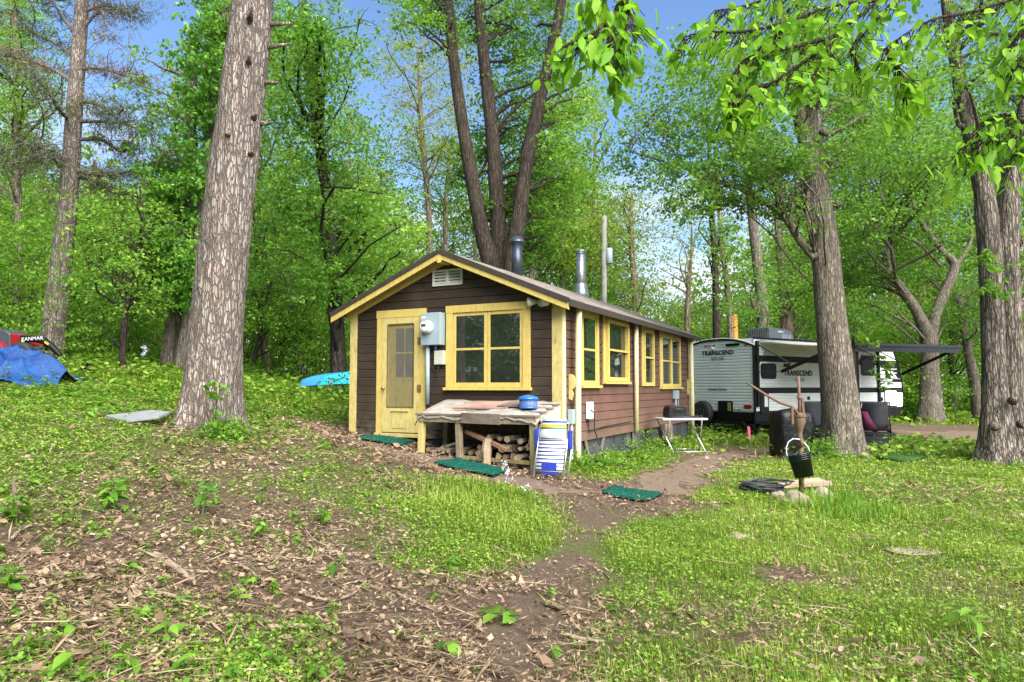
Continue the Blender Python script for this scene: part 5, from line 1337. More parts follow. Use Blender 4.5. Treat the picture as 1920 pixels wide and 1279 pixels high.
# utility pole and orange post
up_ = on_ground(1132, 31.0); ub = up_
pole = thing('utility_pole', 'grey wooden utility pole with a can transformer behind the cabin roof', 'utility pole', ub)
tz = P(1136, 405, 31).z - ub.z
b = MB(); b.tube([(0, 0, -.3), (.05, 0, tz * .5), (.1, 0, tz)], [.15, .13, .11], 10); pl_ = b.build('pole', M['pole_wood'], pole, True)
z0 = P(1143, 495, 31).z - ub.z; z1 = P(1143, 466, 31).z - ub.z
b = MB(); b.lathe([(.13, z0), (.15, z0 + .02), (.15, z1 - .02), (.13, z1), (.02, z1 + .01)], 16, Matrix.Translation((.30, -.05, 0))); t_ = b.build('transformer', M['grey_box'], pole, True)
b = MB(); b.tube([(.30, -.05, z1), (.30, -.05, z1 + .22)], .04, 8); b.build('bushing', M['black'], t_, True)
b = MB(); b.bar((.06, 0, z1 - .1), (.30, -.05, z1 - .1), .06, .06); b.bar((.06, 0, z0 + .15), (.30, -.05, z0 + .15), .06, .06); b.build('bracket', M['graphite'], pole)
opst = on_ground(1382, 30.0); op = thing('marker_post', 'orange painted post standing behind the caravan roof', 'post', opst)
hh = P(1382, 590, 30).z - opst.z
b = MB(); b.tube([(0, 0, -.2), (0, 0, hh)], .11, 10); b.build('post', M['orange'], op, True)
# ---------------------------------------------------------------- trees
def inpoly(u, v, poly):
    ins = np.zeros(np.shape(u), bool); n = len(poly)
    for i in range(n):
        x0, y0 = poly[i]; x1, y1 = poly[(i + 1) % n]
        c = ((y0 > v) != (y1 > v)) & (u < (x1 - x0) * (v - y0) / ((y1 - y0) if y1 != y0 else 1e-9) + x0)
        ins ^= c
    return ins
# clearings in the canopy: (outline as seen from the clearing in front of the cabin, how open)
GAPS = [([(205,-80),(352,-80),(372,60),(330,118),(240,90),(205,30)], .97), ([(60,80),(325,100),(330,330),(200,350),(60,330)], .62),
        ([(520,-80),(720,-80),(735,55),(560,58),(525,20)], .7), ([(668,40),(850,60),(845,170),(835,300),(842,400),(790,430),(745,330),(690,220)], .48),
        ([(935,150),(1010,150),(990,280),(955,300)], .4),
        ([(1072,-80),(1285,-80),(1275,60),(1205,110),(1195,190),(1225,290),(1205,350),(1120,360),(1085,240),(1120,160)], .72),
        ([(1190,350),(1325,385),(1322,520),(1305,575),(1190,520)], .75), ([(1318,395),(1335,390),(1340,520),(1320,560)], .95),
        ([(1368,390),(1402,385),(1412,560),(1380,560)], .95), ([(1425,400),(1450,400),(1455,480),(1428,500)], .9),
        ([(1578,-80),(1655,-80),(1650,70),(1600,90)], .85), ([(1780,60),(1840,60),(1840,115),(1790,115)], .8),
        ([(490,215),(520,215),(520,275),(490,275)], .8)]
def gap_keep(Pn, rng, strength=1.0, jit=16):
    u, v = proj(Pn)
    u = u + rng.normal(0, jit, u.shape); v = v + rng.normal(0, jit, v.shape)
    keep = np.ones(len(u), bool)
    for poly, k in GAPS:
        keep &= ~(inpoly(u, v, poly) & (rng.random(len(u)) < k * strength))
    return keep
def spray_points(C, R, sprays, per, rng, flat=.7, gaps=1.0):
    """leaf positions: clumps -> sprays -> leaves, layered like real foliage"""
    C = np.asarray(C); R = np.asarray(R); n = len(C)
    off = np.clip(rng.normal(size=(n, sprays, 3)) * .62, -1.5, 1.5) * R[:, None, None]; off[..., 2] *= flat
    S = (C[:, None] + off).reshape(-1, 3); RS = np.repeat(R, sprays)
    if gaps > 0:
        k = gap_keep(S, rng, gaps); S = S[k]; RS = RS[k]
    m = len(S)
    if m == 0: return np.zeros((0, 3)), S
    o = rng.normal(size=(m, per, 3)) * (RS * .23)[:, None, None]; o[..., 2] *= .36
    o[..., 2] -= np.abs(o[..., 0] + o[..., 1]) * .25
    return (S[:, None] + o).reshape(-1, 3), S
def region(poly, d0, d1, n, r0, r1, rng):
    """clump centres filling an outline between two distances"""
    us = [p[0] for p in poly]; vs = [p[1] for p in poly]; C = []; R = []
    while len(C) < n:
        u = rng.uniform(min(us), max(us)); v = rng.uniform(min(vs), max(vs))
        if not inpoly(np.array([u]), np.array([v]), poly)[0]: continue
        C.append(P(u, v, rng.uniform(d0, d1))); R.append(rng.uniform(r0, r1))
    return C, R
def limb(b, p, q, r0, r1, rng, n=6, bend=.12, sides=5):
    p = Vector(p); q = Vector(q); L_ = (q - p).length
    off = Vector(rng.normal(size=3)) * L_ * bend; off.z = abs(off.z)
    pts = []
    for k in range(n + 1):
        t = k / n; pts.append(p.lerp(q, t) + off * math.sin(PI * t) + Vector(rng.normal(size=3)) * L_ * .012 * (0 < k < n))
    b.tube(pts, [r0 + (r1 - r0) * k / n for k in range(n + 1)], sides, False)
    return pts
def smooth_path(pts, rad, per=6):
    """Catmull-Rom through the given points"""
    P_ = [Vector(p) for p in pts]; out = []; rr_o = []
    for i in range(len(P_) - 1):
        p0 = P_[max(i-1, 0)]; p1 = P_[i]; p2 = P_[i+1]; p3 = P_[min(i+2, len(P_)-1)]
        for k in range(per):
            t = k / per
            out.append(.5 * ((2*p1) + (p2-p0)*t + (2*p0-5*p1+4*p2-p3)*t*t + (3*p1-p0-3*p2+p3)*t**3)); rr_o.append(rad[i] + (rad[i+1]-rad[i])*t)
    out.append(P_[-1]); rr_o.append(rad[-1]); return out, rr_o
def trunk_tube(b, pts, rad, n, rng, flare=True, lump=.05, per=6):
    pts, rad = smooth_path(pts, rad, per)
    # even lumps and root flare
    s = len(b.v)
    if flare:
        for i in range(min(len(rad), per * 2)): rad[i] *= 1 + .42 * math.exp(-i / 1.8)
    b.tube(pts, rad, n, True)
    ph = rng.uniform(0, 6, 4)
    for i, c in enumerate(pts):
        for j in range(n):
            k = s + i * n + j; v = Vector(b.v[k]); a = 2*PI*j/n
            f = 1 + lump * (math.sin(3*a + ph[0] + i*.13) * .6 + math.sin(5*a + ph[1] - i*.21) * .4 + .5*math.sin(i*.9 + ph[2] + 2*a))
            if flare and i < per: f += .16 * math.sin(5*a + ph[3]) * (1 - i/per)
            b.v[k] = tuple(c + (v - c) * f)
    return pts, rad
class Tree:
    def __init__(s, name, label, u, d, seed, bark='bark_dark', cat='tree', group=None):
        s.rng = np.random.default_rng(seed); s.d = d
        p = on_ground(u, d); s.base = p; s.bark = bark
        s.root = thing(name, label, cat, p, 0, group); s.sk = []; s.tb = MB(); s.leafV = {}
    def stem(s, px, n=12, base=True, lump=.05, dd=0.0, per=6, flare=None):
        """px: (u, v, width in px[, extra depth]) from the ground up"""
        pts = []; rad = []
        for k, q in enumerate(px):
            d = s.d + dd + (q[3] if len(q) > 3 else 0)
            p = P(q[0], q[1], d)
            if k == 0 and base: p.z = gz1(p.x, p.y) - .12
            pts.append(p); rad.append(q[2] / 2 * d / F)
        a, r = trunk_tube(s.tb, pts, rad, n, s.rng, base if flare is None else flare, lump, per)
        s.sk += list(zip(a, r)); return a, r
    def limbs(s, C, k=1.0, rmax=.06, slope=.5, twigs=3, R=None):
        if not s.sk: return
        A = np.array([p for p, _ in s.sk]); rd = np.array([r for _, r in s.sk])
        for i, c in enumerate(C):
            if s.rng.random() > k: continue
            c = np.array(c)
            h = np.hypot(A[:, 0]-c[0], A[:, 1]-c[1]); want = c[2] - h * slope
            cost = np.abs(A[:, 2] - want) + h * .35
            j = int(np.argmin(cost)); r0 = min(rd[j] * .55, rmax)
            pts = limb(s.tb, A[j], c, r0, .008 + r0 * .12, s.rng)
            for _ in range(twigs):
                q = pts[int(s.rng.integers(2, len(pts)))]; rad = (R[i] if R is not None else .6)
                limb(s.tb, q, q + Vector(s.rng.normal(size=3)) * rad * .55 + Vector((0, 0, rad * .3)), .012, .004, s.rng, 3, .1, 4)
    def leaves(s, C, R, sprays, per, size, mat='leaf_mid', flat=.7, gaps=1.0, up=.5, aspect=.62, droop=.15, shape=4):
        if shape == 4 and aspect > .5 and per > 8: size *= .72; per = int(per * 1.15); sprays = int(sprays * 1.25)
        Pn, S = spray_points(C, R, sprays, per, s.rng, flat, gaps)
        if len(Pn) == 0: return
        V = leaf_verts(Pn, size, s.rng, up, aspect, droop, None, shape)
        s.leafV.setdefault((mat, shape), []).append(V)
    def raw(s, V, mat, shape=4): s.leafV.setdefault((mat, shape), []).append(V)
    def done(s, crown='crown'):
        off = s.base
        if s.tb.v: s.tb.build('trunk', M[s.bark], s.root, True, off=off)
        for (mat, shape), L_ in s.leafV.items():
            V = np.concatenate(L_) - np.array(off)[None, None, :]
            np_mesh(crown, V, V.shape[1], M[mat], s.root, LEAF8 if shape == 8 else None)
        return s.root
LEAFCOUNT = 0
def canopy(t, poly, d0, d1, n, r0, r1, sprays, per, size, mat, limbs=.8, rmax=.06, **kw):
    C, R = region(poly, d0, d1, n, r0, r1, t.rng)
    if limbs:
        k = gap_keep(np.array(C), t.rng, .9); t.limbs([c for c, q in zip(C, k) if q], limbs, rmax, R=[r for r, q in zip(R, k) if q])
    t.leaves(C, R, sprays, per, size, mat, **kw)

# --- the big pine in front
t = Tree('pine_tree', 'largest grey pine trunk in front, plated bark and dead branch stubs, left of the cabin', 389, 9.6, 1, 'bark_pine')
a, r = t.stem([(389, 800, 112), (404, 640, 97), (424, 430, 90), (448, 230, 84), (470, 40, 78), (486, -110, 72), (500, -330, 64), (512, -620, 50)], 40, True, .018, per=8)
for (u, v, q, w, L_) in ((512, 46, 548, 44, .10), (508, 90, 545, 82, .06), (503, 155, 522, 155, .045), (497, 232, 512, 230, .05), (468, 38, 474, 12, .05), (466, 118, 468, 104, .06), (476, 222, 480, 214, .05), (470, 290, 473, 284, .04), (428, 252, 426, 250, .03)):
    p = P(u - 14 if q > u + 12 else u, v, 9.6 - (.0 if q > u + 12 else .30)); q2 = P(q, w, 9.6 - (.0 if q > u + 12 else .46))
    t.tb.tube([p, (p + q2) / 2, q2], [.045, .03, .018], 8)
C, R = region([(380,-560),(700,-560),(640,-160),(420,-160)], 8.8, 10.8, 14, .5, .8, t.rng)
t.limbs(C, 1, .05, .1)
t.leaves(C, R, 10, 26, .16, 'needle', aspect=.08, up=.2, gaps=0)
t.done()
ivy_young = Tree('young_plant', 'pale green seedling climbing at the foot of the big pine trunk', 408, 8.95, 3, 'bark_far', 'plant')
C, R = region([(395,700),(425,715),(418,790),(395,790)], 8.8, 9.0, 7, .05, .1, ivy_young.rng); ivy_young.tb.tube([P(404,795,8.95), P(407,740,8.92), P(410,712,8.9)], [.008,.006,.003], 5)
ivy_young.leaves(C, R, 3, 4, .085, 'weed', gaps=0); ivy_young.done('leaves')

# --- pine on the left with dead lower branches
t = Tree('pine_tree', 'slender pine leaning right behind the tractor, with bare dead branches', 97, 17.5, 5, 'bark_pine')
t.stem([(97, 650, 40), (112, 520, 37), (128, 370, 33), (140, 200, 28), (150, 60, 25), (157, -60, 22), (165, -300, 16)], 20, True, .02)
dead = [[(118,320),(95,295),(60,300),(0,310)],[(130,225),(110,205),(85,165),(60,150)],[(143,318),(180,328),(225,325),(285,305),(330,288)],[(150,228),(190,228),(240,235),(290,250)],
        [(152,130),(185,128),(230,140),(270,155)],[(150,60),(190,20),(195,75)],[(138,60),(110,20),(80,-10)],[(140,110),(110,85),(60,60),(0,20)],[(150,190),(180,195),(215,215),(235,200)],
        [(125,300),(85,280),(40,270),(0,290)],[(147,330),(190,345),(220,360)],[(140,160),(100,130),(40,110),(0,105)],[(160,20),(200,10),(240,25),(262,20)],[(145,262),(190,262),(230,285),(250,260),(300,210)]]
for pl in dead:
    dz = t.rng.uniform(-1.6, 1.2)
    pts = [P(u, v, 17.5 + dz * i / 2) for i, (u, v) in enumerate(pl)]
    pts, rad = smooth_path(pts, [.055 * (1 - .8 * i / (len(pl) - 1)) for i in range(len(pl))], 5)
    t.tb.tube(pts, rad, 6)
    for q in pts[3:]:
        for _ in range(3): limb(t.tb, q, q + Vector(t.rng.normal(size=3)) * .45 + Vector((0, 0, -.05)), .011, .003, t.rng, 4, .2, 4)
    C = [q for q in pts[4:]]
    t.leaves(C, [.42] * len(C), 6, 22, .13, 'needle' if t.rng.random() < .6 else 'needle_dead', aspect=.10, up=.15, gaps=.0, flat=.5)
C, R = region([(40,-260),(290,-260),(240,30),(170,60),(60,40)], 16, 19, 26, .4, .7, t.rng); t.limbs(C, 1, .05, .15)
t.leaves(C, R, 9, 26, .15, 'needle', aspect=.10, up=.2, gaps=.5)
C, R = region([(60,300),(300,310),(285,385),(200,420),(120,380)], 16.5, 19, 12, .4, .6, t.rng)
t.leaves(C, R, 8, 26, .14, 'needle_dead', aspect=.09, up=.1, gaps=.0); t.leaves(C[:6], R[:6], 8, 22, .14, 'needle', aspect=.09, up=.1, gaps=.0)
t.done()

# --- vine-covered twin trunk behind the big pine
t = Tree('vine_covered_tree', 'broad twin trunk wrapped in dark green vine leaves, behind the big pine', 350, 16.8, 6, 'bark_grey')
t.stem([(362, 690, 57.0), (374, 560, 47.8), (388, 420, 42.3), (400, 280, 38.6), (416, 120, 33.1), (428, 0, 27.6), (440, -200, 22.1)], 22, True, .03)
t.stem([(322, 690, 38.6), (334, 560, 33.1), (346, 420, 27.6), (355, 300, 22.1), (360, 170, 18.4), (362, 60, 14.7)], 18, True, .03, .4)
C = []; R = []
for (u, v, w) in ((352,250,70),(330,300,60),(310,330,40),(345,350,70),(300,380,30),(340,400,60),(380,330,30),(350,440,60),(315,450,40),(330,490,50),(290,440,25),(350,520,40),(325,545,40),(370,180,30),(400,100,25),(395,40,25),(420,30,30),(385,230,30),(360,560,30),(300,500,25),(405,10,30),(380,60,20),(370,120,25),(395,160,20)):
    for _ in range(4):
        C.append(P(u + t.rng.normal(0, w * .4), v + t.rng.normal(0, w * .35), 16.4 + t.rng.uniform(-.7, .6))); R.append(.42)
t.leaves(C, R, 7, 12, .17, 'leaf_ivy', gaps=0, up=.35, droop=.3)
t.limbs(C[::4], .8, .03, .3, 1)
canopy(t, [(255,110),(330,90),(370,150),(365,220),(300,235),(250,190)], 16, 19, 12, .5, .8, 10, 16, .15, 'leaf_bright')
canopy(t, [(365,-60),(440,-60),(440,40),(370,70)], 15.5, 18, 10, .5, .8, 9, 16, .15, 'leaf_ivy')
t.done()

# --- dark leaning trunk left of the cabin
t = Tree('maple_tree', 'dark slender trunk with leafy sides standing just left of the cabin roof', 637, 18.6, 8, 'bark_dark')
t.stem([(637, 705, 27), (630, 560, 25), (620, 420, 23), (606, 320, 21), (592, 220, 18), (580, 120, 15), (570, 20, 11), (566, -120, 8)], 16, True, .03)
canopy(t, [(515,40),(600,20),(650,130),(700,240),(690,330),(560,320),(510,210)], 16, 20, 34, .55, .95, 12, 15, .15, 'leaf_mid', limbs=.4, rmax=.028)
canopy(t, [(540,300),(700,300),(720,420),(700,540),(645,560),(530,540),(510,420)], 16, 20.5, 40, .5, .95, 12, 15, .15, 'leaf_mid', limbs=.4, rmax=.03)
canopy(t, [(520,-80),(720,-80),(700,60),(640,90),(560,60)], 16, 20, 16, .5, .85, 11, 14, .15, 'leaf_mid', limbs=.4, rmax=.025)
canopy(t, [(540,20),(615,40),(610,90),(550,90)], 14.5, 15.5, 6, .4, .6, 12, 16, .15, 'leaf_ivy')
canopy(t, [(660,330),(760,360),(760,470),(690,480)], 14.5, 18.5, 9, .5, .8, 11, 14, .14, 'leaf_bright')
t.done()

# --- three-stemmed maple behind the cabin
t = Tree('maple_tree', 'tall dark maple with three diverging stems rising behind the cabin roof', 938, 22.0, 9, 'bark_dark')
t.stem([(934, 720, 52), (924, 520, 40), (905, 440, 29), (882, 320, 26), (862, 200, 23), (848, 90, 20), (838, -60, 15), (830, -260, 9)], 16, True, .03)
t.stem([(944, 720, 44), (940, 520, 36), (934, 420, 30), (926, 290, 27), (914, 170, 24), (902, 60, 21), (893, -60, 17), (885, -260, 9)], 16, True, .03, .25)
t.stem([(950, 720, 42), (957, 540, 33), (974, 400, 28), (990, 290, 26), (1014, 180, 24), (1038, 80, 21), (1056, -20, 17), (1075, -200, 8)], 16, True, .03, -.5)
canopy(t, [(705,-60),(850,-60),(850,60),(740,70)], 20, 25, 20, .7, 1.1, 12, 15, .19, 'leaf_mid')
canopy(t, [(840,-80),(1085,-80),(1070,120),(990,140),(860,90)], 21.8, 27, 44, .8, 1.3, 13, 16, .19, 'leaf_mid')
canopy(t, [(945,120),(1030,140),(1010,300),(960,330),(930,250)], 22.8, 26.5, 20, .7, 1.1, 12, 15, .19, 'leaf_bright')
canopy(t, [(960,290),(1060,260),(1090,420),(1000,480),(940,470)], 22.6, 26.5, 24, .7, 1.1, 12, 15, .19, 'leaf_mid')
canopy(t, [(840,230),(930,210),(940,330),(900,420),(850,380)], 22.8, 26, 16, .6, .9, 11, 13, .18, 'leaf_mid')
canopy(t, [(890,380),(1020,400),(1010,500),(930,500)], 22.6, 25.5, 12, .5, .9, 12, 15, .18, 'leaf_dark')
canopy(t, [(1040,100),(1130,130),(1140,240),(1090,330),(1040,280)], 21, 26, 18, .6, 1.0, 11, 13, .18, 'leaf_bright', gaps=.7)
t.done()

# --- leaning maple before the caravan
t = Tree('maple_tree', 'leaning grey maple trunk standing in front of the caravan awning', 1584, 14.5, 10, 'bark_grey')
a, r = t.stem([(1584, 856, 79.1), (1577, 770, 67.1), (1568, 690, 61.1), (1556, 580, 53.3), (1548, 480, 49.9), (1534, 380, 49.9), (1520, 290, 44.7)], 34, True, .025, per=8)
t.stem([(1524, 320, 31.0), (1500, 220, 25.8), (1478, 120, 21.5), (1462, 10, 17.2), (1450, -140, 12.0), (1440, -320, 6.9)], 16, False, .03, flare=False)
t.stem([(1524, 320, 32.7), (1526, 220, 29.2), (1516, 120, 24.9), (1506, 30, 20.6), (1500, -140, 12.9), (1496, -320, 6.9)], 16, False, .03, .1, flare=False)
t.stem([(1528, 484, 17.2), (1500, 452, 13.8), (1470, 408, 12.9), (1425, 374, 10.3), (1380, 352, 6.9), (1300, 330, 4.3)], 10, False, .03, -.1, flare=False)
t.stem([(1468, 404, 9.5), (1462, 350, 8.6), (1440, 290, 6.9), (1420, 245, 4.3), (1395, 190, 2.6)], 8, False, .03, -.1, flare=False)
t.stem([(1527, 440, 12.0), (1514, 410, 8.6), (1516, 360, 6.9)], 8, False, .03, -.2, flare=False)
t.stem([(1425, 372, 7.7), (1340, 335, 6.0), (1250, 305, 4.3), (1175, 282, 2.6)], 8, False, .03, .3, flare=False)
for (u, v, q, w) in ((1541, 246, 1551, 252), (1568, 385, 1576, 380), (1560, 640, 1572, 634)):
    t.tb.tube([P(u, v, 14.3), P(q, w, 14.2)], [.09, .05], 10)
canopy(t, [(1270,90),(1480,40),(1500,200),(1440,260),(1290,250)], 12.5, 16.5, 40, .45, .8, 11, 13, .12, 'leaf_mid', gaps=.6, limbs=.4, rmax=.025)
canopy(t, [(1130,250),(1230,250),(1300,250),(1300,330),(1200,350),(1125,310)], 13, 16, 16, .35, .6, 9, 11, .115, 'leaf_dark', gaps=0, limbs=.4, rmax=.02)
canopy(t, [(1180,150),(1290,120),(1300,260),(1210,260)], 13, 16, 18, .35, .65, 8, 10, .115, 'leaf_mid', gaps=0, limbs=.4, rmax=.02)
canopy(t, [(1270,260),(1460,240),(1500,330),(1420,385),(1290,385)], 12, 15.5, 40, .4, .7, 11, 14, .13, 'leaf_dark', gaps=.2, limbs=.35, rmax=.022)
canopy(t, [(1420,330),(1520,330),(1520,470),(1450,430)], 13.5, 16.5, 12, .4, .7, 10, 13, .12, 'leaf_mid')
canopy(t, [(1440,-120),(1580,-120),(1570,160),(1450,120)], 13, 16.5, 26, .5, .8, 11, 14, .13, 'leaf_mid')
canopy(t, [(1560,180),(1640,160),(1650,300),(1580,330)], 13.5, 16.5, 14, .4, .7, 11, 14, .12, 'leaf_mid')
t.done()
sap = Tree('sapling', 'spindly young sapling with few leaves beside the leaning trunk at the caravan', 1618, 15.6, 13, 'bark_dark')
sap.stem([(1618, 840, 9), (1606, 740, 8), (1600, 660, 7), (1603, 610, 4)], 7, True, .03)
sap.tb.tube([P(1601,650,15.6), P(1640,668,15.4), P(1664,700,15.3)], [.012,.009,.004], 5); sap.tb.tube([P(1602,690,15.6), P(1630,640,15.6)], [.010,.004], 5)
C = [P(u, v, 15.4) for u, v in ((1610,640),(1635,645),(1650,672),(1660,690),(1668,705),(1645,700),(1655,720),(1632,628),(1605,625),(1670,680))]
sap.leaves(C, [.14]*len(C), 5, 6, .10, 'leaf_bright', gaps=0); sap.done()

# --- forked tree beyond the caravan
t = Tree('forked_tree', 'mossy tree forking into a wide V behind the awning end', 1742, 29.0, 14, 'bark_grey')
t.stem([(1745, 775, 39.6), (1744, 700, 31.7), (1742, 640, 29.0), (1722, 590, 19.8), (1700, 555, 17.2), (1672, 515, 15.2), (1660, 480, 14.5), (1674, 435, 11.2), (1660, 390, 7.3), (1640, 330, 4.6)], 16, True, .04)
t.stem([(1742, 645, 23.8), (1752, 600, 19.8), (1766, 560, 18.5), (1790, 500, 15.8), (1765, 470, 13.2), (1735, 430, 9.9), (1715, 390, 7.3), (1705, 340, 5.3)], 14, False, .04, .1, flare=False)
t.stem([(1790, 500, 9.9), (1812, 470, 7.9), (1822, 440, 5.9), (1815, 390, 4.0)], 10, False, .03, .2, flare=False)
t.stem([(1676, 440, 6.6), (1720, 455, 5.9), (1765, 500, 5.3)], 8, False, .03, .3, flare=False)
t.stem([(1738, 435, 6.6), (1752, 380, 5.3), (1758, 310, 3.3)], 8, False, .03, .3, flare=False)
canopy(t, [(1560,250),(1700,180),(1800,230),(1820,400),(1760,440),(1580,420)], 25, 33, 60, .9, 1.5, 14, 15, .22, 'leaf_mid', rmax=.09)
canopy(t, [(1560,420),(1660,440),(1650,560),(1580,600)], 27, 33, 18, .7, 1.1, 13, 14, .2, 'leaf_dark')
canopy(t, [(1680,440),(1800,420),(1820,560),(1780,610),(1700,560)], 30, 34, 16, .7, 1.1, 12, 12, .2, 'leaf_mid')
t.done()

# --- broad double-trunked maple at the right edge
t = Tree('maple_tree', 'broad pale double trunk with a deep seam, nearest on the right edge', 1882, 13.5, 15, 'bark_old')
t.stem([(1868, 862, 68.9), (1866, 760, 43.7), (1863, 640, 38.6), (1858, 500, 38.6), (1850, 410, 38.6), (1842, 345, 33.6), (1822, 260, 28.6), (1803, 170, 25.2), (1788, 90, 21.8), (1774, 0, 18.5), (1760, -160, 11.8)], 26, True, .05, per=7)
t.stem([(1900, 862, 63.8), (1896, 760, 45.4), (1893, 640, 42.0), (1888, 500, 42.0), (1890, 400, 42.0), (1900, 320, 35.3), (1918, 230, 28.6), (1934, 120, 23.5), (1950, -60, 16.8)], 26, True, .05, .12, per=7)
for (u, v, q, w) in ((1898, 752, 1906, 748), (1866, 800, 1858, 798), (1914, 795, 1922, 800)):
    t.tb.tube([P(u, v, 13.2), P(q, w, 13.05)], [.09, .05], 10)
C, R = region([(1838,460),(1880,470),(1885,560),(1845,545)], 12.8, 13.1, 9, .12, .2, t.rng); t.leaves(C, R, 5, 6, .11, 'leaf_mid', gaps=0)
canopy(t, [(1760,-100),(1990,-100),(1990,180),(1830,200),(1780,120)], 12, 16, 34, .5, .9, 12, 14, .13, 'leaf_mid')
canopy(t, [(1790,180),(1960,200),(1980,340),(1900,360),(1830,300)], 13.8, 17, 16, .4, .7, 12, 14, .12, 'leaf_mid')
canopy(t, [(1905,400),(1990,360),(1990,560),(1920,560)], 14, 17, 12, .4, .7, 12, 14, .12, 'leaf_bright')
t.done()

# --- thin dark tree left of the twin trunk
t = Tree('slender_tree', 'thin dark crooked trunk in the undergrowth between the two pines', 232, 15.5, 16, 'bark_dark')
t.stem([(231, 698, 13), (231, 640, 11), (236, 580, 10), (250, 520, 9), (262, 470, 8), (270, 410, 6), (262, 350, 4)], 9, True, .04)
t.stem([(232, 655, 7), (215, 640, 5), (195, 620, 3)], 6, False, .03, flare=False)
canopy(t, [(160,380),(300,370),(310,500),(290,590),(180,600),(150,480)], 14, 18, 34, .5, .85, 11, 14, .13, 'leaf_bright')
t.done()

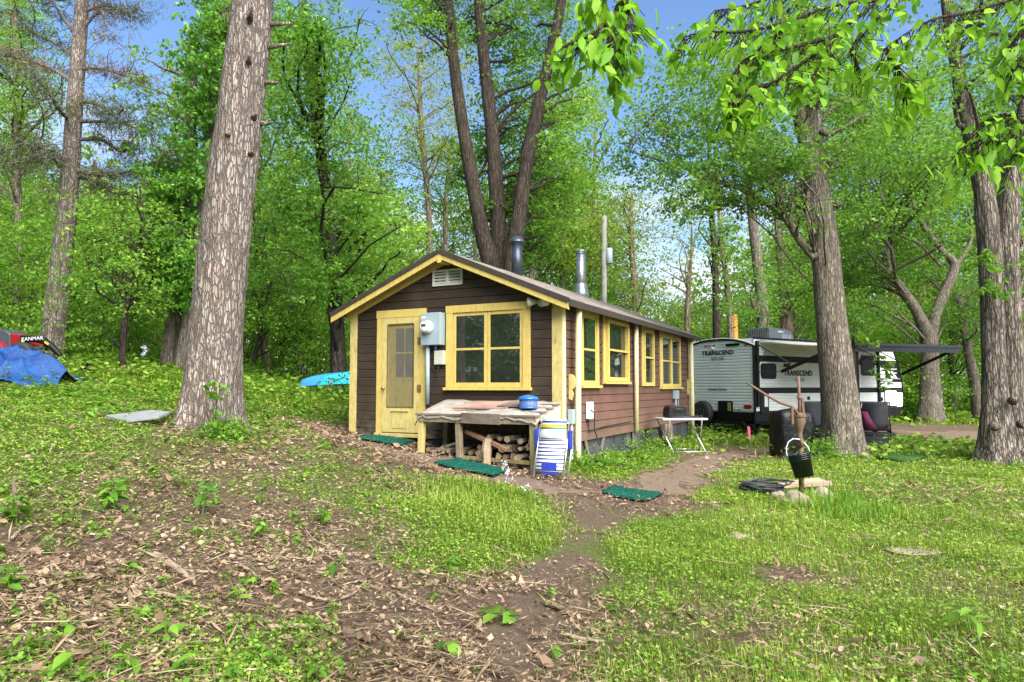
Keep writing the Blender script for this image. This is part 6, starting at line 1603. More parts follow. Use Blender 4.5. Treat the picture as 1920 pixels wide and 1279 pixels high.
# --- other trunks of the wood, from the left to the right
rest = [  # u, d, stem [(u,v,w)...], crown outline, n, mat, name, label, bark
 (34, 24, [(34,660,16),(34,500,14),(33,330,12),(30,160,9),(28,0,6)], [(-80,-40),(110,-40),(115,200),(70,340),(-80,340)], 80, 'leaf_bright', 'broadleaf_tree', 'pale straight trunk with hanging bright leaves at the far left edge', 'bark_far'),
 (185, 27, [(186,660,16),(184,560,14),(178,460,12),(180,380,9),(178,300,6)], [(110,330),(270,340),(280,470),(110,480)], 22, 'leaf_mid', 'broadleaf_tree', 'grey trunk half hidden in leaves right of the tractor', 'bark_far'),
 (292, 25, [(293,680,12),(290,600,11),(294,480,10),(310,380,9),(322,340,7)], [(230,330),(330,330),(330,460),(240,460)], 14, 'leaf_bright', 'broadleaf_tree', 'thin grey trunk just left of the vine wrapped twin trunk', 'bark_far'),
 (500, 25, [(500,720,17),(497,660,15),(490,590,12),(482,500,9),(478,400,6)], [(440,350),(560,350),(570,520),(450,540)], 26, 'leaf_mid', 'broadleaf_tree', 'stout grey trunk between the big pine and the kayaks', 'bark_far'),
 (472, 22, [(470,725,8),(480,660,7),(492,590,6),(512,520,4)], [(450,520),(540,500),(550,600),(450,620)], 12, 'leaf_bright', 'slender_tree', 'thin leaning trunk close to the right side of the big pine', 'bark_dark'),
 (563, 23, [(564,725,22),(563,680,18),(555,640,12),(545,590,9),(540,520,6)], [(500,500),(600,480),(620,600),(520,620)], 18, 'leaf_mid', 'forked_tree', 'low forked trunk right behind the tip of the blue kayak', 'bark_far'),
 (805, 34, [(806,640,13),(805,430,11),(797,320,10),(790,240,9),(786,170,6),(784,90,4)], [(690,60),(860,60),(860,330),(740,330)], 60, 'leaf_yellow', 'slender_tree', 'pale thin trunk in the open sky gap left of the three stemmed maple', 'bark_far'),
 (836, 38, [(834,640,12),(835,430,9),(839,340,8),(846,280,5)], [(770,260),(870,260),(880,390),(770,410)], 26, 'leaf_bright', 'slender_tree', 'second pale thin trunk, close left of the three stemmed maple', 'bark_far'),
 (1000, 33, [(1000,700,13),(997,520,12),(992,420,10),(985,350,7)], [(950,330),(1060,330),(1060,480),(960,500)], 20, 'leaf_bright', 'broadleaf_tree', 'pinkish trunk just right of the black stove pipe', 'bark_far'),
 (1052, 35, [(1055,700,16),(1054,530,13),(1058,430,11),(1068,330,8)], [(1020,300),(1120,300),(1130,480),(1030,520)], 26, 'leaf_yellow', 'broadleaf_tree', 'pale trunk between the two chimneys, with yellow green leaves', 'bark_far'),
 (1195, 36, [(1196,680,18),(1192,560,14),(1185,480,11),(1183,400,9),(1186,360,5)], [(1130,360),(1215,345),(1225,470),(1200,570),(1130,560)], 34, 'leaf_far', 'broadleaf_tree', 'tan trunk with dead side limbs right of the utility pole', 'bark_far'),
 (1288, 37, [(1290,680,13),(1289,590,11),(1291,545,9),(1296,480,5),(1297,420,3)], [(1225,385),(1308,380),(1300,480),(1260,540),(1215,530)], 34, 'leaf_yellow', 'forked_tree', 'small forked tree with yellow green top above the far end of the roof', 'bark_far'),
 (1345, 27, [(1347,740,17),(1343,600,14),(1341,500,12),(1334,400,11),(1330,300,7),(1326,200,4)], [(1290,330),(1370,330),(1400,520),(1320,590),(1310,480)], 16, 'leaf_mid', 'slender_tree', 'dark slim trunk rising over the left end of the caravan roof', 'bark_dark'),
 (1372, 29, [(1374,740,13),(1369,600,12),(1359,500,11),(1349,400,9),(1344,300,6)], [(1310,350),(1410,430),(1420,560),(1350,560)], 14, 'leaf_mid', 'slender_tree', 'second slim trunk over the caravan roof, next to the orange post', 'bark_far'),
 (1432, 24, [(1434,740,28),(1430,600,23),(1421,500,20),(1410,400,18),(1402,300,14),(1396,180,9)], [(1360,480),(1430,500),(1440,600),(1370,610)], 10, 'leaf_mid', 'tall_tree', 'thick brown trunk left of the caravan air conditioner', 'bark_grey'),
 (1478, 30, [(1478,740,26),(1474,600,22),(1466,500,19),(1458,410,14),(1446,380,9)], [(1440,440),(1530,420),(1540,600),(1450,610)], 24, 'leaf_bright', 'forked_tree', 'brown forked trunk right behind the caravan air conditioner', 'bark_far'),
 (1700, 38, [(1700,780,13),(1690,700,11),(1650,760,6)], [(1600,560),(1700,560),(1720,700),(1610,700)], 26, 'leaf_bright', 'broadleaf_tree', 'leaning thin dark trunk just right of the caravan front', 'bark_dark'),
 (1786, 33, [(1787,785,14),(1784,720,14),(1785,660,13),(1790,560,10)], [(1740,540),(1840,540),(1850,680),(1760,690)], 20, 'leaf_mid', 'broadleaf_tree', 'dark upright trunk under the end of the awning', 'bark_dark'),
 (1832, 30, [(1836,780,18),(1826,710,17),(1812,640,15),(1800,560,11)], [(1770,520),(1850,500),(1850,640),(1790,640)], 18, 'leaf_dark', 'broadleaf_tree', 'leaning brown trunk between the awning end and the double trunk', 'bark_grey'),
 (1918, 28, [(1922,790,20),(1908,700,19),(1898,620,17),(1890,540,12)], [(1900,440),(2000,440),(2000,620),(1905,620)], 20, 'leaf_mid', 'broadleaf_tree', 'leaning brown trunk just right of the double trunk', 'bark_grey'),
]
for i, (u, d, st_, poly, n, lm, nm_, lab, bk_) in enumerate(rest):
    t = Tree(nm_, lab, u, d, 100 + i, bk_)
    if i == 16: st_ = [(1700,790,13),(1712,720,12),(1730,660,9)]
    t.stem(st_, 10, True, .04)
    k = d / 25
    canopy(t, poly, d - 3, d + 3, n, .6 * k, 1.05 * k, 12, 13, .15 * k ** .6, lm, .75, .05)
    if i == 10:
        for q in ((1222, 540), (1225, 558), (1150, 560), (1165, 575)): limb(t.tb, P(1193, 580, d), P(*q, d), .07, .02, t.rng)
    if i == 11:
        for q in ((1268, 500), (1272, 440), (1284, 450), (1300, 455)): limb(t.tb, P(1290, 545, d), P(*q, d), .06, .015, t.rng)
    t.done()

# --- understory: saplings and bushes
def bush(name, label, u, d, wpx, v_top, n, mat, seed, group=None, size=.12, cat='bush', dens=13, v_bot=None):
    t = Tree(name, label, u, d, seed, 'bark_dark', cat, group)
    vb = proj(np.array(t.base))[1] if v_bot is None else v_bot
    poly = [(u - wpx*.5, vb), (u - wpx*.55, vb - (vb-v_top)*.5), (u - wpx*.3, v_top), (u + wpx*.3, v_top + 8), (u + wpx*.55, vb - (vb-v_top)*.45), (u + wpx*.5, vb)]
    C, R = region([(float(a), float(b_)) for a, b_ in poly], d - wpx*d/F*.45, d + wpx*d/F*.45, n, .22 * d/15, .5 * d/15, t.rng)
    b0 = t.base
    for c in C[::2]: limb(t.tb, b0 + Vector(t.rng.normal(size=3)) * .12, c, .018, .005, t.rng)
    t.leaves(C, R, 10, dens, size, mat, up=.45, gaps=.5); t.done('foliage')
GB1 = 'leafy saplings and bushes of the wood edge, left'; GB2 = 'leafy saplings and bushes beyond the caravan'
LB1 = 'bright leafy bush in the undergrowth of the wood edge left of the cabin'
LB2 = 'bright leafy bush in the undergrowth beyond the caravan and gravel drive'
rg = np.random.default_rng(77)
for i, (u, d, w, vt, n, mt) in enumerate([(-60,21,170,420,40,'leaf_bright'),(60,22,160,400,44,'leaf_bright'),(150,19.5,120,470,30,'leaf_bright'),(190,21,110,520,26,'leaf_bright'),(285,21,110,480,28,'leaf_bright'),(265,18.5,70,600,14,'leaf_bright'),
    (180,24,150,380,36,'leaf_bright'),(320,26,130,440,30,'leaf_bright'),(450,24,110,430,30,'leaf_bright'),(520,28,150,400,40,'leaf_bright'),(600,26,130,470,34,'leaf_bright'),(690,27,140,440,36,'leaf_bright'),(560,22,80,590,16,'leaf_bright'),
    (640,20.5,100,560,18,'leaf_bright'),(60,30,220,330,44,'leaf_bright'),(470,33,200,330,44,'leaf_bright'),(640,34,180,330,40,'leaf_bright'),(-150,24,200,360,40,'leaf_bright'),(120,17.8,70,600,12,'leaf_bright'),(200,17,70,620,12,'leaf_bright'),(20,19,110,560,20,'leaf_bright')]):
    bush('bush', LB1, u, d, w, vt, n, mt, 300 + i, GB1, .14 * (d/18) ** .5)
for i, (u, d, w, vt, n, mt) in enumerate([(1560,36,150,540,34,'leaf_bright'),(1640,36,150,520,38,'leaf_bright'),(1720,37,130,600,30,'leaf_bright'),(1800,36,150,560,36,'leaf_bright'),(1880,38,150,540,36,'leaf_bright'),(1960,34,150,560,34,'leaf_bright'),
    (1740,30.5,110,690,24,'leaf_bright'),(1690,31,80,720,14,'leaf_bright'),(1800,44,260,470,46,'leaf_yellow'),(1640,46,240,470,44,'leaf_bright'),(1450,40,160,570,30,'leaf_bright'),(1400,42,160,560,26,'leaf_bright'),(1340,44,120,590,20,'leaf_bright'),(1940,46,240,440,44,'leaf_bright'),(2060,34,200,480,40,'leaf_bright')]):
    bush('bush', LB2, u, d, w, vt, n, mt, 340 + i, GB2, .16 * (d/22) ** .5)
bush('bush', 'dark low bush growing under the upturned kayaks', 650, 16.0, 110, 722, 16, 'leaf_dark', 361, None, .10)
bush('bush', 'rounded weed clump at the right foot of the big pine', 428, 9.0, 70, 795, 10, 'weed', 362, None, .07)
bush('bush', 'weedy clump growing against the left foot of the leaning maple', 1535, 14.0, 60, 815, 10, 'leaf_mid', 363, None, .08)
bush('bush', 'lush green clump growing along the cabin skirting by the downspout', 1128, 10.6, 90, 862, 14, 'weed', 364, None, .055, dens=16)
bush('bush', 'low green clump along the cabin skirting under the side windows', 1195, 12.0, 80, 846, 9, 'weed', 365, None, .055, dens=16)
bush('bush', 'green clump at the cabin skirting beside the folding table', 1228, 13.2, 50, 828, 6, 'weed', 366, None, .06)

# --- many more trees of the wood, further back
GT = 'trees of the wood further back'; LT = 'leafy green tree standing far back in the wood'
k = 0
for u, d, vt, wpx, mt in [(-60,36,60,230,'leaf_mid'),(60,40,250,200,'leaf_far'),(140,44,330,190,'leaf_mid'),(260,42,330,180,'leaf_bright'),(350,38,100,170,'leaf_mid'),(450,40,150,170,'leaf_mid'),(480,34,-20,150,'leaf_mid'),
    (560,44,200,170,'leaf_far'),(640,38,180,150,'leaf_mid'),(690,46,300,150,'leaf_far'),(750,44,400,150,'leaf_bright'),(830,46,390,150,'leaf_far'),(900,44,260,150,'leaf_mid'),(980,46,300,150,'leaf_bright'),(1060,48,330,150,'leaf_far'),
    (1120,42,390,120,'leaf_bright'),(1160,50,420,130,'leaf_far'),(1240,54,540,140,'leaf_far'),(1310,52,580,130,'leaf_far'),(1380,50,560,130,'leaf_far'),(1450,46,480,140,'leaf_mid'),(1520,44,300,170,'leaf_mid'),(1600,46,150,190,'leaf_mid'),
    (1680,44,80,190,'leaf_dark'),(1760,46,120,190,'leaf_mid'),(1850,44,200,190,'leaf_mid'),(1950,42,150,200,'leaf_mid'),(2060,46,100,220,'leaf_mid'),(1100,38,150,110,'leaf_mid'),(1020,36,180,130,'leaf_mid'),(700,36,520,150,'leaf_mid'),(420,46,300,200,'leaf_far'),(20,48,380,220,'leaf_far'),(1490,38,420,110,'leaf_bright')]:
    t = Tree('woodland_tree', LT, u, d, 500 + k, 'bark_far', 'tree', GT); k += 1
    vb = float(proj(np.array(t.base))[1]); lean = t.rng.uniform(-25, 25)
    t.stem([(u, vb, t.rng.uniform(9, 15)), (u + lean*.4, vb*.6 + vt*.4, 9), (u + lean, vt + 40, 4)], 8, True, .03)
    poly = [(u + lean - wpx*.35, vt), (u + lean + wpx*.3, vt - 5), (u + wpx*.6, vt + (vb-vt)*.35), (u + wpx*.45, vt + (vb-vt)*.8), (u - wpx*.45, vt + (vb-vt)*.8), (u - wpx*.6, vt + (vb-vt)*.4)]
    n = int(20 + (vb - vt) * wpx / 1800)
    canopy(t, poly, d - 4, d + 4, n, .9, 1.8, 12, 12, .26, mt, .4, .06)
    t.done()
# --- the far-off wood that closes the view
rg = np.random.default_rng(5); C = []; R = []
while len(C) < 620:
    a = rg.uniform(-62, 62); rad = rg.uniform(62, 78)
    x = rad * math.sin(math.radians(a)); y = rad * math.cos(math.radians(a))
    top = 17 if a < -8 else (7.5 if a < 14 else 15)
    z = gz1(x, y) + rg.uniform(.5, top) 
    C.append((x, y, z)); R.append(rg.uniform(1.8, 3.2))
Pn, S = spray_points(C, R, 12, 9, rg, .8, .9)
V = leaf_verts(Pn, .62, rg, .4, .7, .1)
tag(np_mesh('distant_wood', V, 4, M['leaf_far']), kind='stuff')
# --- trees behind the photographer's left, seen only as reflections in the panes
GM = 'trees of the wood behind the viewer, mirrored in the window panes'
for i, (x, y, h) in enumerate(((-11, 5.5, 9), (-13, 2.5, 10), (-10.5, -.5, 9), (-15, 7.5, 11), (-16, 0, 11), (-9, -4, 9))):
    t = Tree('woodland_tree', 'dark leafy tree on the hillside left of the clearing, mirrored in the cabin panes', 0, 10, 700 + i, 'bark_dark', 'tree', GM)
    t.base = Vector((x, y, gz1(x, y))); t.root.location = t.base
    pts = [t.base + Vector((0, 0, -.2)), t.base + Vector((.2, .1, h * .5)), t.base + Vector((.1, .3, h))]
    a, r = trunk_tube(t.tb, pts, [.22, .17, .05], 12, t.rng); t.sk = list(zip(a, r))
    C = [t.base + Vector((t.rng.normal() * 1.5, t.rng.normal() * 1.5, t.rng.uniform(1.0, h))) for _ in range(34)]; R = [.9] * 34
    t.limbs(C, .6, .05); t.leaves(C, R, 10, 9, .22, 'leaf_dark', gaps=0); t.done()
C = []; R = []
while len(C) < 420:
    a = math.radians(rg.uniform(175, 295)); rad = rg.uniform(19, 26)
    x = rad * math.sin(a); y = rad * math.cos(a)
    if y > 9: continue
    C.append((x, y, gz1(x, y) + rg.uniform(.2, 13))); R.append(rg.uniform(1.0, 1.7))
Pn, S = spray_points(C, R, 12, 8, rg, .8, 0)
tag(np_mesh('distant_wood', leaf_verts(Pn, .4, rg, .4, .7, .1), 4, M['leaf_mid']), kind='stuff')
# --- branches hanging into the view, close overhead
def overhang(label, twigs, seed, size=.06):
    t = Tree('overhanging_branch', label, 960, 5, seed, 'bark_dark', 'branch')
    p0 = P(*twigs[0][0]); t.base = p0; t.root.location = p0
    V = []
    for tw_ in twigs:
        pts = [P(*q) for q in tw_]; pts, rad = smooth_path(pts, [.011 - .008 * i / (len(pts) - 1) for i in range(len(pts))], 8)
        t.tb.tube(pts, rad, 6)
        Pn = []; Dn = []
        for i in range(2, len(pts)):
            for sgn in (-1, 1):
                for rep in range(3):
                    if t.rng.random() < .74:
                        ax = (pts[i] - pts[i-1]).normalized(); sd_ = ax.cross(Vector((0, 0, 1))).normalized() * sgn
                        d_ = (ax * t.rng.uniform(.1, .7) + sd_ * t.rng.uniform(.2, 1) + Vector((0, 0, -.25 - .9 * t.rng.random()))).normalized()
                        st_ = t.rng.uniform(.02, .17)
                        q = pts[i] + d_ * (st_ + size * .5) + Vector(t.rng.normal(size=3)) * .02; Pn.append(q); Dn.append(d_)
                        t.tb.tube([pts[i], pts[i] + d_ * st_], .0018, 4, False)
        V.append(leaf_verts(np.array(Pn), size, t.rng, .30, .52, .22, np.array(Dn), 8))
    t.raw(np.concatenate(V), 'leaf_near', 8); t.done('leaves')
overhang('bright leafy branch hanging overhead at the top right corner of the view', [
    [(2080,-60,3.2),(1950,-20,3.1),(1830,20,3.0),(1740,40,2.9),(1660,90,2.9)], [(1950,-20,3.1),(1920,50,3.0),(1890,90,3.0)],
    [(1740,-60,3.4),(1650,0,3.3),(1560,70,3.2),(1500,120,3.1),(1440,160,3.0),(1410,190,3.0)], [(1650,0,3.3),(1560,10,3.2),(1480,40,3.1),(1390,60,3.0),(1330,60,3.0),(1280,70,3.0)],
    [(1560,70,3.2),(1480,90,3.1),(1400,110,3.0),(1370,150,3.0)], [(1560,70,3.2),(1540,120,3.1),(1500,160,3.0)], [(1740,-60,3.4),(1640,40,3.3),(1600,90,3.2),(1620,150,3.2)], [(1640,-40,3.6),(1500,-20,3.5),(1400,10,3.4),(1340,20,3.3)],
    [(1440,160,3.0),(1400,170,2.95),(1370,185,2.95)], [(1660,90,2.9),(1690,140,2.9),(1700,165,2.9)], [(2000,40,3.2),(1930,90,3.1),(1900,130,3.0)], [(1480,40,3.1),(1440,70,3.1),(1420,100,3.1)]], 41)
overhang('short leafy spray hanging alone in the blue sky right of the maple', [[(1190,-120,2.9),(1170,-20,2.9),(1140,40,2.85),(1095,70,2.8),(1060,85,2.8)], [(1140,40,2.85),(1150,80,2.8),(1160,115,2.8)], [(1170,-20,2.9),(1180,30,2.85),(1170,70,2.8)], [(1150,-60,2.9),(1130,-20,2.9),(1110,0,2.9)]], 42, .068)
overhang('leafy spray hanging before the broad double trunk at the right edge', [[(2100,150,3.1),(2000,210,3.0),(1930,235,2.95),(1870,250,2.9),(1800,280,2.9)], [(2000,210,3.0),(1950,260,3.0),(1900,290,2.9)], [(1930,235,2.95),(1890,215,2.9),(1850,220,2.9)],], 43)
# ---------------------------------------------------------------- ground cover
rg = np.random.default_rng(99)
def scatter(n, ymin, ymax, margin=1.32, power=1.0):
    """ground places in the wedge before the camera, denser near by"""
    t = rg.random(n)
    y = ymin * (ymax / ymin) ** (t ** power)
    x = rg.uniform(-1, 1, n) * y * (960 / F) * margin
    return x, y
DTAB = [tuple(c) for c in (bench.location, )]
CI = CM.inverted()
def free_of_cabin(x, y):
    lx = CI[0][0]*x + CI[0][1]*y + CI[0][3]; ly = CI[1][0]*x + CI[1][1]*y + CI[1][3]
    ins = (lx > -W + .0) & (lx < .02) & (ly > -.02) & (ly < LEN); ben = (lx > -2.1) & (lx < .1) & (ly > -.86) & (ly < 0)
    return ~ins & ~ben
MATS = [(o.location.x, o.location.y) for o in COL.objects if o.name.startswith(('doormat',))]
def ok_place(x, y):
    m = free_of_cabin(x, y)
    for mx, my in MATS: m &= (np.abs(x - mx) > .38) | (np.abs(y - my) > .24)
    return m
px_u = lambda x, y: 960 + F * x / y
# grass blades: lawn on the right, the mound of grass before the mats, tufts elsewhere
def blades(n, ymin, ymax, h0, h1, wscale, grassy, mat, name, parent_kind=True, flop=.5, power=1.0):
    x, y = scatter(n, ymin, ymax, power=power); c = cover(x, y)
    keep = (rg.random(n) < (c ** 1.9) * grassy(x, y)) & ok_place(x, y) & (path_d(x, y) > -.02 + .1 * rg.random(n)) & (drive_d(x, y) > -.1)
    x, y, c = x[keep], y[keep], c[keep]; z = gz(x, y); n = len(x)
    dist = np.sqrt(x*x + y*y)
    h = rg.uniform(h0, h1, n) * (.45 + .75 * c) * (.7 + .6 * hash_noise(x, y, 1.7, 12)); w = wscale * np.maximum(1, dist / 5.5) * rg.uniform(.7, 1.3, n)
    a = rg.uniform(0, 2*PI, n); lean = rg.uniform(.1, 1.0, n) * flop
    dx, dy = np.cos(a), np.sin(a); sx, sy = -dy, dx
    B = np.stack([x, y, z - .005], 1); S = np.stack([sx, sy, 0*x], 1) * (w * .5)[:, None]
    mid = B + np.stack([dx * lean * h * .35, dy * lean * h * .35, h * .6], 1)
    tip = B + np.stack([dx * lean * h * 1.1, dy * lean * h * 1.1, h * (1 - .35 * lean)], 1)
    V = np.stack([B - S, B + S, mid + S * .8, tip, mid - S * .8], 1)
    o = np_mesh(name, V, 5, M[mat], None, [(0, 1, 2, 4), (4, 2, 3)]); tag(o, kind='stuff'); return n
def g_right(x, y): u = px_u(x, y); return np.clip((u - 620) / 700, .12, 1)
cnt = blades(640000, 2.8, 17, .03, .08, .0042, lambda x, y: g_right(x, y) * .85, 'grass', 'grass', power=.95)
cnt += blades(60000, 14, 45, .10, .22, .008, lambda x, y: np.ones_like(x), 'grass', 'grass')
tl_ = [(*gp(930, 945)[:2], 1.0), (*gp(830, 915)[:2], .6), (*gp(1600, 965)[:2], .65), (*gp(1560, 960)[:2], .5), (*gp(1500, 955)[:2], .5), (*gp(1000, 1010)[:2], .6), (*gp(610, 810)[:2], .4)]
def tall(x, y): return sum(np.exp(-((x-a)**2 + (y-b)**2) / (2*(r*.55)**2)) for a, b, r in tl_).clip(0, 1)
cnt += blades(150000, 4, 13, .07, .17, .0055, lambda x, y: tall(x, y) * 1.2, 'grass', 'grass', flop=.75)
tl_ = [(*gp(1610, 968)[:2], .6), (*gp(1560, 958)[:2], .45), (*gp(1650, 985)[:2], .4), (*gp(1590, 948)[:2], .2)]
cnt += blades(20000, 7.5, 10.5, .14, .30, .007, lambda x, y: tall(x, y) * 1.2, 'weed', 'grass', flop=.9)
# small round-leaved ground plants
def clover(n, ymin, ymax, size, mat, name, dens, h=.05, up=.62, asp=.85, power=1.0, per=5, spread=1.6, vert=1.3):
    x, y = scatter(n, ymin, ymax, power=power); c = cover(x, y)
    keep = (rg.random(n) < c ** 2.3 * dens(x, y)) & ok_place(x, y) & (path_d(x, y) > -.02 + .12 * rg.random(n)) & (drive_d(x, y) > -.1)
    x, y, c = x[keep], y[keep], c[keep]; n = len(x)
    s = size * np.maximum(1, np.sqrt(x*x + y*y) / 6.5)
    ox = rg.normal(0, 1, (n, per)) * (s * spread)[:, None]; oy = rg.normal(0, 1, (n, per)) * (s * spread)[:, None]
    X = (x[:, None] + ox).ravel(); Y = (y[:, None] + oy).ravel(); Zb = gz(X, Y)
    hh = rg.uniform(.15, 1, (n, per)) * (h * (.35 + c) * vert)[:, None] * (.6 + .8 * hash_noise(x, y, 1.9, 14))[:, None]
    kk = ok_place(X, Y)
    Pn = np.stack([X, Y, Zb + hh.ravel()], 1)[kk]; S = np.repeat(s, per)[kk]
    V = leaf_verts(Pn, S, rg, up, asp, .1)
    tag(np_mesh(name, V, 4, M[mat], None), kind='stuff'); return len(Pn)
cnt2 = clover(124000, 2.7, 17, .024, 'clover', 'ground_cover', lambda x, y: .95 - .6 * np.clip((px_u(x, y) - 1000) / 400, 0, 1), power=.95)
cnt2 += clover(14000, 14, 50, .05, 'clover', 'ground_cover', lambda x, y: np.ones_like(x), .18)
# broad-leaved weeds with several leaves on a stalk
def weeds(n, ymin, ymax, size, hh, dens, name='weeds', mat='weed'):
    x, y = scatter(n, ymin, ymax); c = cover(x, y)
    keep = (rg.random(n) < dens(x, y, c)) & ok_place(x, y) & (path_d(x, y) > .03) & (drive_d(x, y) > .2); x, y = x[keep], y[keep]; n = len(x); z = gz(x, y)
    per = 9; H_ = rg.uniform(.35, 1, n) * hh * np.maximum(1, np.sqrt(x*x+y*y) / 9)
    t = np.tile(np.linspace(.25, 1, per), (n, 1)); a = np.arange(per)[None, :] * 2.4 + rg.uniform(0, 6, (n, 1))
    L = size * rg.uniform(.7, 1.3, (n, 1)) * (1.15 - .5 * t) * np.maximum(1, np.sqrt(x*x+y*y) / 9)[:, None]
    D = np.stack([np.cos(a), np.sin(a), .25 + 0*a], -1)
    lean = rg.normal(0, .15, (n, 1, 2))
    Pn = np.stack([x[:, None] + np.cos(a) * L * .55 + lean[..., 0] * t * H_[:, None], y[:, None] + np.sin(a) * L * .55 + lean[..., 1] * t * H_[:, None], z[:, None] + t * H_[:, None]], -1).reshape(-1, 3)
    V = leaf_verts(Pn, L.ravel(), rg, .65, .5, .2, D.reshape(-1, 3), 8)
    tag(np_mesh(name, V, 8, M[mat], None, LEAF8), kind='stuff')
    q = np.stack([x, y, z - .01], 1); q2 = q + np.stack([lean[:, 0, 0] * H_, lean[:, 0, 1] * H_, H_ + .01], 1)
    w = np.zeros_like(q); w[:, 0] = .003
    tag(np_mesh('weed_stems', np.stack([q - w, q + w, q2 + w*.5, q2 - w*.5], 1), 4, M[mat], None), kind='stuff')
left = lambda x, y: np.clip((900 - px_u(x, y)) / 350, 0, 1)
weeds(5900, 2.7, 16, .05, .10, lambda x, y, c: np.clip(c * .9 + .11, 0, .75) * (left(x, y) * .5 + .05))
weeds(900, 2.7, 9, .08, .14, lambda x, y, c: (.12 + .35 * c) * (left(x, y) * .6 + .03))
weeds(2000, 9, 21, .08, .2, lambda x, y, c: c * np.clip((640 - px_u(x, y)) / 150, 0, 1) * .8)
weeds(1500, 15, 32, .10, .26, lambda x, y, c: c * np.clip((660 - px_u(x, y)) / 100, 0, 1))
# dry leaves, bark chips and twigs
def litter(n, ymin, ymax, size, asp, dens, name, z0=.012, up=.75, mat='straw', leafy=False):
    x, y = scatter(n, ymin, ymax, power=.95); c = cover(x, y)
    keep = (rg.random(n) < dens(x, y, c)) & free_of_cabin(x, y); x, y = x[keep], y[keep]
    s = size * np.maximum(1, np.sqrt(x*x+y*y) / 6.5) * rg.uniform(.5, 1.6, len(x))
    Pn = np.stack([x, y, gz(x, y) + z0 + rg.random(len(x)) * .03], 1)
    if leafy:
        tag(np_mesh(name, leaf_verts(Pn, s, rg, up, .62, -.25, None, 8), 8, M[mat], None, LEAF8), kind='stuff'); return
    V = leaf_verts(Pn, s, rg, up, 1.0, -.05)
    mid = V.mean(1, keepdims=True); d_ = V[:, 2:3] - V[:, 0:1]; sdv = V[:, 1:2] - V[:, 3:4]
    k = asp(len(x))[:, None, None]
    V = np.concatenate([mid - d_*.5, mid + sdv*.5*k, mid + d_*.5, mid - sdv*.5*k], 1)
    V += rg.normal(size=V.shape) * (s[:, None, None] * k * .22) * np.array([1, 1, .5])
    tag(np_mesh(name, V, 4, M[mat], None), kind='stuff')
lit = lambda x, y, c: np.clip(1.12 - c * 1.15, .03, 1) * (.25 + .75 * np.clip((1150 - px_u(x, y)) / 450, 0, 1)) * np.where(path_d(x, y) < 0, .28, 1) * (.3 + .9 * hash_noise(x, y, 1.3, 21))
litter(185000, 2.6, 15, .025, lambda n: rg.uniform(.35, .9, n), lit, 'leaf_litter', .012, .6)
litter(104000, 2.6, 13, .065, lambda n: rg.uniform(.05, .13, n), lit, 'twig_litter', .018, .8)
litter(14000, 3.3, 18, .03, lambda n: rg.uniform(.3, .8, n), lambda x, y, c: .3 + 0*x, 'leaf_litter')
litter(60000, 3.3, 15, .05, lambda n: rg.uniform(.05, .12, n), lambda x, y, c: np.clip((px_u(x, y) - 700) / 500, 0, 1) * (.1 + .8 * (1 - c)) * (path_d(x, y) > .05), 'dry_grass', .02, .6)
litter(10000, 2.6, 12, .20, lambda n: rg.uniform(.02, .05, n), lambda x, y, c: lit(x, y, c) * (path_d(x, y) > 0), 'twig_litter', .03, .85)
litter(13000, 2.6, 12, .05, None, lambda x, y, c: lit(x, y, c) * .5 * (path_d(x, y) > 0), 'leaf_litter', .02, .55, mat='litter_leaf', leafy=True)
# leaves fallen along the bank above the path
# ---------------------------------------------------------------- sticks: each a thing
def stick(px, w0, w1, label, mat='stick', lift=.02, group=None, seed=0):
    r_ = random.Random(seed + int(px[0][0])); pts = [gp(*q) + Vector((0, 0, lift)) for q in px]
    c = pts[0]; o = thing('stick', label, 'stick', c, 0, group)
    pts, rad = smooth_path([p - c for p in pts], [w0 + (w1 - w0) * i / (len(pts) - 1) for i in range(len(pts))], 6)
    pts = [p + Vector((r_.uniform(-1, 1), r_.uniform(-1, 1), r_.uniform(-.3, .8))) * min(w0 * .5, .005) for p in pts]
    b = MB(); b.tube(pts, rad, 7, True, .15, r_)
    for _ in range(2):
        i = r_.randrange(1, len(pts) - 1); q = pts[i]; b.tube([q, q + Vector((r_.uniform(-.1, .1), r_.uniform(-.1, .1), r_.uniform(.0, .05)))], [w1 * .6, w1 * .3], 5)
    b.build('stick_wood', M[mat], o, True)
stick([(10,1081),(120,1083),(265,1090)], .016, .008, 'long straight pale stick lying level at the left edge')
stick([(288,1048),(325,1068),(359,1098)], .027, .021, 'thick pale barkless log piece among the chips in the left foreground', 'stick', .02)
stick([(300,1052),(335,1075),(400,1080)], .02, .008, 'curved stick lying against the thick pale log piece')
stick([(255,1105),(330,1128),(399,1153)], .014, .010, 'brown stick with an orange broken end below the pale log piece')
stick([(446,1065),(470,1078),(493,1095)], .013, .008, 'short stick pointing at the bare dark soil in the left foreground')
stick([(503,1185),(570,1182),(637,1187)], .018, .010, 'brown curved stick lying level below the bare soil, centre left')
stick([(111,1239),(125,1218),(144,1202)], .008, .005, 'small pale forked stick at the lower left')
stick([(0,1078),(30,1098),(55,1125)], .008, .006, 'thin stick slanting down at the left edge beneath the long straight stick')
stick([(690,940),(715,958),(745,965)], .016, .009, 'dark stick in the leaves on the bank above the green mound', 'stick_dark')
stick([(925,1031),(950,1040),(975,1049)], .013, .008, 'short brown stick below the bright green mound')
stick([(915,1082),(935,1079),(955,1080)], .012, .009, 'dark short stick in the middle of the worn trail', 'stick_dark')
stick([(1026,1138),(1050,1148),(1076,1160)], .026, .018, 'yellowish rotten log piece right of the big leaved plant', 'post_wood')
stick([(1059,1197),(1095,1208),(1133,1213)], .014, .010, 'long brown stick at the right side of the worn trail')
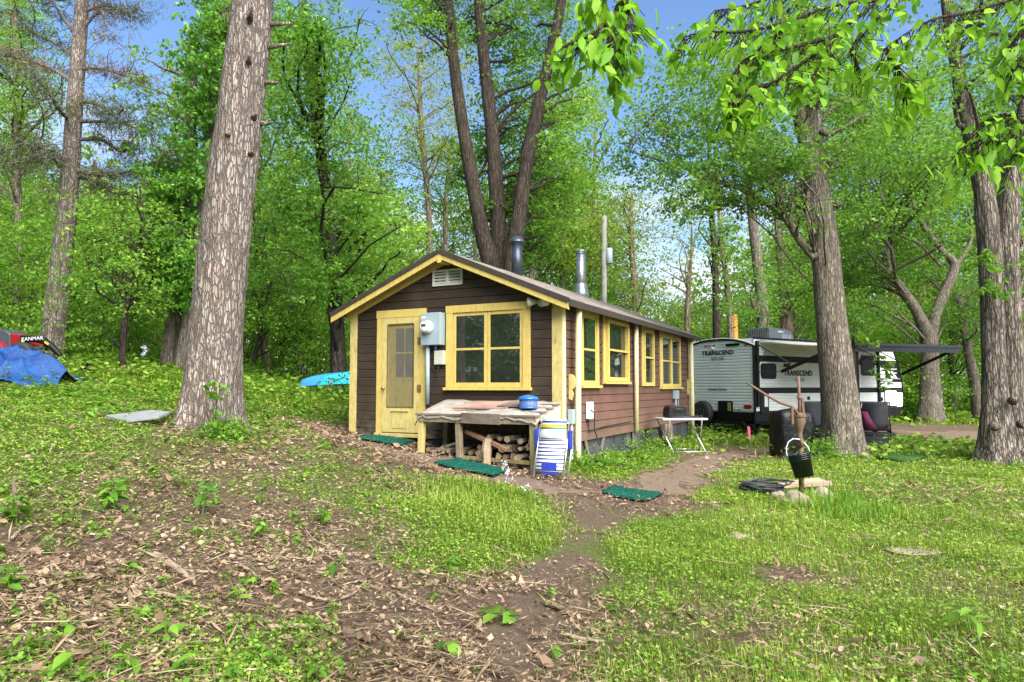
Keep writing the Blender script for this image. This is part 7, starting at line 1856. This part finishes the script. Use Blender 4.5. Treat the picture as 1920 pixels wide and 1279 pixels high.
stick([(643,1192),(670,1200),(697,1210)], .03, .014, 'dark bark strip in the centre foreground', 'stick_dark')
stick([(831,1241),(845,1250),(858,1259)], .022, .02, 'stubby dark piece of branch at the bottom centre', 'stick_dark')
stick([(1153,1122),(1172,1142),(1192,1166)], .007, .005, 'thin pale stalk slanting across the grass right of the trail')
stick([(1505,1152),(1550,1168),(1592,1186)], .014, .010, 'grey straight stick lying in the lawn at the lower right')
stick([(1600,1262),(1630,1270),(1655,1279)], .016, .014, 'grey brown stick at the bottom edge, lower right')
stick([(873,1236),(882,1235),(893,1238)], .016, .015, 'stub of brown branch left of the trail at the bottom')
stick([(20,1018),(40,1000),(62,990)], .012, .008, 'short pale branch near the left edge under the dark stub')
stick([(700,880),(722,893),(735,905)], .012, .006, 'thin dark stick on the leafy bank left of the first mat on the dirt', 'stick_dark')
stick([(560,1118),(600,1130),(640,1142)], .010, .007, 'thin brown stick lying across the dark bare soil')
stick([(420,1180),(450,1172),(480,1178)], .010, .007, 'dark thin stick beneath the bare soil, left foreground', 'stick_dark')
stick([(640,1130),(665,1118),(690,1090)], .010, .006, 'pale stick rising to the right at the edge of the wood chips')
stick([(745,1120),(775,1135),(815,1150)], .012, .007, 'brown stick beside the big leaved plant on its left')
stub = thing('broken_branch', 'dark broken branch stub rising from the weeds at the left edge', 'branch', gp(47, 968))
b = MB(); b.tube([(0, 0, -.03), (-.05, 0, .07), (-.10, .02, .17), (-.115, .02, .26)], [.03, .026, .02, .006], 8, True, .15, random.Random(2)); b.build('stub_wood', M['stick_dark'], stub, True)
# ---------------------------------------------------------------- plants one can point at
def plant(label, u, v, h, n, L_, seed, mat='weed', spread=.6, asp=.5, stems=1, name='plant'):
    r_ = np.random.default_rng(seed); p = gp(u, v); o = thing(name, label, 'plant', p)
    b = MB(); Pn = []; D = []; S = []
    for s in range(stems):
        top = Vector((r_.normal() * h * .2, r_.normal() * h * .2, h * r_.uniform(.8, 1.05)))
        b.tube([(0, 0, -.02), top * .5, top], [.006, .005, .003], 6)
        for i in range(n):
            t = .25 + .75 * i / max(1, n - 1); a = i * 2.4 + seed
            l = L_ * (1.1 - .45 * t) * r_.uniform(.8, 1.2); d = Vector((math.cos(a), math.sin(a), .3 * (1 - t) + .15))
            Pn.append(tuple(top * t + d * l * .55)); D.append(tuple(d)); S.append(l)
    b.build('stem', M[mat], o)
    V = leaf_verts(np.array(Pn), np.array(S), r_, .6, asp, .22, np.array(D), 8); np_mesh('leaves', V, 8, M[mat], o, LEAF8)
plant('tallest dark green seedling in the left foreground, alone on the wood chips', 378, 968, .32, 16, .12, 1, 'leaf_ivy')
plant('leafy green plant with stacked leaves left of the tallest seedling', 213, 962, .26, 14, .12, 2, 'weed', stems=2)
plant('plant with large smooth oval leaves lying flat on the worn trail', 935, 1166, .05, 6, .20, 3, 'weed', asp=.7)
plant('plant with upright pointed leaves at the bottom left edge of the view', 135, 1276, .12, 5, .16, 4, 'weed')
plant('seedling with three wide leaves at the bottom, left of the centre', 318, 1205, .09, 5, .14, 5, 'weed')
plant('single pointed plant at the bottom left, beside the green patch', 222, 1272, .13, 4, .14, 6, 'weed')
plant('maple seedling with broad leaves in the dirt at the bottom centre', 838, 1232, .07, 6, .11, 7, 'weed', asp=.8)
plant('young bright plant growing against the second leg of the wood bench', 873, 858, .26, 7, .12, 8, 'weed')
plant('green plant left of the broken branch stub', 30, 985, .2, 12, .12, 9, 'weed', stems=2)
plant('spreading leafy plant in the middle of the left bank', 495, 1010, .14, 9, .09, 10, 'weed', stems=2)
plant('coarse plant with long leaves in the lawn at the lower right', 1822, 1198, .2, 8, .17, 11, 'weed', asp=.3)
plant('green leafy plant at the left edge, lower down', 18, 1120, .17, 10, .10, 12, 'weed', stems=2)
plant('leafy plant in the chips right of the tallest seedling', 603, 985, .15, 9, .08, 13, 'weed', stems=2)
plant('feathery green plant growing on the pump platform', 1492, 915, .14, 12, .09, 14, 'leaf_bright', asp=.35, stems=3)
plant('green plant at the left end of the pump platform', 1462, 925, .12, 10, .08, 15, 'leaf_bright', asp=.4, stems=2)
def phlox(label, u, v, dz, px_top, seed, nf=3):
    r_ = np.random.default_rng(seed); p = gp(u, v); o = thing('phlox', label, 'flower', p)
    d = p.y; h = (v - px_top) * d / F
    b = MB(); b.tube([(0, 0, -.02), (.01, 0, h * .5), (0, 0, h)], [.004, .0035, .003], 5); b.build('stem', M['weed'], o)
    Pn = []
    for k in range(nf):
        c = np.array([r_.normal() * .03, r_.normal() * .02, h - k * .075]); q = r_.normal(size=(26, 3)) * .028; Pn.append(c + q)
    Pn = np.concatenate(Pn); np_mesh('petals', leaf_verts(Pn, .026 * max(1, d / 9), r_, .3, .8, .1), 4, M['petal'], o)
    a = np.linspace(.2, .7, 8); V = leaf_verts(np.stack([.03 * np.cos(a * 40), .03 * np.sin(a * 40), a * h], 1), .07, r_, .5, .3, .2); np_mesh('leaves', V, 4, M['weed'], o)
phlox('tall pale lilac flower spike in front of the mat on the dirt', 947, 945, 0, 872, 1)
phlox('single pale lilac flower head low in the bright green mound', 984, 935, 0, 915, 2, 1)
phlox('tall white flower spike at the wood edge left of the vine wrapped trunk', 266, 706, 0, 652, 3, 3)
phlox('low white flower head under the thin dark crooked trunk', 242, 702, 0, 690, 4, 1)
phlox('low white flower head at the foot of the vine wrapped trunk', 304, 706, 0, 694, 5, 1)
# ---------------------------------------------------------------- sky, sun, camera
SUN_EL, SUN_AZ = math.radians(44), math.radians(150)       # azimuth measured from +Y towards +X
world = bpy.data.worlds.new('World'); scene.world = world; world.use_nodes = True
nt = world.node_tree; nt.nodes.clear()
wo = nt.nodes.new('ShaderNodeOutputWorld'); bgd = nt.nodes.new('ShaderNodeBackground')
sky = nt.nodes.new('ShaderNodeTexSky'); sky.sky_type = 'NISHITA'; sky.sun_disc = False
sky.sun_elevation = SUN_EL; sky.sun_rotation = SUN_AZ; sky.air_density = 1.0; sky.dust_density = .4; sky.ozone_density = 5.5; sky.altitude = 300
tc = nt.nodes.new('ShaderNodeTexCoord'); mp = nt.nodes.new('ShaderNodeMapping'); mp.inputs['Scale'].default_value = (1, 1, 2.6)
nt.links.new(tc.outputs['Generated'], mp.inputs['Vector'])
cn = noise(nt, mp.outputs[0], 2.6, 8, 0.6)
sx = nt.nodes.new('ShaderNodeSeparateXYZ'); nt.links.new(tc.outputs['Generated'], sx.inputs[0])
el = nt.nodes.new('ShaderNodeMapRange'); nt.links.new(sx.outputs['Z'], el.inputs['Value'])
el.inputs['From Min'].default_value = .10; el.inputs['From Max'].default_value = .36; el.inputs['To Min'].default_value = .24; el.inputs['To Max'].default_value = -.06
ad = nt.nodes.new('ShaderNodeMath'); ad.operation = 'ADD'; nt.links.new(cn, ad.inputs[0]); nt.links.new(el.outputs[0], ad.inputs[1])
ck = ramp(nt, ad.outputs[0], [(.54, (0, 0, 0)), (.72, (1, 1, 1))])
col = mixc(nt, ck, sky.outputs[0], (4.2, 4.4, 4.7))
nt.links.new(col, bgd.inputs['Color']); bgd.inputs['Strength'].default_value = 0.10
nt.links.new(bgd.outputs[0], wo.inputs['Surface'])
sl_ = bpy.data.lights.new('Sun', 'SUN'); sl_.energy = 4.6; sl_.angle = math.radians(62); sl_.color = (1.0, .96, .88)
so = bpy.data.objects.new('Sun', sl_); COL.objects.link(so)
sd_dir = Vector((math.sin(SUN_AZ) * math.cos(SUN_EL), math.cos(SUN_AZ) * math.cos(SUN_EL), math.sin(SUN_EL)))
so.rotation_euler = sd_dir.to_track_quat('Z', 'Y').to_euler(); so.location = (0, 0, 30)
cam = bpy.data.cameras.new('Camera'); cam.sensor_width = 36; cam.lens = F / 1920 * 36; cam.clip_end = 400; cam.clip_start = .05
co = bpy.data.objects.new('Camera', cam); COL.objects.link(co); co.location = (0, 0, H); co.rotation_euler = (PI / 2 + TH, 0, 0)
scene.camera = co
vs = scene.view_settings; vs.view_transform = 'Standard'; vs.look = 'None'; vs.gamma = 1; vs.exposure = 1.42
cy = scene.cycles
cy.max_bounces = 7; cy.diffuse_bounces = 4; cy.glossy_bounces = 2; cy.transmission_bounces = 3; cy.transparent_max_bounces = 6
cy.caustics_reflective = False; cy.caustics_refractive = False; cy.sample_clamp_indirect = 6
scene.render.resolution_x = 1024; scene.render.resolution_y = 682
print('MESHES', len(bpy.data.objects), 'FACES', sum(len(m.polygons) for m in bpy.data.meshes), 'blades', cnt, 'cover', cnt2)
